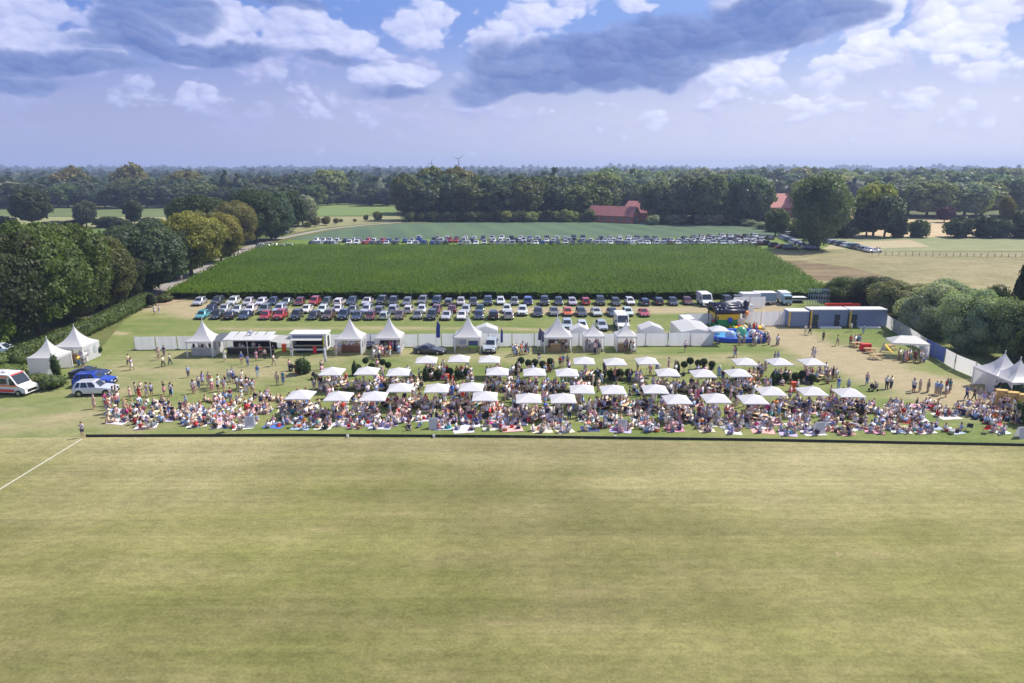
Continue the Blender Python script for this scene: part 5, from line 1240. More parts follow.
PTOP = [('second row', [(332, 369.5), (367, 369), (398.5, 370), (497.5, 369.5), (534.5, 370), (567, 370.5), (667.5, 370.5), (703, 371.5), (738, 371)]),
        ('back row', [(426.5, 358), (459, 357), (489.5, 357.5), (584, 359), (615, 360), (647, 359), (745, 360), (779.5, 360), (812, 360)]),
        ('third row', [(400, 385.5), (437, 386), (471.5, 385), (582, 387), (613, 387.5), (655, 387), (771, 389), (812, 389), (849, 390.5)]),
        ('front row', [(300.5, 392.5), (338.5, 394), (374, 394), (485, 394), (528.5, 396), (563, 396), (677, 397), (716, 396), (753, 397)])]
PPOS = []
for nm, lst in PTOP:
    for i, (x, y) in enumerate(lst):
        p = at(x, y, 2.6); p.z = 0; PPOS.append((p, nm, i))
        place(PAR, p, rnd.uniform(-.05, .05), f'white square parasol, {nth(i)} from the left in the {nm} of parasols', 'white parasols over the lawn')
q = at(714 + 5, 327.5, 2.6); q.z = 0; place(PAR, q, 0, 'white parasol standing between the yard fence and the blue pool', 'white parasols over the lawn')
# a folded parasol
m = MB(); m.lathe([(.03, 0), (.03, .9), (.16, 1.0), (.2, 1.6), (.14, 2.6), (.04, 2.9)], 8); tag(m.obj('folded_parasol', PARASOL, loc=at(326, 369), smooth=True), 'folded white parasol standing upright behind the first open one', 'parasol')

# ------------------------------------------------------------------ topiary in pots
def make_topiary(stem, r_, col, nm='topiary_tree', cone=False):
    rr = np.random.default_rng(int(r_ * 100) + int(stem * 10)); t = thing(nm, 'clipped tree', 'potted tree')
    V = []; Q = []; m = MB(); zc = stem + r_ * .9
    m.ball((0, 0, zc), r_ * .85, 10, (1, 1, 1.0 if not cone else 2.2)); V.append(np.array(m.v)); Q.append(np.array(m.f)); n = 500
    d = rr.normal(0, 1, (n, 3)); d /= np.linalg.norm(d, axis=1)[:, None]; C = d * r_ * (.86 + .16 * rr.random((n, 1)))
    if cone: C[:, 2] *= 2.2; f = np.clip(1 - (C[:, 2] / (r_ * 2.2) + 1) / 2, .15, 1)[:, None] ** .6; C[:, :2] *= f
    C[:, 2] += zc; VV = [np.zeros((len(m.v), 3))]; QQ = []; leaf_quads(rr, C, d, .06, VV, QQ); V.append(VV[1]); Q.append(QQ[0])
    link('crown', np_mesh('topiary_crown', np.concatenate(V), np.concatenate(Q), FOL), t, color=col)
    m = MB(); m.bar((0, 0, .3), (0, 0, zc), .035); m.obj('stem', BARK, t)
    m = MB(); m.lathe([(.17, 0), (.24, .4), (.26, .42), (.26, .46), (.2, .46)], 10); m.obj('pot', mat('pot', (.03, .03, .03), .5), t)
    protect(t); return t
TOP_T = make_topiary(1.15, .42, (.035, .065, .02)); TOP_L = make_topiary(.45, .50, (.035, .065, .02)); TOP_C = make_topiary(.42, .46, (.03, .06, .02), 'conifer_in_pot', True)
tops = [(355, 376, 'C'), (358, 375, 'L'), (366, 371, 'T'), (372, 372, 'L'), (383, 373, 'T'), (388.5, 376, 'T'), (426, 381, 'C'), (431.5, 378, 'L'), (438, 380, 'L'), (450, 378, 'L'), (458.5, 380, 'L'), (467, 378, 'L'),
        (516.5, 375, 'C'), (521, 372, 'T'), (528.5, 369, 'L'), (535, 368, 'L'), (542.5, 370, 'L'), (550, 372, 'T'), (593.5, 386, 'C'), (598, 380, 'L'), (602, 382, 'L'), (610, 380, 'L'), (619.5, 380, 'L'), (628.5, 380, 'L'),
        (677, 374, 'C'), (683.5, 376, 'T'), (689.5, 373, 'T'), (698, 369, 'L'), (703.5, 368, 'L'), (711.5, 370, 'L'), (772.5, 385, 'C'), (778, 384, 'L'), (784.5, 383, 'L'), (795, 383, 'L'), (802, 382, 'L'), (811.5, 384, 'L'), (99, 356, 'L'), (86, 359, 'C')]
gi = {}
for x, y, k in tops:
    blk = min(int((x - 340) // 85), 5) if x > 340 else -1
    wh_ = ['behind the first parasols of the second row', 'under the back row parasols before the coupe', 'before the tallest pagoda tent', 'before the stalls with pink guests', 'before the yard fence', 'between the rightmost parasols'][blk] if blk >= 0 else 'beside the left pair of pagoda tents'
    gi[(blk, k)] = gi.get((blk, k), -1) + 1
    src = dict(T=TOP_T, L=TOP_L, C=TOP_C)[k]; nm = dict(T='small ball tree on a bare stem', L='round clipped bush in a black pot', C='slim pointed conifer in a pot')[k]
    place(src, at(x, y), rnd.random() * 6, f"{nm}, {nth(gi[(blk, k)])} {wh_}", 'potted clipped trees between the parasols', sc=rnd.uniform(.9, 1.1))
blob_bush(302, 374, 2.2, 1.7, (.10, .15, .06), 'airy group of potted green shrubs beside an orange bin', 'potted_shrub', seed=20, group='potted shrubs')
blob_bush(307, 373.5, 1.7, 1.0, (.10, .15, .06), 'lower potted shrub right of the airy group', 'potted_shrub', seed=21, group='potted shrubs')

# ------------------------------------------------------------------ low boards along the touchline
BOARD = mat('black_board', (.018, .018, .022), .6); 
bp = [at(x, y) for x, y in ((86, 437.0), (300, 436.3), (512, 437.6), (760, 441), (1100, 447.5))]; bi = 0
root = thing('touchline_board', 'long low black board along the edge of the playing field', 'board', bp[0])
for a, b in zip(bp, bp[1:]):
    a = a - bp[0]; b = b - bp[0]; n = max(1, round((b - a).length / 3.6))
    for i in range(n):
        p, q_ = a + (b - a) * (i / n), a + (b - a) * ((i + 1) / n); u = (q_ - p).normalized(); nn = Vector((-u.y, u.x, 0)) * .025; m = MB(); p = p + u * .01; q_ = q_ - u * .01
        m.add([(p.x - nn.x, p.y - nn.y, 0), (q_.x - nn.x, q_.y - nn.y, 0), (q_.x + nn.x, q_.y + nn.y, 0), (p.x + nn.x, p.y + nn.y, 0), (p.x - nn.x, p.y - nn.y, .27), (q_.x - nn.x, q_.y - nn.y, .27), (q_.x + nn.x, q_.y + nn.y, .27), (p.x + nn.x, p.y + nn.y, .27)],
              [(0, 3, 2, 1), (4, 5, 6, 7), (0, 1, 5, 4), (1, 2, 6, 5), (2, 3, 7, 6), (3, 0, 4, 7)]); bo = m.obj('plank', BOARD, root)
for i, x in enumerate((348, 434, 615)):
    y = 437.3 + (.7 if x > 600 else 0); m = MB(); m.box(-.11, .11, -.09, .09, 0, .32); m.obj('bracket', WHITE_CLOTH, root, loc=at(x, y) - bp[0] - Vector((0, .1, 0)))
# white A-boards and signs in the crowd
def aboard(px, py, label, w=.95, h=1.15):
    t = thing('sign_board', label, 'sign', at(px, py), rnd.uniform(-.15, .15), 'white sign boards near the touchline')
    for s_ in (-1, 1): m = MB(); m.add([(-w / 2, s_ * .35, 0), (w / 2, s_ * .35, 0), (w / 2, s_ * .05, h), (-w / 2, s_ * .05, h), (-w / 2, s_ * .39, 0), (w / 2, s_ * .39, 0), (w / 2, s_ * .09, h), (-w / 2, s_ * .09, h)], [(0, 1, 2, 3), (4, 7, 6, 5), (0, 4, 5, 1), (3, 2, 6, 7), (0, 3, 7, 4), (1, 5, 6, 2)]); m.obj('panel', WHITE_CLOTH, t)
    m = MB(); m.box(-w / 2, w / 2, -.05, .05, h - .06, h + .02); m.obj('hinge', STEEL, t)
for a in [(250.5, 427, 'white sign board at the front left of the picnic crowd'), (433.5, 428.5, 'white sign board before the crowd near the second fence bracket'), (622, 430, 'white sign board standing before the middle of the crowd'), (819, 433, 'white sign board before the right part of the crowd'), (1021, 438, 'white sign board at the right edge of the touchline')]: aboard(*a)
# flags
NAVY = mat('flag_blue', (.03, .06, .28), .7)
PURP = mat('flag_purple', (.10, .08, .18), .7)
def flag(px, py, pyt, label, m_=NAVY, w=.6):
    g = at(px, py); H = height(px, py, pyt); t = thing('beach_flag', label, 'flag', g, 0, 'tall feather flags on the lawn')
    m = MB(); m.bar((0, 0, 0), (0, 0, H * .7), .03, .022); m.bar((0, 0, H * .7), (w * .35, 0, H), .022, .012); m.obj('pole', ALU, t)
    m = MB(); vs = []; N = 10
    for i in range(N + 1):
        z = H * (.42 + .57 * i / N); ww = w * (1 if i < 8 else (1 - (i - 7) * .28)); x0 = 0 if i < 6 else w * .3 * (i - 5) / 5; vs += [(x0, 0, z), (x0 + max(.02, ww), .05 * sin(i), z)]
    m.add(vs, [(2 * i, 2 * i + 1, 2 * i + 3, 2 * i + 2) for i in range(N)]); m.obj('cloth', m_, t)
flag(436.5, 350, 320.5, 'tall blue feather flag behind the dark coupe'); flag(500.5, 353, 328, 'tall blue feather flag right of the silver show car', w=.35)
flag(538, 349, 328, 'tall purple feather flag left of the tallest pagoda tent', PURP); flag(541.5, 350, 331, 'second purple feather flag beside the tallest pagoda tent', PURP, .5)
# bins, bouncy castle, pool
BINO = (.75, .11, .03)
def bin_(px, py, label, col=BINO, h=1.15, w=.56):
    t = thing('wheelie_bin', label, 'bin', at(px, py), 0, 'bright bins on the lawn')
    m = MB(); m.add([(-w * .42, -w * .42, 0), (w * .42, -w * .42, 0), (w * .42, w * .42, 0), (-w * .42, w * .42, 0), (-w / 2, -w / 2, h * .92), (w / 2, -w / 2, h * .92), (w / 2, w / 2, h * .92), (-w / 2, w / 2, h * .92)], [(0, 3, 2, 1), (4, 5, 6, 7), (0, 1, 5, 4), (1, 2, 6, 5), (2, 3, 7, 6), (3, 0, 4, 7)])
    m.obj('body', PLAST, t, color=col); m = MB(); m.box(-w * .53, w * .53, -w * .55, w * .53, h * .921, h); m.obj('lid', PLAST, t, color=tuple(c * .8 for c in col))
    m = MB(); m.bar((-w * .4, w * .5, .1), (w * .4, w * .5, .1), .1, n=10); m.obj('wheel', TYRE, t)
for a in [(284.5, 351.5, 'orange bin left of the food truck'), (315.5, 353, 'pinkish red bin before the food truck', (.8, .03, .06)), (297.5, 373, 'orange bin left of the airy potted shrubs'), (447, 383, 'orange bin before the clipped bushes under the parasols'), (793, 391, 'orange red bin left of the third row parasol at the right'), (462, 397, 'red bin between the front parasols', (.7, .03, .02)), (487, 408, 'orange bin under a front row parasol')]: bin_(*a)
PVB = mat('pool_blue', (.02, .09, .55), .35); PVL = mat('pool_light_blue', (.12, .38, .62), .3, noise_amt=.25, noise_scale=1.5); PVY = mat('pvc_yellow', (.8, .5, .02), .35); PVG = mat('pvc_green', (.03, .3, .08), .35); PVR = mat('pvc_red', (.6, .03, .03), .35)
PVK = mat('pvc_black', (.02, .02, .05), .35)
t = thing('bouncy_castle', 'black, yellow and green bouncy castle behind the blue pool', 'bouncy castle', at(731, 327) + Vector((0, 2.2, 0)), .05)
m = MB(); m.box(-2.9, 2.9, -2.2, 2.2, 0, .6, top=.98); m.obj('base', PVG, t)
for i in range(6): m = MB(); m.bar((-2.6 + i * .98, -2.1, .62), (-2.6 + i * .98, 2.0, .62), .22, n=8); m.obj('floor_tube', PVY if i % 2 else PVR, t)
m = MB(); m.bar((-2.5, 1.9, .6), (-2.5, 1.9, 3.6), .42, .36, 10); m.bar((2.5, 1.9, .6), (2.5, 1.9, 3.6), .42, .36, 10); m.bar((-2.5, -1.9, .6), (-2.5, -1.9, 3.0), .4, .34, 10); m.obj('corner_tower', PVK, t, smooth=True)
m = MB(); m.box(-2.4, 2.4, 1.7, 2.1, .6, 3.2); m.obj('back_wall', PVK, t)
m = MB(); m.box(-2.7, 1.2, -2.25, -1.85, 1.3, 2.2); m.box(-2.7, -2.3, -1.8, 1.7, 1.3, 2.2); m.obj('side_panel', PVY, t)
m = MB(); m.box(-2.7, 1.2, -2.27, -1.87, .62, 1.29); m.obj('front_panel', PVG, t)
rf = MB(); N = 7
for i in range(N): a = pi * i / (N - 1); y0 = -2.2 + 4.3 * i / (N - 1); rf.bar((-3.0, y0, 2.7 + .75 * sin(a)), (2.0, y0, 2.7 + .75 * sin(a)), .42, n=8)
rf = rf.obj('inflated_roof', PVK, t, smooth=True)
for i in range(22):
    y0 = rnd.uniform(-2.4, 1.8); a = (y0 + 2.2) / 4.3 * pi; m = MB(); m.ball((rnd.uniform(-2.8, 1.8), y0 - .12, 3.02 + .75 * sin(max(0, a))), .17, 6, (1, 1, .6)); m.obj('white_star', WHITE_PVC, rf)
m = MB(); m.ball((2.6, -1.2, 3.9), .55, 10); m.bar((2.6, -1.2, 1.0), (2.6, -1.2, 3.5), .5, .42, 10); m.obj('front_figure', PVK, t, smooth=True); m = MB(); m.ball((2.55, -1.6, 2.3), .45, 10); m.obj('belly', mat('pvc_orange', (.8, .25, .02), .4), t, smooth=True); m = MB(); m.ball((-.4, -2.35, 1.2), .5, 10, (1, .5, 1)); m.obj('blue_ball', PVB, t, smooth=True)
m = MB(); m.box(.9, 2.0, -2.5, -2.1, .1, 1.5); m.obj('entry_curtain', WHITE_PVC, t)
m = MB(); m.box(-2.8, 2.8, -1.0, 1.0, 0, .35, top=.95); 
o = m.obj('inflatable_slide_mat', PVY, loc=at(747, 328.5)); tag(o, 'yellow and green inflatable mat before the bouncy castle', 'inflatable')
for i in range(6): m = MB(); m.bar((-2.6 + i * 1.0, -1.1, .32), (-2.1 + i * 1.0, 1.1, .34), .2, n=8); m.obj('air_tube', (PVG, PVR, WHITE_PVC)[i % 3], o, smooth=True)
t = thing('inflatable_pool', 'large blue inflatable pool beside the yard fence', 'pool', at(737, 338), .0)
m = MB(); W, Dp = 8.2, 6.4; n = 48; ring = []
for i in range(n):
    a = 2 * pi * i / n; c, s_ = cos(a), sin(a); ring.append((W / 2 * abs(c) ** .5 * (1 if c > 0 else -1), Dp / 2 * abs(s_) ** .5 * (1 if s_ > 0 else -1), 0))
for z in (.22, .58):
    for i in range(n): a, b = Vector(ring[i]), Vector(ring[(i + 1) % n]); a.z = b.z = z; m.bar(a, b, .24, n=8, cap=False)
m.obj('air_wall', PVB, t, smooth=True)
m = MB(); m.add([(x * .97, y * .97, .35) for x, y, z in ring], [tuple(range(n))]); m.obj('water', mat('pool_water', (.10, .36, .62), .08, noise_amt=.3, noise_scale=1.2, bump=.4), t)
for i in range(4):
    g = at((716, 730, 741, 752)[i], (336, 341, 337, 340)[i]); g.z = .36; m = MB(); m.ball((0, 0, .55), .85, 12); o = m.obj('water_ball', mat(f'ball_{i}', ((.5, .65, .75), (.45, .6, .8), (.2, .55, .3), (.7, .75, .8))[i], .15, trans=.3), loc=g, smooth=True); tag(o, f"large see-through walking ball on the pool, {nth(i)} from the left", 'ball', 'walking balls on the pool')

# small seating corner by the containers
def picnic_set(px, py, rz, label, extra=None):
    t = thing('picnic_table', label, 'table', at(px, py), rz, 'small tables before the containers'); m = MB()
    for i in range(4): m.box(-.8, .8, -.36 + i * .18, -.2 + i * .18, .70, .74)
    m.obj('tabletop', WOOD, t)
    for s_ in (-1, 1):
        m = MB(); m.box(-.8, .8, s_ * .65 - .12, s_ * .65 + .12, .42, .46); m.obj('bench', WOOD, t)
        m = MB(); m.bar((s_ * .55, -.65, 0), (s_ * .55, -.15, .7), .035, n=5); m.bar((s_ * .55, .65, 0), (s_ * .55, .15, .7), .035, n=5); m.bar((s_ * .55, -.7, .38), (s_ * .55, .7, .38), .03, n=5); m.obj('frame', WOOD, t)
picnic_set(856, 347, .2, 'left wooden picnic table on the grass before the right container'); picnic_set(870, 353, -.2, 'wooden picnic table just below the red play box'); picnic_set(875.5, 359, .1, 'nearest wooden picnic table of those before the containers'); picnic_set(890, 349.5, .5, 'wooden picnic table left of the pop-up gazebo')
m = MB(); m.box(-.75, .75, -.4, .4, .1, 1.05, top=.92); m.box(-.65, -.5, -.3, .3, 0, .1); m.box(.5, .65, -.3, .3, 0, .1); tag(m.obj('play_box', mat('play_red', (.62, .02, .03), .5), loc=at(865, 350.5)), 'bright red play box between the wooden picnic tables', 'play box')
t = thing('toy_slide', 'small yellow and blue toy slide left of the pop-up gazebo', 'slide', at(886, 352), .6)
m = MB(); m.add([(-.2, -.9, .05), (.2, -.9, .05), (.2, .3, 1.1), (-.2, .3, 1.1), (-.2, -.9, .13), (.2, -.9, .13), (.2, .3, 1.18), (-.2, .3, 1.18)], [(0, 3, 2, 1), (4, 5, 6, 7), (0, 1, 5, 4), (1, 2, 6, 5), (2, 3, 7, 6), (3, 0, 4, 7)]); m.obj('chute', PVY, t)
m = MB()
for s_ in (-.22, .22): m.bar((s_, .7, 0), (s_, .3, 1.4), .04, n=6)
for z in (.3, .6, .9): m.bar((-.22, .7 - z * .29, z), (.22, .7 - z * .29, z), .03, n=6)
m.obj('ladder', PVB, t)

# ------------------------------------------------------------------ people
def skin_mesh(name, J, E, root, sub=1):
    """grow one continuous surface along a skeleton: J name -> (x, y, z, radius)"""
    names = list(J); me = bpy.data.meshes.new(name); me.from_pydata([J[n][:3] for n in names], [(names.index(a), names.index(b)) for a, b in E], [])
    o = bpy.data.objects.new(name, me); COL.objects.link(o)
    o.modifiers.new('skin', 'SKIN')
    for i, n in enumerate(names):
        sv = me.skin_vertices[0].data[i]; r = J[n][3]; sv.radius = (r, r) if not hasattr(r, '__len__') else r; sv.use_root = (n == root)
    if sub: s = o.modifiers.new('sub', 'SUBSURF'); s.levels = sub; s.render_levels = sub
    dg = bpy.context.evaluated_depsgraph_get(); dg.update(); out = bpy.data.meshes.new_from_object(o.evaluated_get(dg))
    bpy.data.objects.remove(o); bpy.data.meshes.remove(me)
    vs = [tuple(v.co) for v in out.vertices]; fs = [tuple(p.vertices) for p in out.polygons]; bpy.data.meshes.remove(out)
    return vs, fs

def pose(kind):
    """joints of an adult about 1.72 m tall facing -y"""
    J = {}
    P = lambda n, x, y, z, r: J.__setitem__(n, (x, y, z, r))
    if kind in ('stand', 'walk', 'photo', 'chat'):
        pz = .92; P('pelvis', 0, 0, pz, .125); P('spine', 0, .01, pz + .2, .108); P('chest', 0, 0, pz + .39, .125); P('neck', 0, 0, pz + .53, .048); P('head', 0, -.015, pz + .65, .085); P('crown', 0, -.01, pz + .74, .07)
        for s, k in ((-1, 'l'), (1, 'r')):
            P('sh' + k, s * .165, 0, pz + .45, .055)
            if kind == 'photo': P('el' + k, s * .24, -.14, pz + .33, .042); P('wr' + k, s * .10, -.24, pz + .60, .028); P('ha' + k, s * .05, -.22, pz + .66, .032)
            elif kind == 'chat' and s > 0: P('el' + k, s * .23, -.02, pz + .2, .042); P('wr' + k, s * .14, -.24, pz + .28, .028); P('ha' + k, s * .10, -.30, pz + .32, .032)
            elif kind == 'walk': P('el' + k, s * .22, s * .10, pz + .2, .042); P('wr' + k, s * .22, s * .16 - .08, pz - .02, .028); P('ha' + k, s * .21, s * .18 - .12, pz - .09, .032)
            else: P('el' + k, s * .225, .02, pz + .2, .042); P('wr' + k, s * .235, -.03, pz - .04, .028); P('ha' + k, s * .23, -.05, pz - .11, .032)
            st = .0 if kind != 'walk' else s * .24
            P('hi' + k, s * .09, 0, pz - .06, .085); P('kn' + k, s * .10, -.02 - st * .6, .49, .056); P('an' + k, s * .10, .02 - st + (.05 if st > 0 else 0), .09 if st <= 0 else .09, .037); P('to' + k, s * .11, -.13 - st, .035, .033)
    elif kind == 'bench':
        pz = .55; P('pelvis', 0, 0, pz, .125); P('spine', 0, .01, pz + .2, .108); P('chest', 0, -.03, pz + .38, .125); P('neck', 0, -.05, pz + .52, .048); P('head', 0, -.07, pz + .64, .085); P('crown', 0, -.06, pz + .73, .07)
        for s, k in ((-1, 'l'), (1, 'r')):
            P('sh' + k, s * .165, -.04, pz + .44, .055); P('el' + k, s * .23, -.14, pz + .22, .042); P('wr' + k, s * .14, -.36, pz + .25, .028); P('ha' + k, s * .10, -.44, pz + .27, .032)
            P('hi' + k, s * .09, -.02, pz - .03, .085); P('kn' + k, s * .12, -.45, pz - .03, .056); P('an' + k, s * .12, -.44, .10, .037); P('to' + k, s * .13, -.58, .035, .033)
    else:
        pz = .14; lean = .08 if kind == 'sitlegs' else .0
        P('pelvis', 0, 0, pz, .125); P('spine', 0, .03 + lean, pz + .2, .108); P('chest', 0, .01 + lean, pz + .38, .125); P('neck', 0, -.01 + lean, pz + .52, .048); P('head', 0, -.04 + lean, pz + .64, .085); P('crown', 0, -.03 + lean, pz + .73, .07)
        for s, k in ((-1, 'l'), (1, 'r')):
            P('sh' + k, s * .165, lean, pz + .44, .055)
            if kind == 'sitlegs': P('el' + k, s * .24, .20, pz + .2, .042); P('wr' + k, s * .25, .28, .06, .028); P('ha' + k, s * .26, .26, .035, .03)
            else: P('el' + k, s * .25, -.08, pz + .21, .042); P('wr' + k, s * .18, -.28, pz + .2, .028); P('ha' + k, s * .14, -.35, pz + .18, .032)
            P('hi' + k, s * .09, -.03, pz - .01, .085)
            if kind == 'sitlegs': P('kn' + k, s * .13, -.42, .22 + (.16 if s > 0 else 0), .056); P('an' + k, s * .12, -.76 + (.2 if s > 0 else 0), .07, .037); P('to' + k, s * .13, -.84 + (.14 if s > 0 else 0), .12 if s < 0 else .05, .033)
            elif kind == 'kneesup': P('kn' + k, s * .12, -.34, .50, .056); P('an' + k, s * .12, -.46, .09, .037); P('to' + k, s * .12, -.60, .04, .033)
            else: P('kn' + k, s * .36, -.26, .16, .056); P('an' + k, -s * .04, -.34 - .05 * s, .09, .037); P('to' + k, -s * .14, -.36 - .05 * s, .07, .033)
    return J
TE = [('pelvis', 'spine'), ('spine', 'chest'), ('chest', 'neck')]
BODY_E = TE + [('neck', 'head'), ('head', 'crown')] + [e for k in 'lr' for e in (('chest', 'sh' + k), ('sh' + k, 'el' + k), ('el' + k, 'wr' + k), ('wr' + k, 'ha' + k), ('pelvis', 'hi' + k), ('hi' + k, 'kn' + k), ('kn' + k, 'an' + k), ('an' + k, 'to' + k))]
def lerp3(a, b, t): return tuple(a[i] + (b[i] - a[i]) * t for i in range(4))
EYE = mat('eye', (.03, .02, .02), .3)
def garments(J, kind, sub):
    out = {}
    T = {k: J[k][:3] + (J[k][3] + .022,) for k in ('pelvis', 'spine', 'chest')}; T['neck'] = lerp3(J['chest'], J['neck'], .55)[:3] + (.075,)
    T['pelvis'] = (T['pelvis'][0], T['pelvis'][1], T['pelvis'][2] + (.04 if kind in ('stand', 'walk', 'photo', 'chat') else .03), T['pelvis'][3])
    for k in 'lr': T['sh' + k] = J['sh' + k][:3] + (.075,); m_ = lerp3(J['sh' + k], J['el' + k], .75); T['el' + k] = m_[:3] + (.062,)
    out['shirt'] = skin_mesh('shirt', T, [('pelvis', 'spine'), ('spine', 'chest'), ('chest', 'neck')] + [e for k in 'lr' for e in (('chest', 'sh' + k), ('sh' + k, 'el' + k))], 'chest', sub)
    for nm, t1 in (('trousers', 2), ('shorts', 1)):
        B = {'pelvis': J['pelvis'][:3] + (.142,)}; E = []
        for k in 'lr':
            B['hi' + k] = J['hi' + k][:3] + (.105,); kn = J['kn' + k] if t1 == 2 else lerp3(J['hi' + k], J['kn' + k], .78); B['kn' + k] = kn[:3] + (.078,); E += [('pelvis', 'hi' + k), ('hi' + k, 'kn' + k)]
            if t1 == 2: B['an' + k] = lerp3(J['kn' + k], J['an' + k], .93)[:3] + (.058,); E.append(('kn' + k, 'an' + k))
        out[nm] = skin_mesh(nm, B, E, 'pelvis', sub)
    # a skirt spans both thighs
    h, kn = lerp3(J['hil'], J['hir'], .5), lerp3(J['knl'], J['knr'], .5)
    d = Vector(kn[:3]) - Vector(h[:3]); e = Vector(h[:3]) + d * (1.25 if kind in ('stand', 'walk', 'photo', 'chat') else 1.02)
    m = MB(); n = 10
    wide = abs(J['knr'][0] - J['knl'][0]) / 2 + .11
    a0 = Vector((0, J['pelvis'][1], J['pelvis'][2] + .08)); secs = [(a0, .14, .125), (Vector(h[:3]), .19, .15), (Vector(h[:3]).lerp(e, .5), max(.2, wide * .8), .16), (e, max(.25, wide), .17)]
    q = d.normalized(); side = Vector((1, 0, 0)); up = side.cross(q).normalized(); vs = []
    for c, rx, ry in secs:
        uu = Vector((0, 1, 0)) if c is a0 else up
        if uu.y < 0: uu = -uu
        for i in range(n): vs.append(c + side * (rx * cos(2 * pi * i / n)) + uu * (ry * sin(2 * pi * i / n)))
    vs = [Vector((v.x, v.y, max(v.z, .012))) for v in vs]
    m.add(vs, [(j * n + i, j * n + (i + 1) % n, (j + 1) * n + (i + 1) % n, (j + 1) * n + i) for j in range(3) for i in range(n)] + [tuple(range(3 * n, 4 * n))]); out['skirt'] = (m.v, m.f)
    hd = Vector(J['head'][:3]).lerp(Vector(J['crown'][:3]), .5)
    for nm, back in (('short', 0), ('long', 1)):
        m = MB(); m.ball((hd.x, hd.y + .022, hd.z + .02), .108, 8 if sub else 6, (.92, 1.0, 1.02))
        if back: m.bar((hd.x, hd.y + .07, hd.z + .02), (hd.x, hd.y + .09, hd.z - .24), .085, .05, 6)
        out['hair_' + nm] = (m.v, m.f)
    m = MB(); m.lathe([(.24, .0), (.24, .015), (.11, .03), (.105, .11), (.06, .13)], 10, (hd.x, hd.y + .01, hd.z + .035)); out['hat'] = (m.v, m.f)
    return out
def body_geo(J, kind, sub):
    vs, fs = skin_mesh('body', J, BODY_E, 'pelvis', sub); m = MB(); m.add(vs, fs)
    if sub:
        hc = Vector(J['head'][:3]).lerp(Vector(J['crown'][:3]), .35); fr = hc + Vector((0, -.088, 0))
        m.bar(fr + Vector((0, .02, .02)), fr + Vector((0, -.022, -.02)), .008, .016, 5)
        for s in (-1, 1): m.ball(hc + Vector((s * .032, -.082, .012)), .011, 6, mi=1); m.ball(hc + Vector((s * .086, .0, 0)), .022, 6, (.4, 1, 1.3))
        m.bar(fr + Vector((-.022, .012, -.05)), fr + Vector((.022, .012, -.05)), .007, n=4, mi=2)
        for k, s in (('l', -1), ('r', 1)):
            w, h = Vector(J['wr' + k][:3]), Vector(J['ha' + k][:3]); d = (h - w).normalized(); sd = Vector((s, 0, 0)) - d * d.x * s
            sd = sd.normalized() if sd.length > .1 else Vector((0, 1, 0)); fw = d.cross(sd)
            acr = fw if kind in ('stand', 'walk') else sd
            for i, L in enumerate((.065, .075, .07, .055)):
                b = h + acr * ((i - 1.5) * .018) + d * .015; c = b + d * L * .55; m.bar(b, c, .0095, .0085, 5); m.bar(c, c + (d + sd * -.5).normalized() * L * .5, .0085, .006, 5)
            b = w.lerp(h, .45) + acr * -.022; c = b + (d * .6 - acr * .8).normalized() * .035; m.bar(b, c, .011, .009, 5); m.bar(c, c + d * .03, .009, .007, 5)
    return m
POSES = ['stand', 'walk', 'photo', 'chat', 'bench', 'sitlegs', 'kneesup', 'cross']
GEO = {}; LOW = {}
HAIRM = mat('hair', None, .7, use_color=True, noise_amt=.2, noise_scale=20); LIPS = mat('lips', (.45, .16, .14), .5)
for p_ in POSES:
    J = pose(p_); b = body_geo(J, p_, 1); g = garments(J, p_, 1); D_ = {'body': b.mesh(p_ + '_body', [SKIN, EYE, LIPS], True)}
    for k, (v, f) in g.items():
        mb = MB(); mb.add(v, f); D_[k] = mb.mesh(p_ + '_' + k, HAIRM if 'hair' in k else OBJC, True)
    GEO[p_] = D_
    b = body_geo(J, p_, 0); g = garments(J, p_, 0); LOW[p_] = {'body': (np.array(b.v), b.f), **{k: (np.array(v), f) for k, (v, f) in g.items()}}
TOPS = {'white': (.78, .77, .79), 'pale pink': (.72, .42, .46), 'light blue': (.33, .46, .68), 'navy': (.025, .035, .09), 'black': (.02, .02, .025), 'red': (.55, .03, .03), 'teal': (.04, .30, .30), 'beige': (.55, .44, .33),
        'magenta': (.60, .05, .25), 'yellow': (.75, .55, .08), 'orange': (.75, .22, .05), 'grey': (.28, .28, .30), 'lavender': (.42, .38, .62), 'royal blue': (.05, .14, .50), 'cream': (.72, .66, .52), 'green': (.07, .22, .08), 'wine red': (.18, .02, .04), 'coral': (.70, .25, .20)}
TW = [36, 14, 12, 8, 6, 2.6, 1, 8, 1.8, .6, 1.0, 6, 9, 2, 9, .6, 2, 3]
BOTS = {'navy': (.03, .045, .12), 'white': (.76, .75, .77), 'denim blue': (.12, .20, .38), 'beige': (.50, .41, .30), 'black': (.02, .02, .025), 'grey': (.25, .25, .27), 'pink': (.65, .32, .38), 'sky blue': (.30, .45, .65)}
BW = [16, 22, 18, 18, 10, 6, 5, 5]
HAIRC = {'brown': (.09, .045, .022), 'blond': (.50, .34, .15), 'dark': (.025, .016, .012), 'grey': (.38, .37, .36), 'auburn': (.20, .06, .025), 'sandy': (.28, .18, .09)}
HW = [28, 24, 20, 12, 5, 11]
SK = [(.56, .33, .24), (.62, .38, .28), (.50, .29, .20), (.36, .20, .13), (.66, .43, .33)]
rp = random.Random(77)
FP = [300.5, 338.5, 374, 437, 485, 528.5, 563, 613, 677, 716, 753, 812, 849]
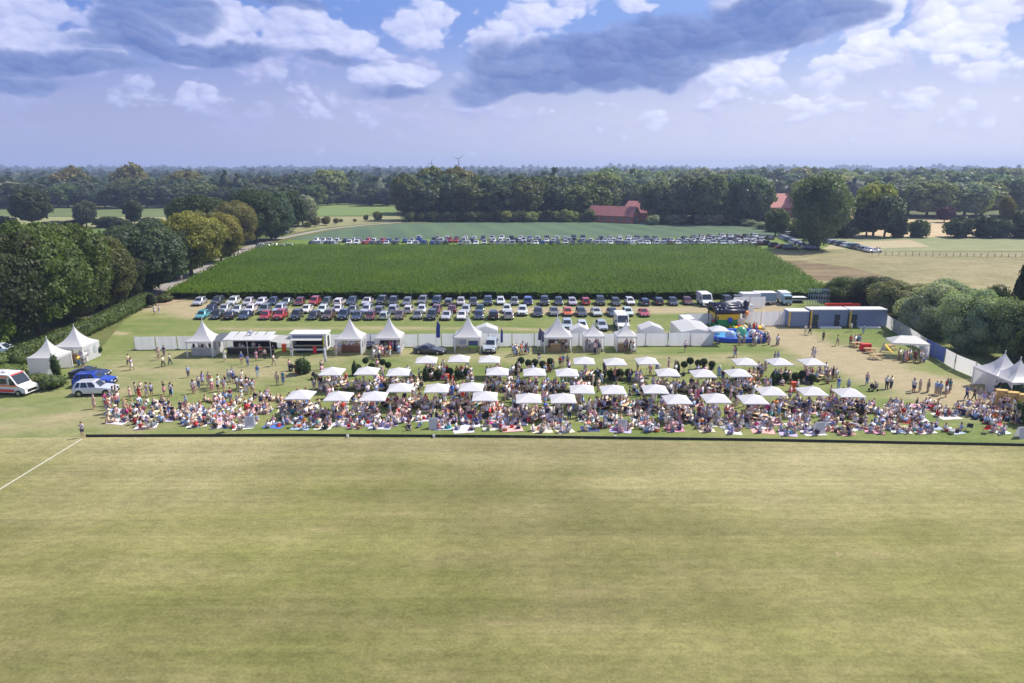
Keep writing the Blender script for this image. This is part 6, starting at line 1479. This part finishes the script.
def zone(x):
    if x < 150: return 'at the far left end of the crowd'
    if x < 215: return 'in the left part of the crowd'
    if x < 282: return 'left of the first front parasol'
    if x > 960: return 'near the straw bales at the right'
    if x > 915: return 'in the right end of the crowd'
    if x > 872: return 'right of the last parasol'
    i = min(range(len(FP)), key=lambda j: abs(FP[j] - x)); return f'at the {ORD[i] if i < 10 else nth(i)} lower parasol'
USED = set(); PEOPLE = []; CROWD = []
PH = dict(stand='standing person', walk='walking person', photo='person holding a camera up', chat='standing person with one raised hand', bench='person on a bench', sitlegs='person leaning back', kneesup='person with drawn up knees', cross='cross-legged person')
def outfit():
    top = rp.choices(list(TOPS), TW)[0]; hair = rp.choices(list(HAIRC), HW)[0]; g = rp.choices(('trousers', 'shorts', 'skirt', 'dress'), (34, 32, 12, 22))[0]
    bot = top if g == 'dress' else rp.choices(list(BOTS), BW)[0]; return top, hair, g, bot
def pair(g): return 'skirt' if g == 'dress' else g
def person(p_, x, y, rz, z=0.0, fixed=None, where=None, zx=None, loc=None):
    g0 = loc if loc is not None else at(x, y); g0 = Vector((g0[0], g0[1], z)); D_ = GEO[p_]
    for _ in range(60):
        top, hair, g, bot = fixed or outfit(); hat = rp.random() < .05 and not fixed
        w = where or zone(zx if zx is not None else x)
        cl = f"{top} dress" if g == 'dress' else f"{top} top, {bot} {g}"
        lab = f"{PH[p_]}, {'hat' if hat else hair + ' hair'}, {cl}, {w}"
        if len(lab.split()) > 16 and not fixed: lab = f"{PH[p_].replace(' person', '').replace('person ', '').replace('with one raised hand', 'waving')}, {'hat' if hat else hair + ' hair'}, {cl}, {w}"
        if len(lab.split()) > 16: lab = lab.replace(' person', '').replace(' with one raised hand', ' waving').replace(' holding a camera up', ' with camera').replace('in the right end of the crowd', 'at the right end').replace('in the left part of the crowd', 'in the left part').replace('at the far left end of the crowd', 'at the far left').replace('near the straw bales at the right', 'near the straw bales')
        if fixed and len(lab.split()) > 16: lab = lab.replace(', ' + hair + ' hair', '')
        if lab not in USED and len(lab.split()) <= 16 or fixed: break
    USED.add(lab); sc = rp.uniform(.93, 1.07)
    o = link('person', D_['body'], None, g0, rz, rp.choice(SK), sc); tag(o, lab, 'person', 'guests of the summer party')
    jt = lambda c: tuple(v * rp.uniform(.85, 1.1) for v in c)
    link('dress_top' if g == 'dress' else 'shirt', D_['shirt'], o, color=jt(TOPS[top])); link('dress_skirt' if g == 'dress' else g, D_[pair(g)], o, color=jt(TOPS[bot] if g == 'dress' else BOTS[bot]))
    link('hair', D_['hair_' + ('long' if g in ('dress', 'skirt') or rp.random() < .3 else 'short')], o, color=jt(HAIRC[hair]))
    if hat: link('sun_hat', D_['hat'], o, color=rp.choice(((.7, .55, .33), (.75, .72, .68), (.03, .03, .05))))
    PEOPLE.append(o); return o
def crowd(p_, loc, rz, z=0.0): CROWD.append((p_, loc, rz, z))

# --- single figures the photograph shows on the open lawn
F_ = lambda t, h, g, b: (t, h, g, b)
for a in [('photo', 83, 437.5, .3, F_('lavender', 'dark', 'shorts', 'navy'), 'at the end of the black board'),
          ('walk', 129, 366, 1.2, F_('beige', 'dark', 'trousers', 'black'), 'walking left of the other strollers'), ('walk', 132, 370, 1.4, F_('lavender', 'brown', 'skirt', 'white'), 'strolling beside a companion in beige'),
          ('stand', 159, 360, .3, F_('beige', 'brown', 'trousers', 'beige'), 'before the first fence panels'), ('stand', 164.5, 357, 0, F_('navy', 'dark', 'trousers', 'grey'), 'close before the first fence panels'),
          ('walk', 163.5, 367, 1.4, F_('white', 'dark', 'trousers', 'black'), 'on the open lawn below the fence start'), ('walk', 170.5, 365.5, -1.2, F_('white', 'sandy', 'trousers', 'navy'), 'on the open lawn, hand in pocket'),
          ('stand', 188.5, 377.5, .9, F_('light blue', 'grey', 'trousers', 'navy'), 'alone on the lawn above the crowd'), ('walk', 274, 366, 1.4, F_('cream', 'dark', 'trousers', 'beige'), 'before the food truck'),
          ('chat', 289.5, 370.5, 1.2, F_('pale pink', 'brown', 'trousers', 'navy'), 'pushing a pram by the orange bin'), ('stand', 258, 378, .2, F_('royal blue', 'sandy', 'trousers', 'white'), 'alone on the lawn below the food stall'),
          ('stand', 277.5, 385, .1, F_('beige', 'brown', 'trousers', 'beige'), 'left one of a pair above the crowd'), ('stand', 283.5, 384.5, -.2, F_('teal', 'blond', 'trousers', 'denim blue'), 'right one of a pair above the crowd'),
          ('stand', 225, 361.5, .2, F_('white', 'blond', 'skirt', 'white'), 'beside the black bins of the food stall'), ('stand', 242, 364.5, .3, F_('royal blue', 'grey', 'shorts', 'beige'), 'queueing at the food stall, left'), ('stand', 248, 366.5, 0, F_('light blue', 'brown', 'trousers', 'denim blue'), 'queueing at the food stall, right'),
          ('stand', 256.5, 361, .3, F_('pale pink', 'brown', 'skirt', 'pink'), 'at the counter of the food stall'), ('stand', 261, 357, .3, F_('red', 'dark', 'shorts', 'black'), 'in red at the food stall'), ('stand', 265, 360, .3, F_('beige', 'brown', 'trousers', 'black'), 'waiting behind the food stall queue'), ('stand', 273.5, 356, .3, F_('black', 'dark', 'trousers', 'black'), 'all black between stall and truck'),
          ('stand', 292, 357, 0, F_('lavender', 'brown', 'trousers', 'white'), 'at the corner of the food truck'), ('stand', 335.5, 357, 0, F_('beige', 'brown', 'trousers', 'beige'), 'left of the tent with shelves'), ('stand', 340.5, 354.5, 3, F_('light blue', 'grey', 'trousers', 'beige'), 'entering the tent with shelves'),
          ('walk', 467.5, 367.5, -1.5, F_('navy', 'dark', 'trousers', 'denim blue'), 'between the back row parasols'), ('stand', 443.5, 371, 0, F_('white', 'blond', 'dress', 'white'), 'between the back row parasols'), ('stand', 553, 371, .3, F_('wine red', 'dark', 'trousers', 'denim blue'), 'near the tree on a bare stem'),
          ('stand', 539, 362.5, .3, F_('black', 'dark', 'trousers', 'white'), 'behind the clipped round bushes'), ('stand', 517, 407, 0, F_('red', 'dark', 'trousers', 'black'), 'in bright red beside a parasol'), ('stand', 567.5, 366, 0, F_('grey', 'dark', 'shorts', 'black'), 'below the tallest tent'), ('stand', 560, 368, 0, F_('red', 'sandy', 'shorts', 'navy'), 'in a red shirt below the tallest tent'), ('stand', 563, 367, 0, F_('royal blue', 'sandy', 'shorts', 'beige'), 'in a blue shirt below the tallest tent'),
          ('stand', 685, 352, 0, F_('white', 'blond', 'shorts', 'navy'), 'small child before the yard fence'), ('walk', 809.5, 335, 1, F_('beige', 'sandy', 'trousers', 'black'), 'before the containers, left'), ('stand', 805, 334.5, 0, F_('white', 'grey', 'shorts', 'white'), 'pale figure before the first container'), ('stand', 823, 341, 0, F_('black', 'dark', 'trousers', 'black'), 'all black before the containers'), ('walk', 837, 346, 1, F_('beige', 'brown', 'shorts', 'grey'), 'on the worn path before the containers'),
          ('stand', 850.5, 332, 0, F_('white', 'brown', 'shorts', 'beige'), 'before the right container door'), ('stand', 863, 334, 0, F_('light blue', 'dark', 'trousers', 'sky blue'), 'all light blue before the right container'), ('stand', 850, 346, 0, F_('red', 'brown', 'shorts', 'navy'), 'beside the small tables by the containers'), ('stand', 866.5, 385, 0, F_('pale pink', 'blond', 'trousers', 'denim blue'), 'on the worn path beside a pram'),
          ('walk', 966, 400, 1.2, F_('royal blue', 'blond', 'trousers', 'navy'), 'left one of two walking by the right fence'), ('walk', 973.5, 400.5, 1.0, F_('black', 'blond', 'trousers', 'black'), 'right one of two walking by the right fence'), ('stand', 999, 399, 0, F_('lavender', 'brown', 'dress', 'lavender'), 'before the straw bales, left'), ('stand', 1002.5, 398, 0, F_('black', 'dark', 'trousers', 'black'), 'all black before the straw bales'),
          ('stand', 1002, 413, 0, F_('black', 'dark', 'trousers', 'denim blue'), 'right below the straw bales'), ('stand', 155, 314, .4, F_('white', 'blond', 'dress', 'white'), 'left walker at the car park entrance'), ('stand', 159.5, 314, -.3, F_('white', 'brown', 'trousers', 'white'), 'right walker at the car park entrance'),
          ('stand', 842, 400, 0, F_('light blue', 'brown', 'dress', 'light blue'), 'in a group of three right of a parasol') , ('stand', 838, 390, 0, F_('royal blue', 'brown', 'trousers', 'sky blue'), 'middle of three by the last parasol'), ('stand', 848, 391, 0, F_('light blue', 'grey', 'trousers', 'grey'), 'right of three by the last parasol')]:
    person(a[0], a[1], a[2], a[3], fixed=a[4], where=a[5])
# standing people among the picnic: mostly in loose knots
knots = [(105, 408, 3), (108, 415, 2), (113, 406, 4), (121, 414, 2), (127, 400, 5), (139, 397, 4), (165, 396, 3), (197, 394, 2), (206, 386, 3), (214, 389, 6), (221, 391, 3), (232, 383, 5), (236, 388, 5), (245, 390, 4), (250, 392, 3), (234, 402, 2), (270, 402, 3), (302, 404, 4), (420, 405, 3), (440, 404, 3), (465, 402, 3), (448, 424, 1), (512, 400, 4),
         (548, 403, 3), (578, 404, 3), (640, 400, 4), (655, 402, 3), (660, 425, 2), (690, 402, 3), (703, 400, 3), (735, 422, 3), (745, 428, 3), (768, 416, 3), (792, 402, 2), (811, 422, 1), (893, 390, 2), (914, 392, 2), (919, 391, 2), (942, 396, 3), (951, 392, 3), (977, 405, 2), (985, 405, 2), (1008, 412, 5), (1015, 420, 6), (1010, 424, 3), (170, 420, 2), (185, 412, 2), (735, 404, 5), (725, 400, 3)]
for kx, ky, n in knots:
    c = at(kx, ky)
    for i in range(n):
        a = rp.random() * 6.28; r_ = rp.uniform(.25, .5 + .16 * n); p = c + Vector((cos(a) * r_ * 1.3, sin(a) * r_, 0))
        person(rp.choice(('stand', 'stand', 'chat', 'walk')), 0, 0, rp.random() * 6.28, loc=p, zx=kx) if (ky > 396 or kx < 260) and len(PEOPLE) < 190 else crowd(rp.choice(('stand', 'chat')), p, rp.random() * 6.28)

# --- picnic blankets and the people on them
BLC = {'white': (.70, .70, .72), 'pale blue': (.35, .46, .62), 'pink': (.68, .36, .40), 'navy': (.04, .06, .16), 'beige': (.55, .47, .36), 'red': (.5, .05, .05), 'turquoise': (.10, .42, .45), 'cream': (.68, .63, .50), 'lavender': (.45, .42, .60), 'royal blue': (.06, .15, .5), 'salmon': (.68, .33, .24), 'grey': (.35, .35, .37), 'green': (.12, .30, .12)}
BLW = [40, 14, 12, 3, 10, 3, 4, 14, 10, 2, 3, 6, 1]
bl_used = {}; BM = []
for k in range(3):
    m = MB(); N = 8; r = random.Random(k); vs = []
    for j in range(N + 1):
        for i in range(N + 1):
            x, y = i / N - .5, j / N - .5; e = 1 + .05 * noise.noise(Vector((x * 4 + k, y * 4, 0))); vs.append((x * e, y * e, .03 + .012 * noise.noise(Vector((x * 9, y * 9, k)))))
    m.add(vs, [(j * (N + 1) + i, j * (N + 1) + i + 1, (j + 1) * (N + 1) + i + 1, (j + 1) * (N + 1) + i) for j in range(N) for i in range(N)]); BM.append(m.mesh('blanket', OBJC, True))
cand = []
for row, y in enumerate((425.8, 420.8, 415.8, 410.6, 405.5, 400.5, 395.5)):
    x = 118 if row < 4 else (140 if row == 4 else 190)
    while x < 1003:
        yy = y + rp.uniform(-1.6, 1.6) + 7.5 * (x - 100) / 900; keep = 1.0
        if row == 6: keep = .45 if 195 < x < 300 else 0
        if row == 5: keep = .35 if x < 880 else .8
        if row == 4 and x < 200: keep = .7
        if row >= 3 and 270 < x < 860: keep *= .72
        if row == 0 and x < 185: keep = .35 if x > 140 else .5
        if rp.random() < keep * (.84 if row < 3 else .93): cand.append((x, yy, row))
        x += rp.uniform(20, 33) * (1 + .0 * row)
cand.sort(key=lambda c: -c[1])
ITEMS = []
for bi_, (x, y, row) in enumerate(cand):
    c = at(x, y); w, d = rp.uniform(1.5, 2.4), rp.uniform(1.4, 2.0); rz = rp.uniform(-.35, .35); col = rp.choices(list(BLC), BLW)[0]
    if rp.random() < .9:
        z_ = zone(x); key = (col, z_); bl_used[key] = bl_used.get(key, 0) + 1; n_ = bl_used[key]
        size = 'small ' if w * d < 2.7 else 'large ' if w * d > 3.9 else ''
        o = link('picnic_blanket', rp.choice(BM), None, c, rz, tuple(v * rp.uniform(.85, 1.1) for v in BLC[col]), (w, d, 1 + .0 * n_)); o.location.z = .004 * (bi_ % 9)
        tag(o, f"{size}{col} picnic blanket{'' if n_ == 1 else ', ' + ORD[min(n_ - 1, 9)] + ' from the front,'} {z_}", 'blanket', 'picnic blankets on the lawn')
    n = rp.choices((2, 3, 4, 5, 6), (3, 5, 6, 4, 2))[0]
    for i in range(n):
        a = 2 * pi * i / n + rp.uniform(-.4, .4); p = c + Vector((cos(a) * w * .42 + rp.uniform(-.15, .15), sin(a) * d * .46, 0)); fz = atan2(c.x - p.x, -(c.y - p.y)) + rp.uniform(-.7, .7)
        ps = rp.choices(('sitlegs', 'kneesup', 'cross'), (3, 3, 4))[0]
        if len(PEOPLE) < 300 and row < 3: person(ps, 0, 0, fz, .03, loc=p, zx=x)
        else: crowd(ps, p, fz, .03)
    for i in range(rp.choice((1, 1, 2, 2, 3))): ITEMS.append((c + Vector((rp.uniform(-.8, .8), rp.uniform(-.6, .6), .05)), x))
# things on and beside the blankets
def make_items():
    t1 = thing('cool_box', 'cool box', 'cool box'); m = MB(); m.box(-.24, .24, -.15, .15, 0, .3, top=1.04); m.obj('body', PLAST, t1); m = MB(); m.box(-.26, .26, -.17, .17, .3, .36); m.obj('lid', WHITE_CLOTH, t1); m = MB(); m.bar((-.27, 0, .3), (-.2, 0, .5), .012, n=4); m.bar((-.2, 0, .5), (.2, 0, .5), .012, n=4); m.bar((.2, 0, .5), (.27, 0, .3), .012, n=4); m.obj('handle', ALU, t1)
    t2 = thing('picnic_basket', 'basket', 'basket'); m = MB(); m.box(-.22, .22, -.15, .15, 0, .22, top=1.12); m.obj('body', PLAST, t2); m = MB()
    for i in range(6): a, b = pi * i / 6, pi * (i + 1) / 6; m.bar((-.22 * cos(a), 0, .2 + .22 * sin(a)), (-.22 * cos(b), 0, .2 + .22 * sin(b)), .014, n=4)
    m.obj('handle', WOOD, t2)
    t3 = thing('shoulder_bag', 'bag', 'bag'); m = MB(); m.box(-.2, .2, -.1, .1, 0, .3, top=.75); m.obj('body', OBJC, t3); m = MB()
    for i in range(6): a, b = pi * i / 6, pi * (i + 1) / 6; m.bar((-.12 * cos(a), 0, .28 + .14 * sin(a)), (-.12 * cos(b), 0, .28 + .14 * sin(b)), .01, n=4)
    m.obj('strap', BLACKF, t3)
    for t in (t1, t2, t3): t.location = (0, -50, 0)
    return t1, t2, t3
IT = make_items(); itn = ('cool box', 'wicker basket', 'soft bag'); iu = {}
itc = {'royal blue': (.05, .14, .45), 'red': (.55, .03, .03), 'white': (.7, .7, .7), 'turquoise': (.08, .4, .45), 'black': (.02, .02, .02), 'navy': (.03, .05, .14), 'orange': (.75, .18, .03), 'pink': (.6, .15, .3), 'beige': (.5, .4, .28)}
for k, (p, x) in enumerate(ITEMS[:230]):
    j = rp.choices((0, 1, 2), (3, 3, 5))[0]; cn = rp.choice(list(itc)) if j != 1 else 'brown'; col = itc.get(cn, (.36, .20, .09)); z_ = zone(x); key = (itn[j], cn, z_); iu[key] = iu.get(key, 0) + 1; n_ = iu[key]
    place(IT[j], p, rp.random() * 6, f"{cn} {itn[j]}{'' if n_ == 1 else ', ' + nth(n_ - 1) + ' from the front,'} {z_}", 'picnic things between the guests', col)
def folding_chair(px, py, rz, col, label):
    t = thing('folding_chair', label, 'chair', at(px, py), rz, 'folding chairs at the picnic')
    for s_ in (-1, 1):
        m = MB(); m.bar((s_ * .25, -.22, 0), (s_ * .25, .2, .85), .014, n=5); m.obj('leg', STEEL, t); m = MB(); m.bar((s_ * .25, .22, 0), (s_ * .25, -.22, .43), .014, n=5); m.obj('leg', STEEL, t); m = MB(); m.bar((s_ * .27, -.24, .62), (s_ * .27, .14, .64), .02, n=5); m.obj('armrest', DARKM, t)
    m = MB(); m.box(-.25, .25, -.22, .14, .41, .44); m.obj('seat', OBJC, t, color=col); m = MB(); m.add([(-.25, .06, .47), (.25, .06, .47), (.25, .22, .9), (-.25, .22, .9), (-.25, .09, .47), (.25, .09, .47), (.25, .25, .9), (-.25, .25, .9)], [(0, 1, 2, 3), (4, 7, 6, 5), (0, 4, 5, 1), (3, 2, 6, 7), (0, 3, 7, 4), (1, 5, 6, 2)]); m.obj('backrest', OBJC, t, color=col)
for a in [(986, 433, 3, (.6, .02, .03), 'bright red folding chair at the front right of the crowd'), (969, 431, 2.7, (.03, .03, .04), 'black folding chair left of the bright red one'), (876, 388, 1, (.03, .03, .04), 'dark folding chair beside the pram on the worn path'), (470, 422, 3, (.6, .02, .03), 'red folding chair in the middle of the crowd'), (226, 432, 2.8, (.04, .06, .2), 'navy folding chair near the first sign board'), (700, 427, 3.2, (.7, .2, .03), 'orange folding chair below the tenth lower parasol'), (880, 428, 3, (.04, .2, .5), 'blue folding chair right of the last sign board'), (745, 425, 3.2, (.03, .03, .03), 'black folding chair among standing guests')]: folding_chair(*a)
def pram(px, py, rz, label):
    t = thing('pram', label, 'pram', at(px, py), rz); m = MB(); m.box(-.22, .22, -.35, .35, .45, .68, top=1.08); m.obj('seat_tub', BLACKF, t); m = MB(); m.ball((0, .18, .72), .27, 10, (1, .9, 1)); m.obj('hood', BLACKF, t, smooth=True)
    m = MB()
    for s_ in (-1, 1): m.bar((s_ * .24, -.4, .15), (s_ * .2, .5, 1.0), .013, n=5); m.bar((s_ * .24, .35, .15), (s_ * .2, -.1, .55), .013, n=5)
    m.bar((-.2, .5, 1.0), (.2, .5, 1.0), .016, n=5); m.obj('frame', STEEL, t)
    for s_ in (-1, 1):
        for y in (-.4, .35): m = MB(); m.bar((s_ * .24, y, .15), (s_ * .28, y, .15), .15, n=12); m.obj('wheel', TYRE, t)
pram(293.5, 371, 1.4, 'dark pram pushed beside the orange bin'); pram(873, 391, 1.8, 'dark pram standing on the worn path right of the parasols'); pram(315, 379.5, 1.0, 'dark pram at the left end of the second parasol row')

# --- beer tables and benches under the parasols
def table_kind():
    t = thing('beer_table', 'table', 'table'); m = MB(); m.box(-1.1, 1.1, -.3, .3, .73, .77); m.obj('tabletop', mat('light_wood', (.62, .45, .27), .55, noise_amt=.12), t)
    for x in (-.8, .8): m = MB(); m.bar((x, -.24, 0), (x, -.22, .73), .02, n=5); m.bar((x, .24, 0), (x, .22, .73), .02, n=5); m.bar((x, -.22, .35), (x, .22, .35), .015, n=5); m.obj('trestle', DARKM, t)
    b = thing('beer_bench', 'bench', 'bench'); m = MB(); m.box(-1.1, 1.1, -.13, .13, .44, .475); m.obj('seat', MATS['light_wood'], b)
    for x in (-.8, .8): m = MB(); m.bar((x, -.1, 0), (x, -.09, .44), .018, n=5); m.bar((x, .1, 0), (x, .09, .44), .018, n=5); m.bar((x, -.1, .2), (x, .1, .2), .012, n=5); m.obj('trestle', DARKM, b)
    t.location = (0, -55, 0); b.location = (0, -56, 0); return t, b
TB, BN = table_kind()
for pi_, (p, nm, i) in enumerate(PPOS):
    if nm == 'front row' or nm == 'back row' and i in (3, 5): nt = 0 if rp.random() < .45 else 1
    else: nt = 2 if nm in ('second row', 'third row') else 1
    for k in range(nt):
        a = rp.choice((.75, .85, .65, 1.0)) * (1 if p.x < 12 else -1) + rp.uniform(-.1, .1); c = p + Vector(((k - (nt - 1) / 2) * 2.5 + .6, rp.uniform(-.5, .5) + .2, 0)); u = Vector((cos(a), sin(a), 0)); nn = Vector((-u.y, u.x, 0))
        w_ = f"{nth(i)} {nm} parasol"
        place(TB, c, a, f"light wooden beer table {('left of', 'right of')[k] if nt == 2 else 'beside'} the {w_}, from the left", 'beer tables under the parasols')
        for s_ in (-1, 1):
            q = c + nn * (s_ * .62); place(BN, q, a, f"light wooden bench at the {('near', 'far')[s_ > 0]} side of the {('left', 'right')[k] if nt == 2 else 'only'} table at {w_}", 'benches under the parasols')
            for j in (-.75, -.1, .6):
                if rp.random() < .88: fz = a + (pi if s_ < 0 else 0) + rp.uniform(-.25, .25); crowd('bench', q + u * (j + rp.uniform(-.1, .1)), fz)
    for k in range(rp.choice((1, 2, 3)) if nm != 'back row' else rp.choice((0, 1))): crowd(rp.choice(('stand', 'chat', 'walk')), p + Vector((rp.uniform(-2, 2), rp.uniform(-1.6, 1.6), 0)), rp.random() * 6.28)
# people by the stalls, the pool, in the gazebo and behind the counters
for (x, y, n, r_) in [(204, 353, 6, 1.4), (250, 355, 4, 2.2), (386, 356, 14, 1.9), (392, 352, 6, 1.2), (348, 351, 6, 1.3), (375, 360, 4, 1), (524, 354, 5, 1.2), (560, 350.5, 5, 1.2), (564, 352, 2, 1), (592, 350, 7, 1.1), (594, 354, 3, 1), (626, 350, 5, 1.1), (630, 353, 2, .6), (515, 356, 3, 1.2), (749, 345, 5, 1.6), (760, 343, 6, 1.6), (745, 341, 4, 2), (756, 333, 5, 1.4), (772, 345, 4, 1), (84, 366, 4, .9), (86, 362, 3, .8),
                     (905, 361, 7, 1.2), (915, 362, 7, 1.4), (775, 362, 2, 1), (812, 358, 2, .8), (735, 357, 2, .5), (70, 362, 3, 1.2), (443, 376, 2, 1), (855, 345, 3, 1), (560, 300, 0, 1), (262, 247, 4, 3), (232, 256, 5, 2.5), (180, 281, 2, 1), (878, 252, 2, 1)]:
    c = at(x, y)
    for i in range(n): a = rp.random() * 6.28; q = rp.random() ** .5 * r_; crowd(rp.choice(('stand', 'stand', 'chat', 'bench' if 900 < x < 920 else 'walk')), c + Vector((cos(a) * q, sin(a) * q * .6, 0)), rp.random() * 6.28)
# more guests sitting loosely in the dense parts
for i in range(70):
    x = rp.choice((rp.uniform(185, 420), rp.uniform(420, 780), rp.uniform(780, 990))); y = rp.uniform(400, 421); crowd(rp.choice(('sitlegs', 'kneesup', 'cross')), at(x, y), rp.random() * 6.28)

for i in range(150):        # loose knots of guests standing and sitting between the parasols
    x, y = rp.uniform(318, 838), rp.uniform(370, 400); c = at(x, y)
    for k in range(rp.choice((1, 2, 2, 3))): crowd(rp.choice(('stand', 'chat', 'sitlegs', 'cross', 'cross')) if k else 'stand', c + Vector((rp.uniform(-.7, .7), rp.uniform(-.5, .5), 0)), rp.random() * 6.28) if rp.random() < .75 else None
for x, y in ((262, 398), (275, 401), (290, 399), (212, 402), (228, 398), (243, 404), (332, 384), (347, 381), (376, 383), (391, 380)):
    c = at(x, y)
    for k in range(3): crowd(rp.choice(('cross', 'kneesup', 'sitlegs')), c + Vector((rp.uniform(-.9, .9), rp.uniform(-.6, .6), 0)), rp.random() * 6.28)

def build_crowd():
    V = []; F_l = []; C = []; off = 0
    for p_, loc, rz, z in CROWD:
        top, hair, g, bot = outfit(); sc = rp.uniform(.93, 1.07); c, s = cos(rz) * sc, sin(rz) * sc; D_ = LOW[p_]
        parts = [('body', rp.choice(SK)), ('shirt', TOPS[top]), (pair(g), TOPS[bot] if g == 'dress' else BOTS[bot]), ('hair_' + ('long' if g in ('dress', 'skirt') else 'short'), HAIRC[hair])]
        if rp.random() < .05: parts.append(('hat', (.7, .6, .42)))
        for nm, col in parts:
            v, f = D_[nm]; w = np.empty_like(v); w[:, 0] = v[:, 0] * c - v[:, 1] * s + loc[0]; w[:, 1] = v[:, 0] * s + v[:, 1] * c + loc[1]; w[:, 2] = v[:, 2] * sc + z
            V.append(w); F_l += [tuple(i + off for i in q) for q in f]; off += len(v); k = rp.uniform(.85, 1.1); C.append(np.tile(np.array([col[0] * k, col[1] * k, col[2] * k, 1.0]), (len(v), 1)))
    V = np.concatenate(V); C = np.concatenate(C); me = bpy.data.meshes.new('crowd'); me.from_pydata(V.tolist(), [], F_l)
    at_ = me.color_attributes.new('cloth', 'FLOAT_COLOR', 'POINT'); at_.data.foreach_set('color', C.ravel().astype(np.float32))
    m = bpy.data.materials.new('crowd_cloth'); m.use_nodes = True; T = NT(m.node_tree); T.n.clear(); a = T.node('ShaderNodeAttribute', attribute_name='cloth'); b = T.node('ShaderNodeBsdfPrincipled'); T.l.new(a.outputs['Color'], b.inputs['Base Color']); b.inputs['Roughness'].default_value = .8
    o = T.node('ShaderNodeOutputMaterial'); T.l.new(b.outputs[0], o.inputs[0]); me.materials.append(m); me.polygons.foreach_set('use_smooth', [True] * len(me.polygons))
    tag(link('crowd_of_guests', me), 'dense crowd of summer guests around the tables and behind the front picnic rows', 'crowd', kind='stuff')
    print('people', len(PEOPLE), 'crowd', len(CROWD), 'blankets', len(cand))
build_crowd()
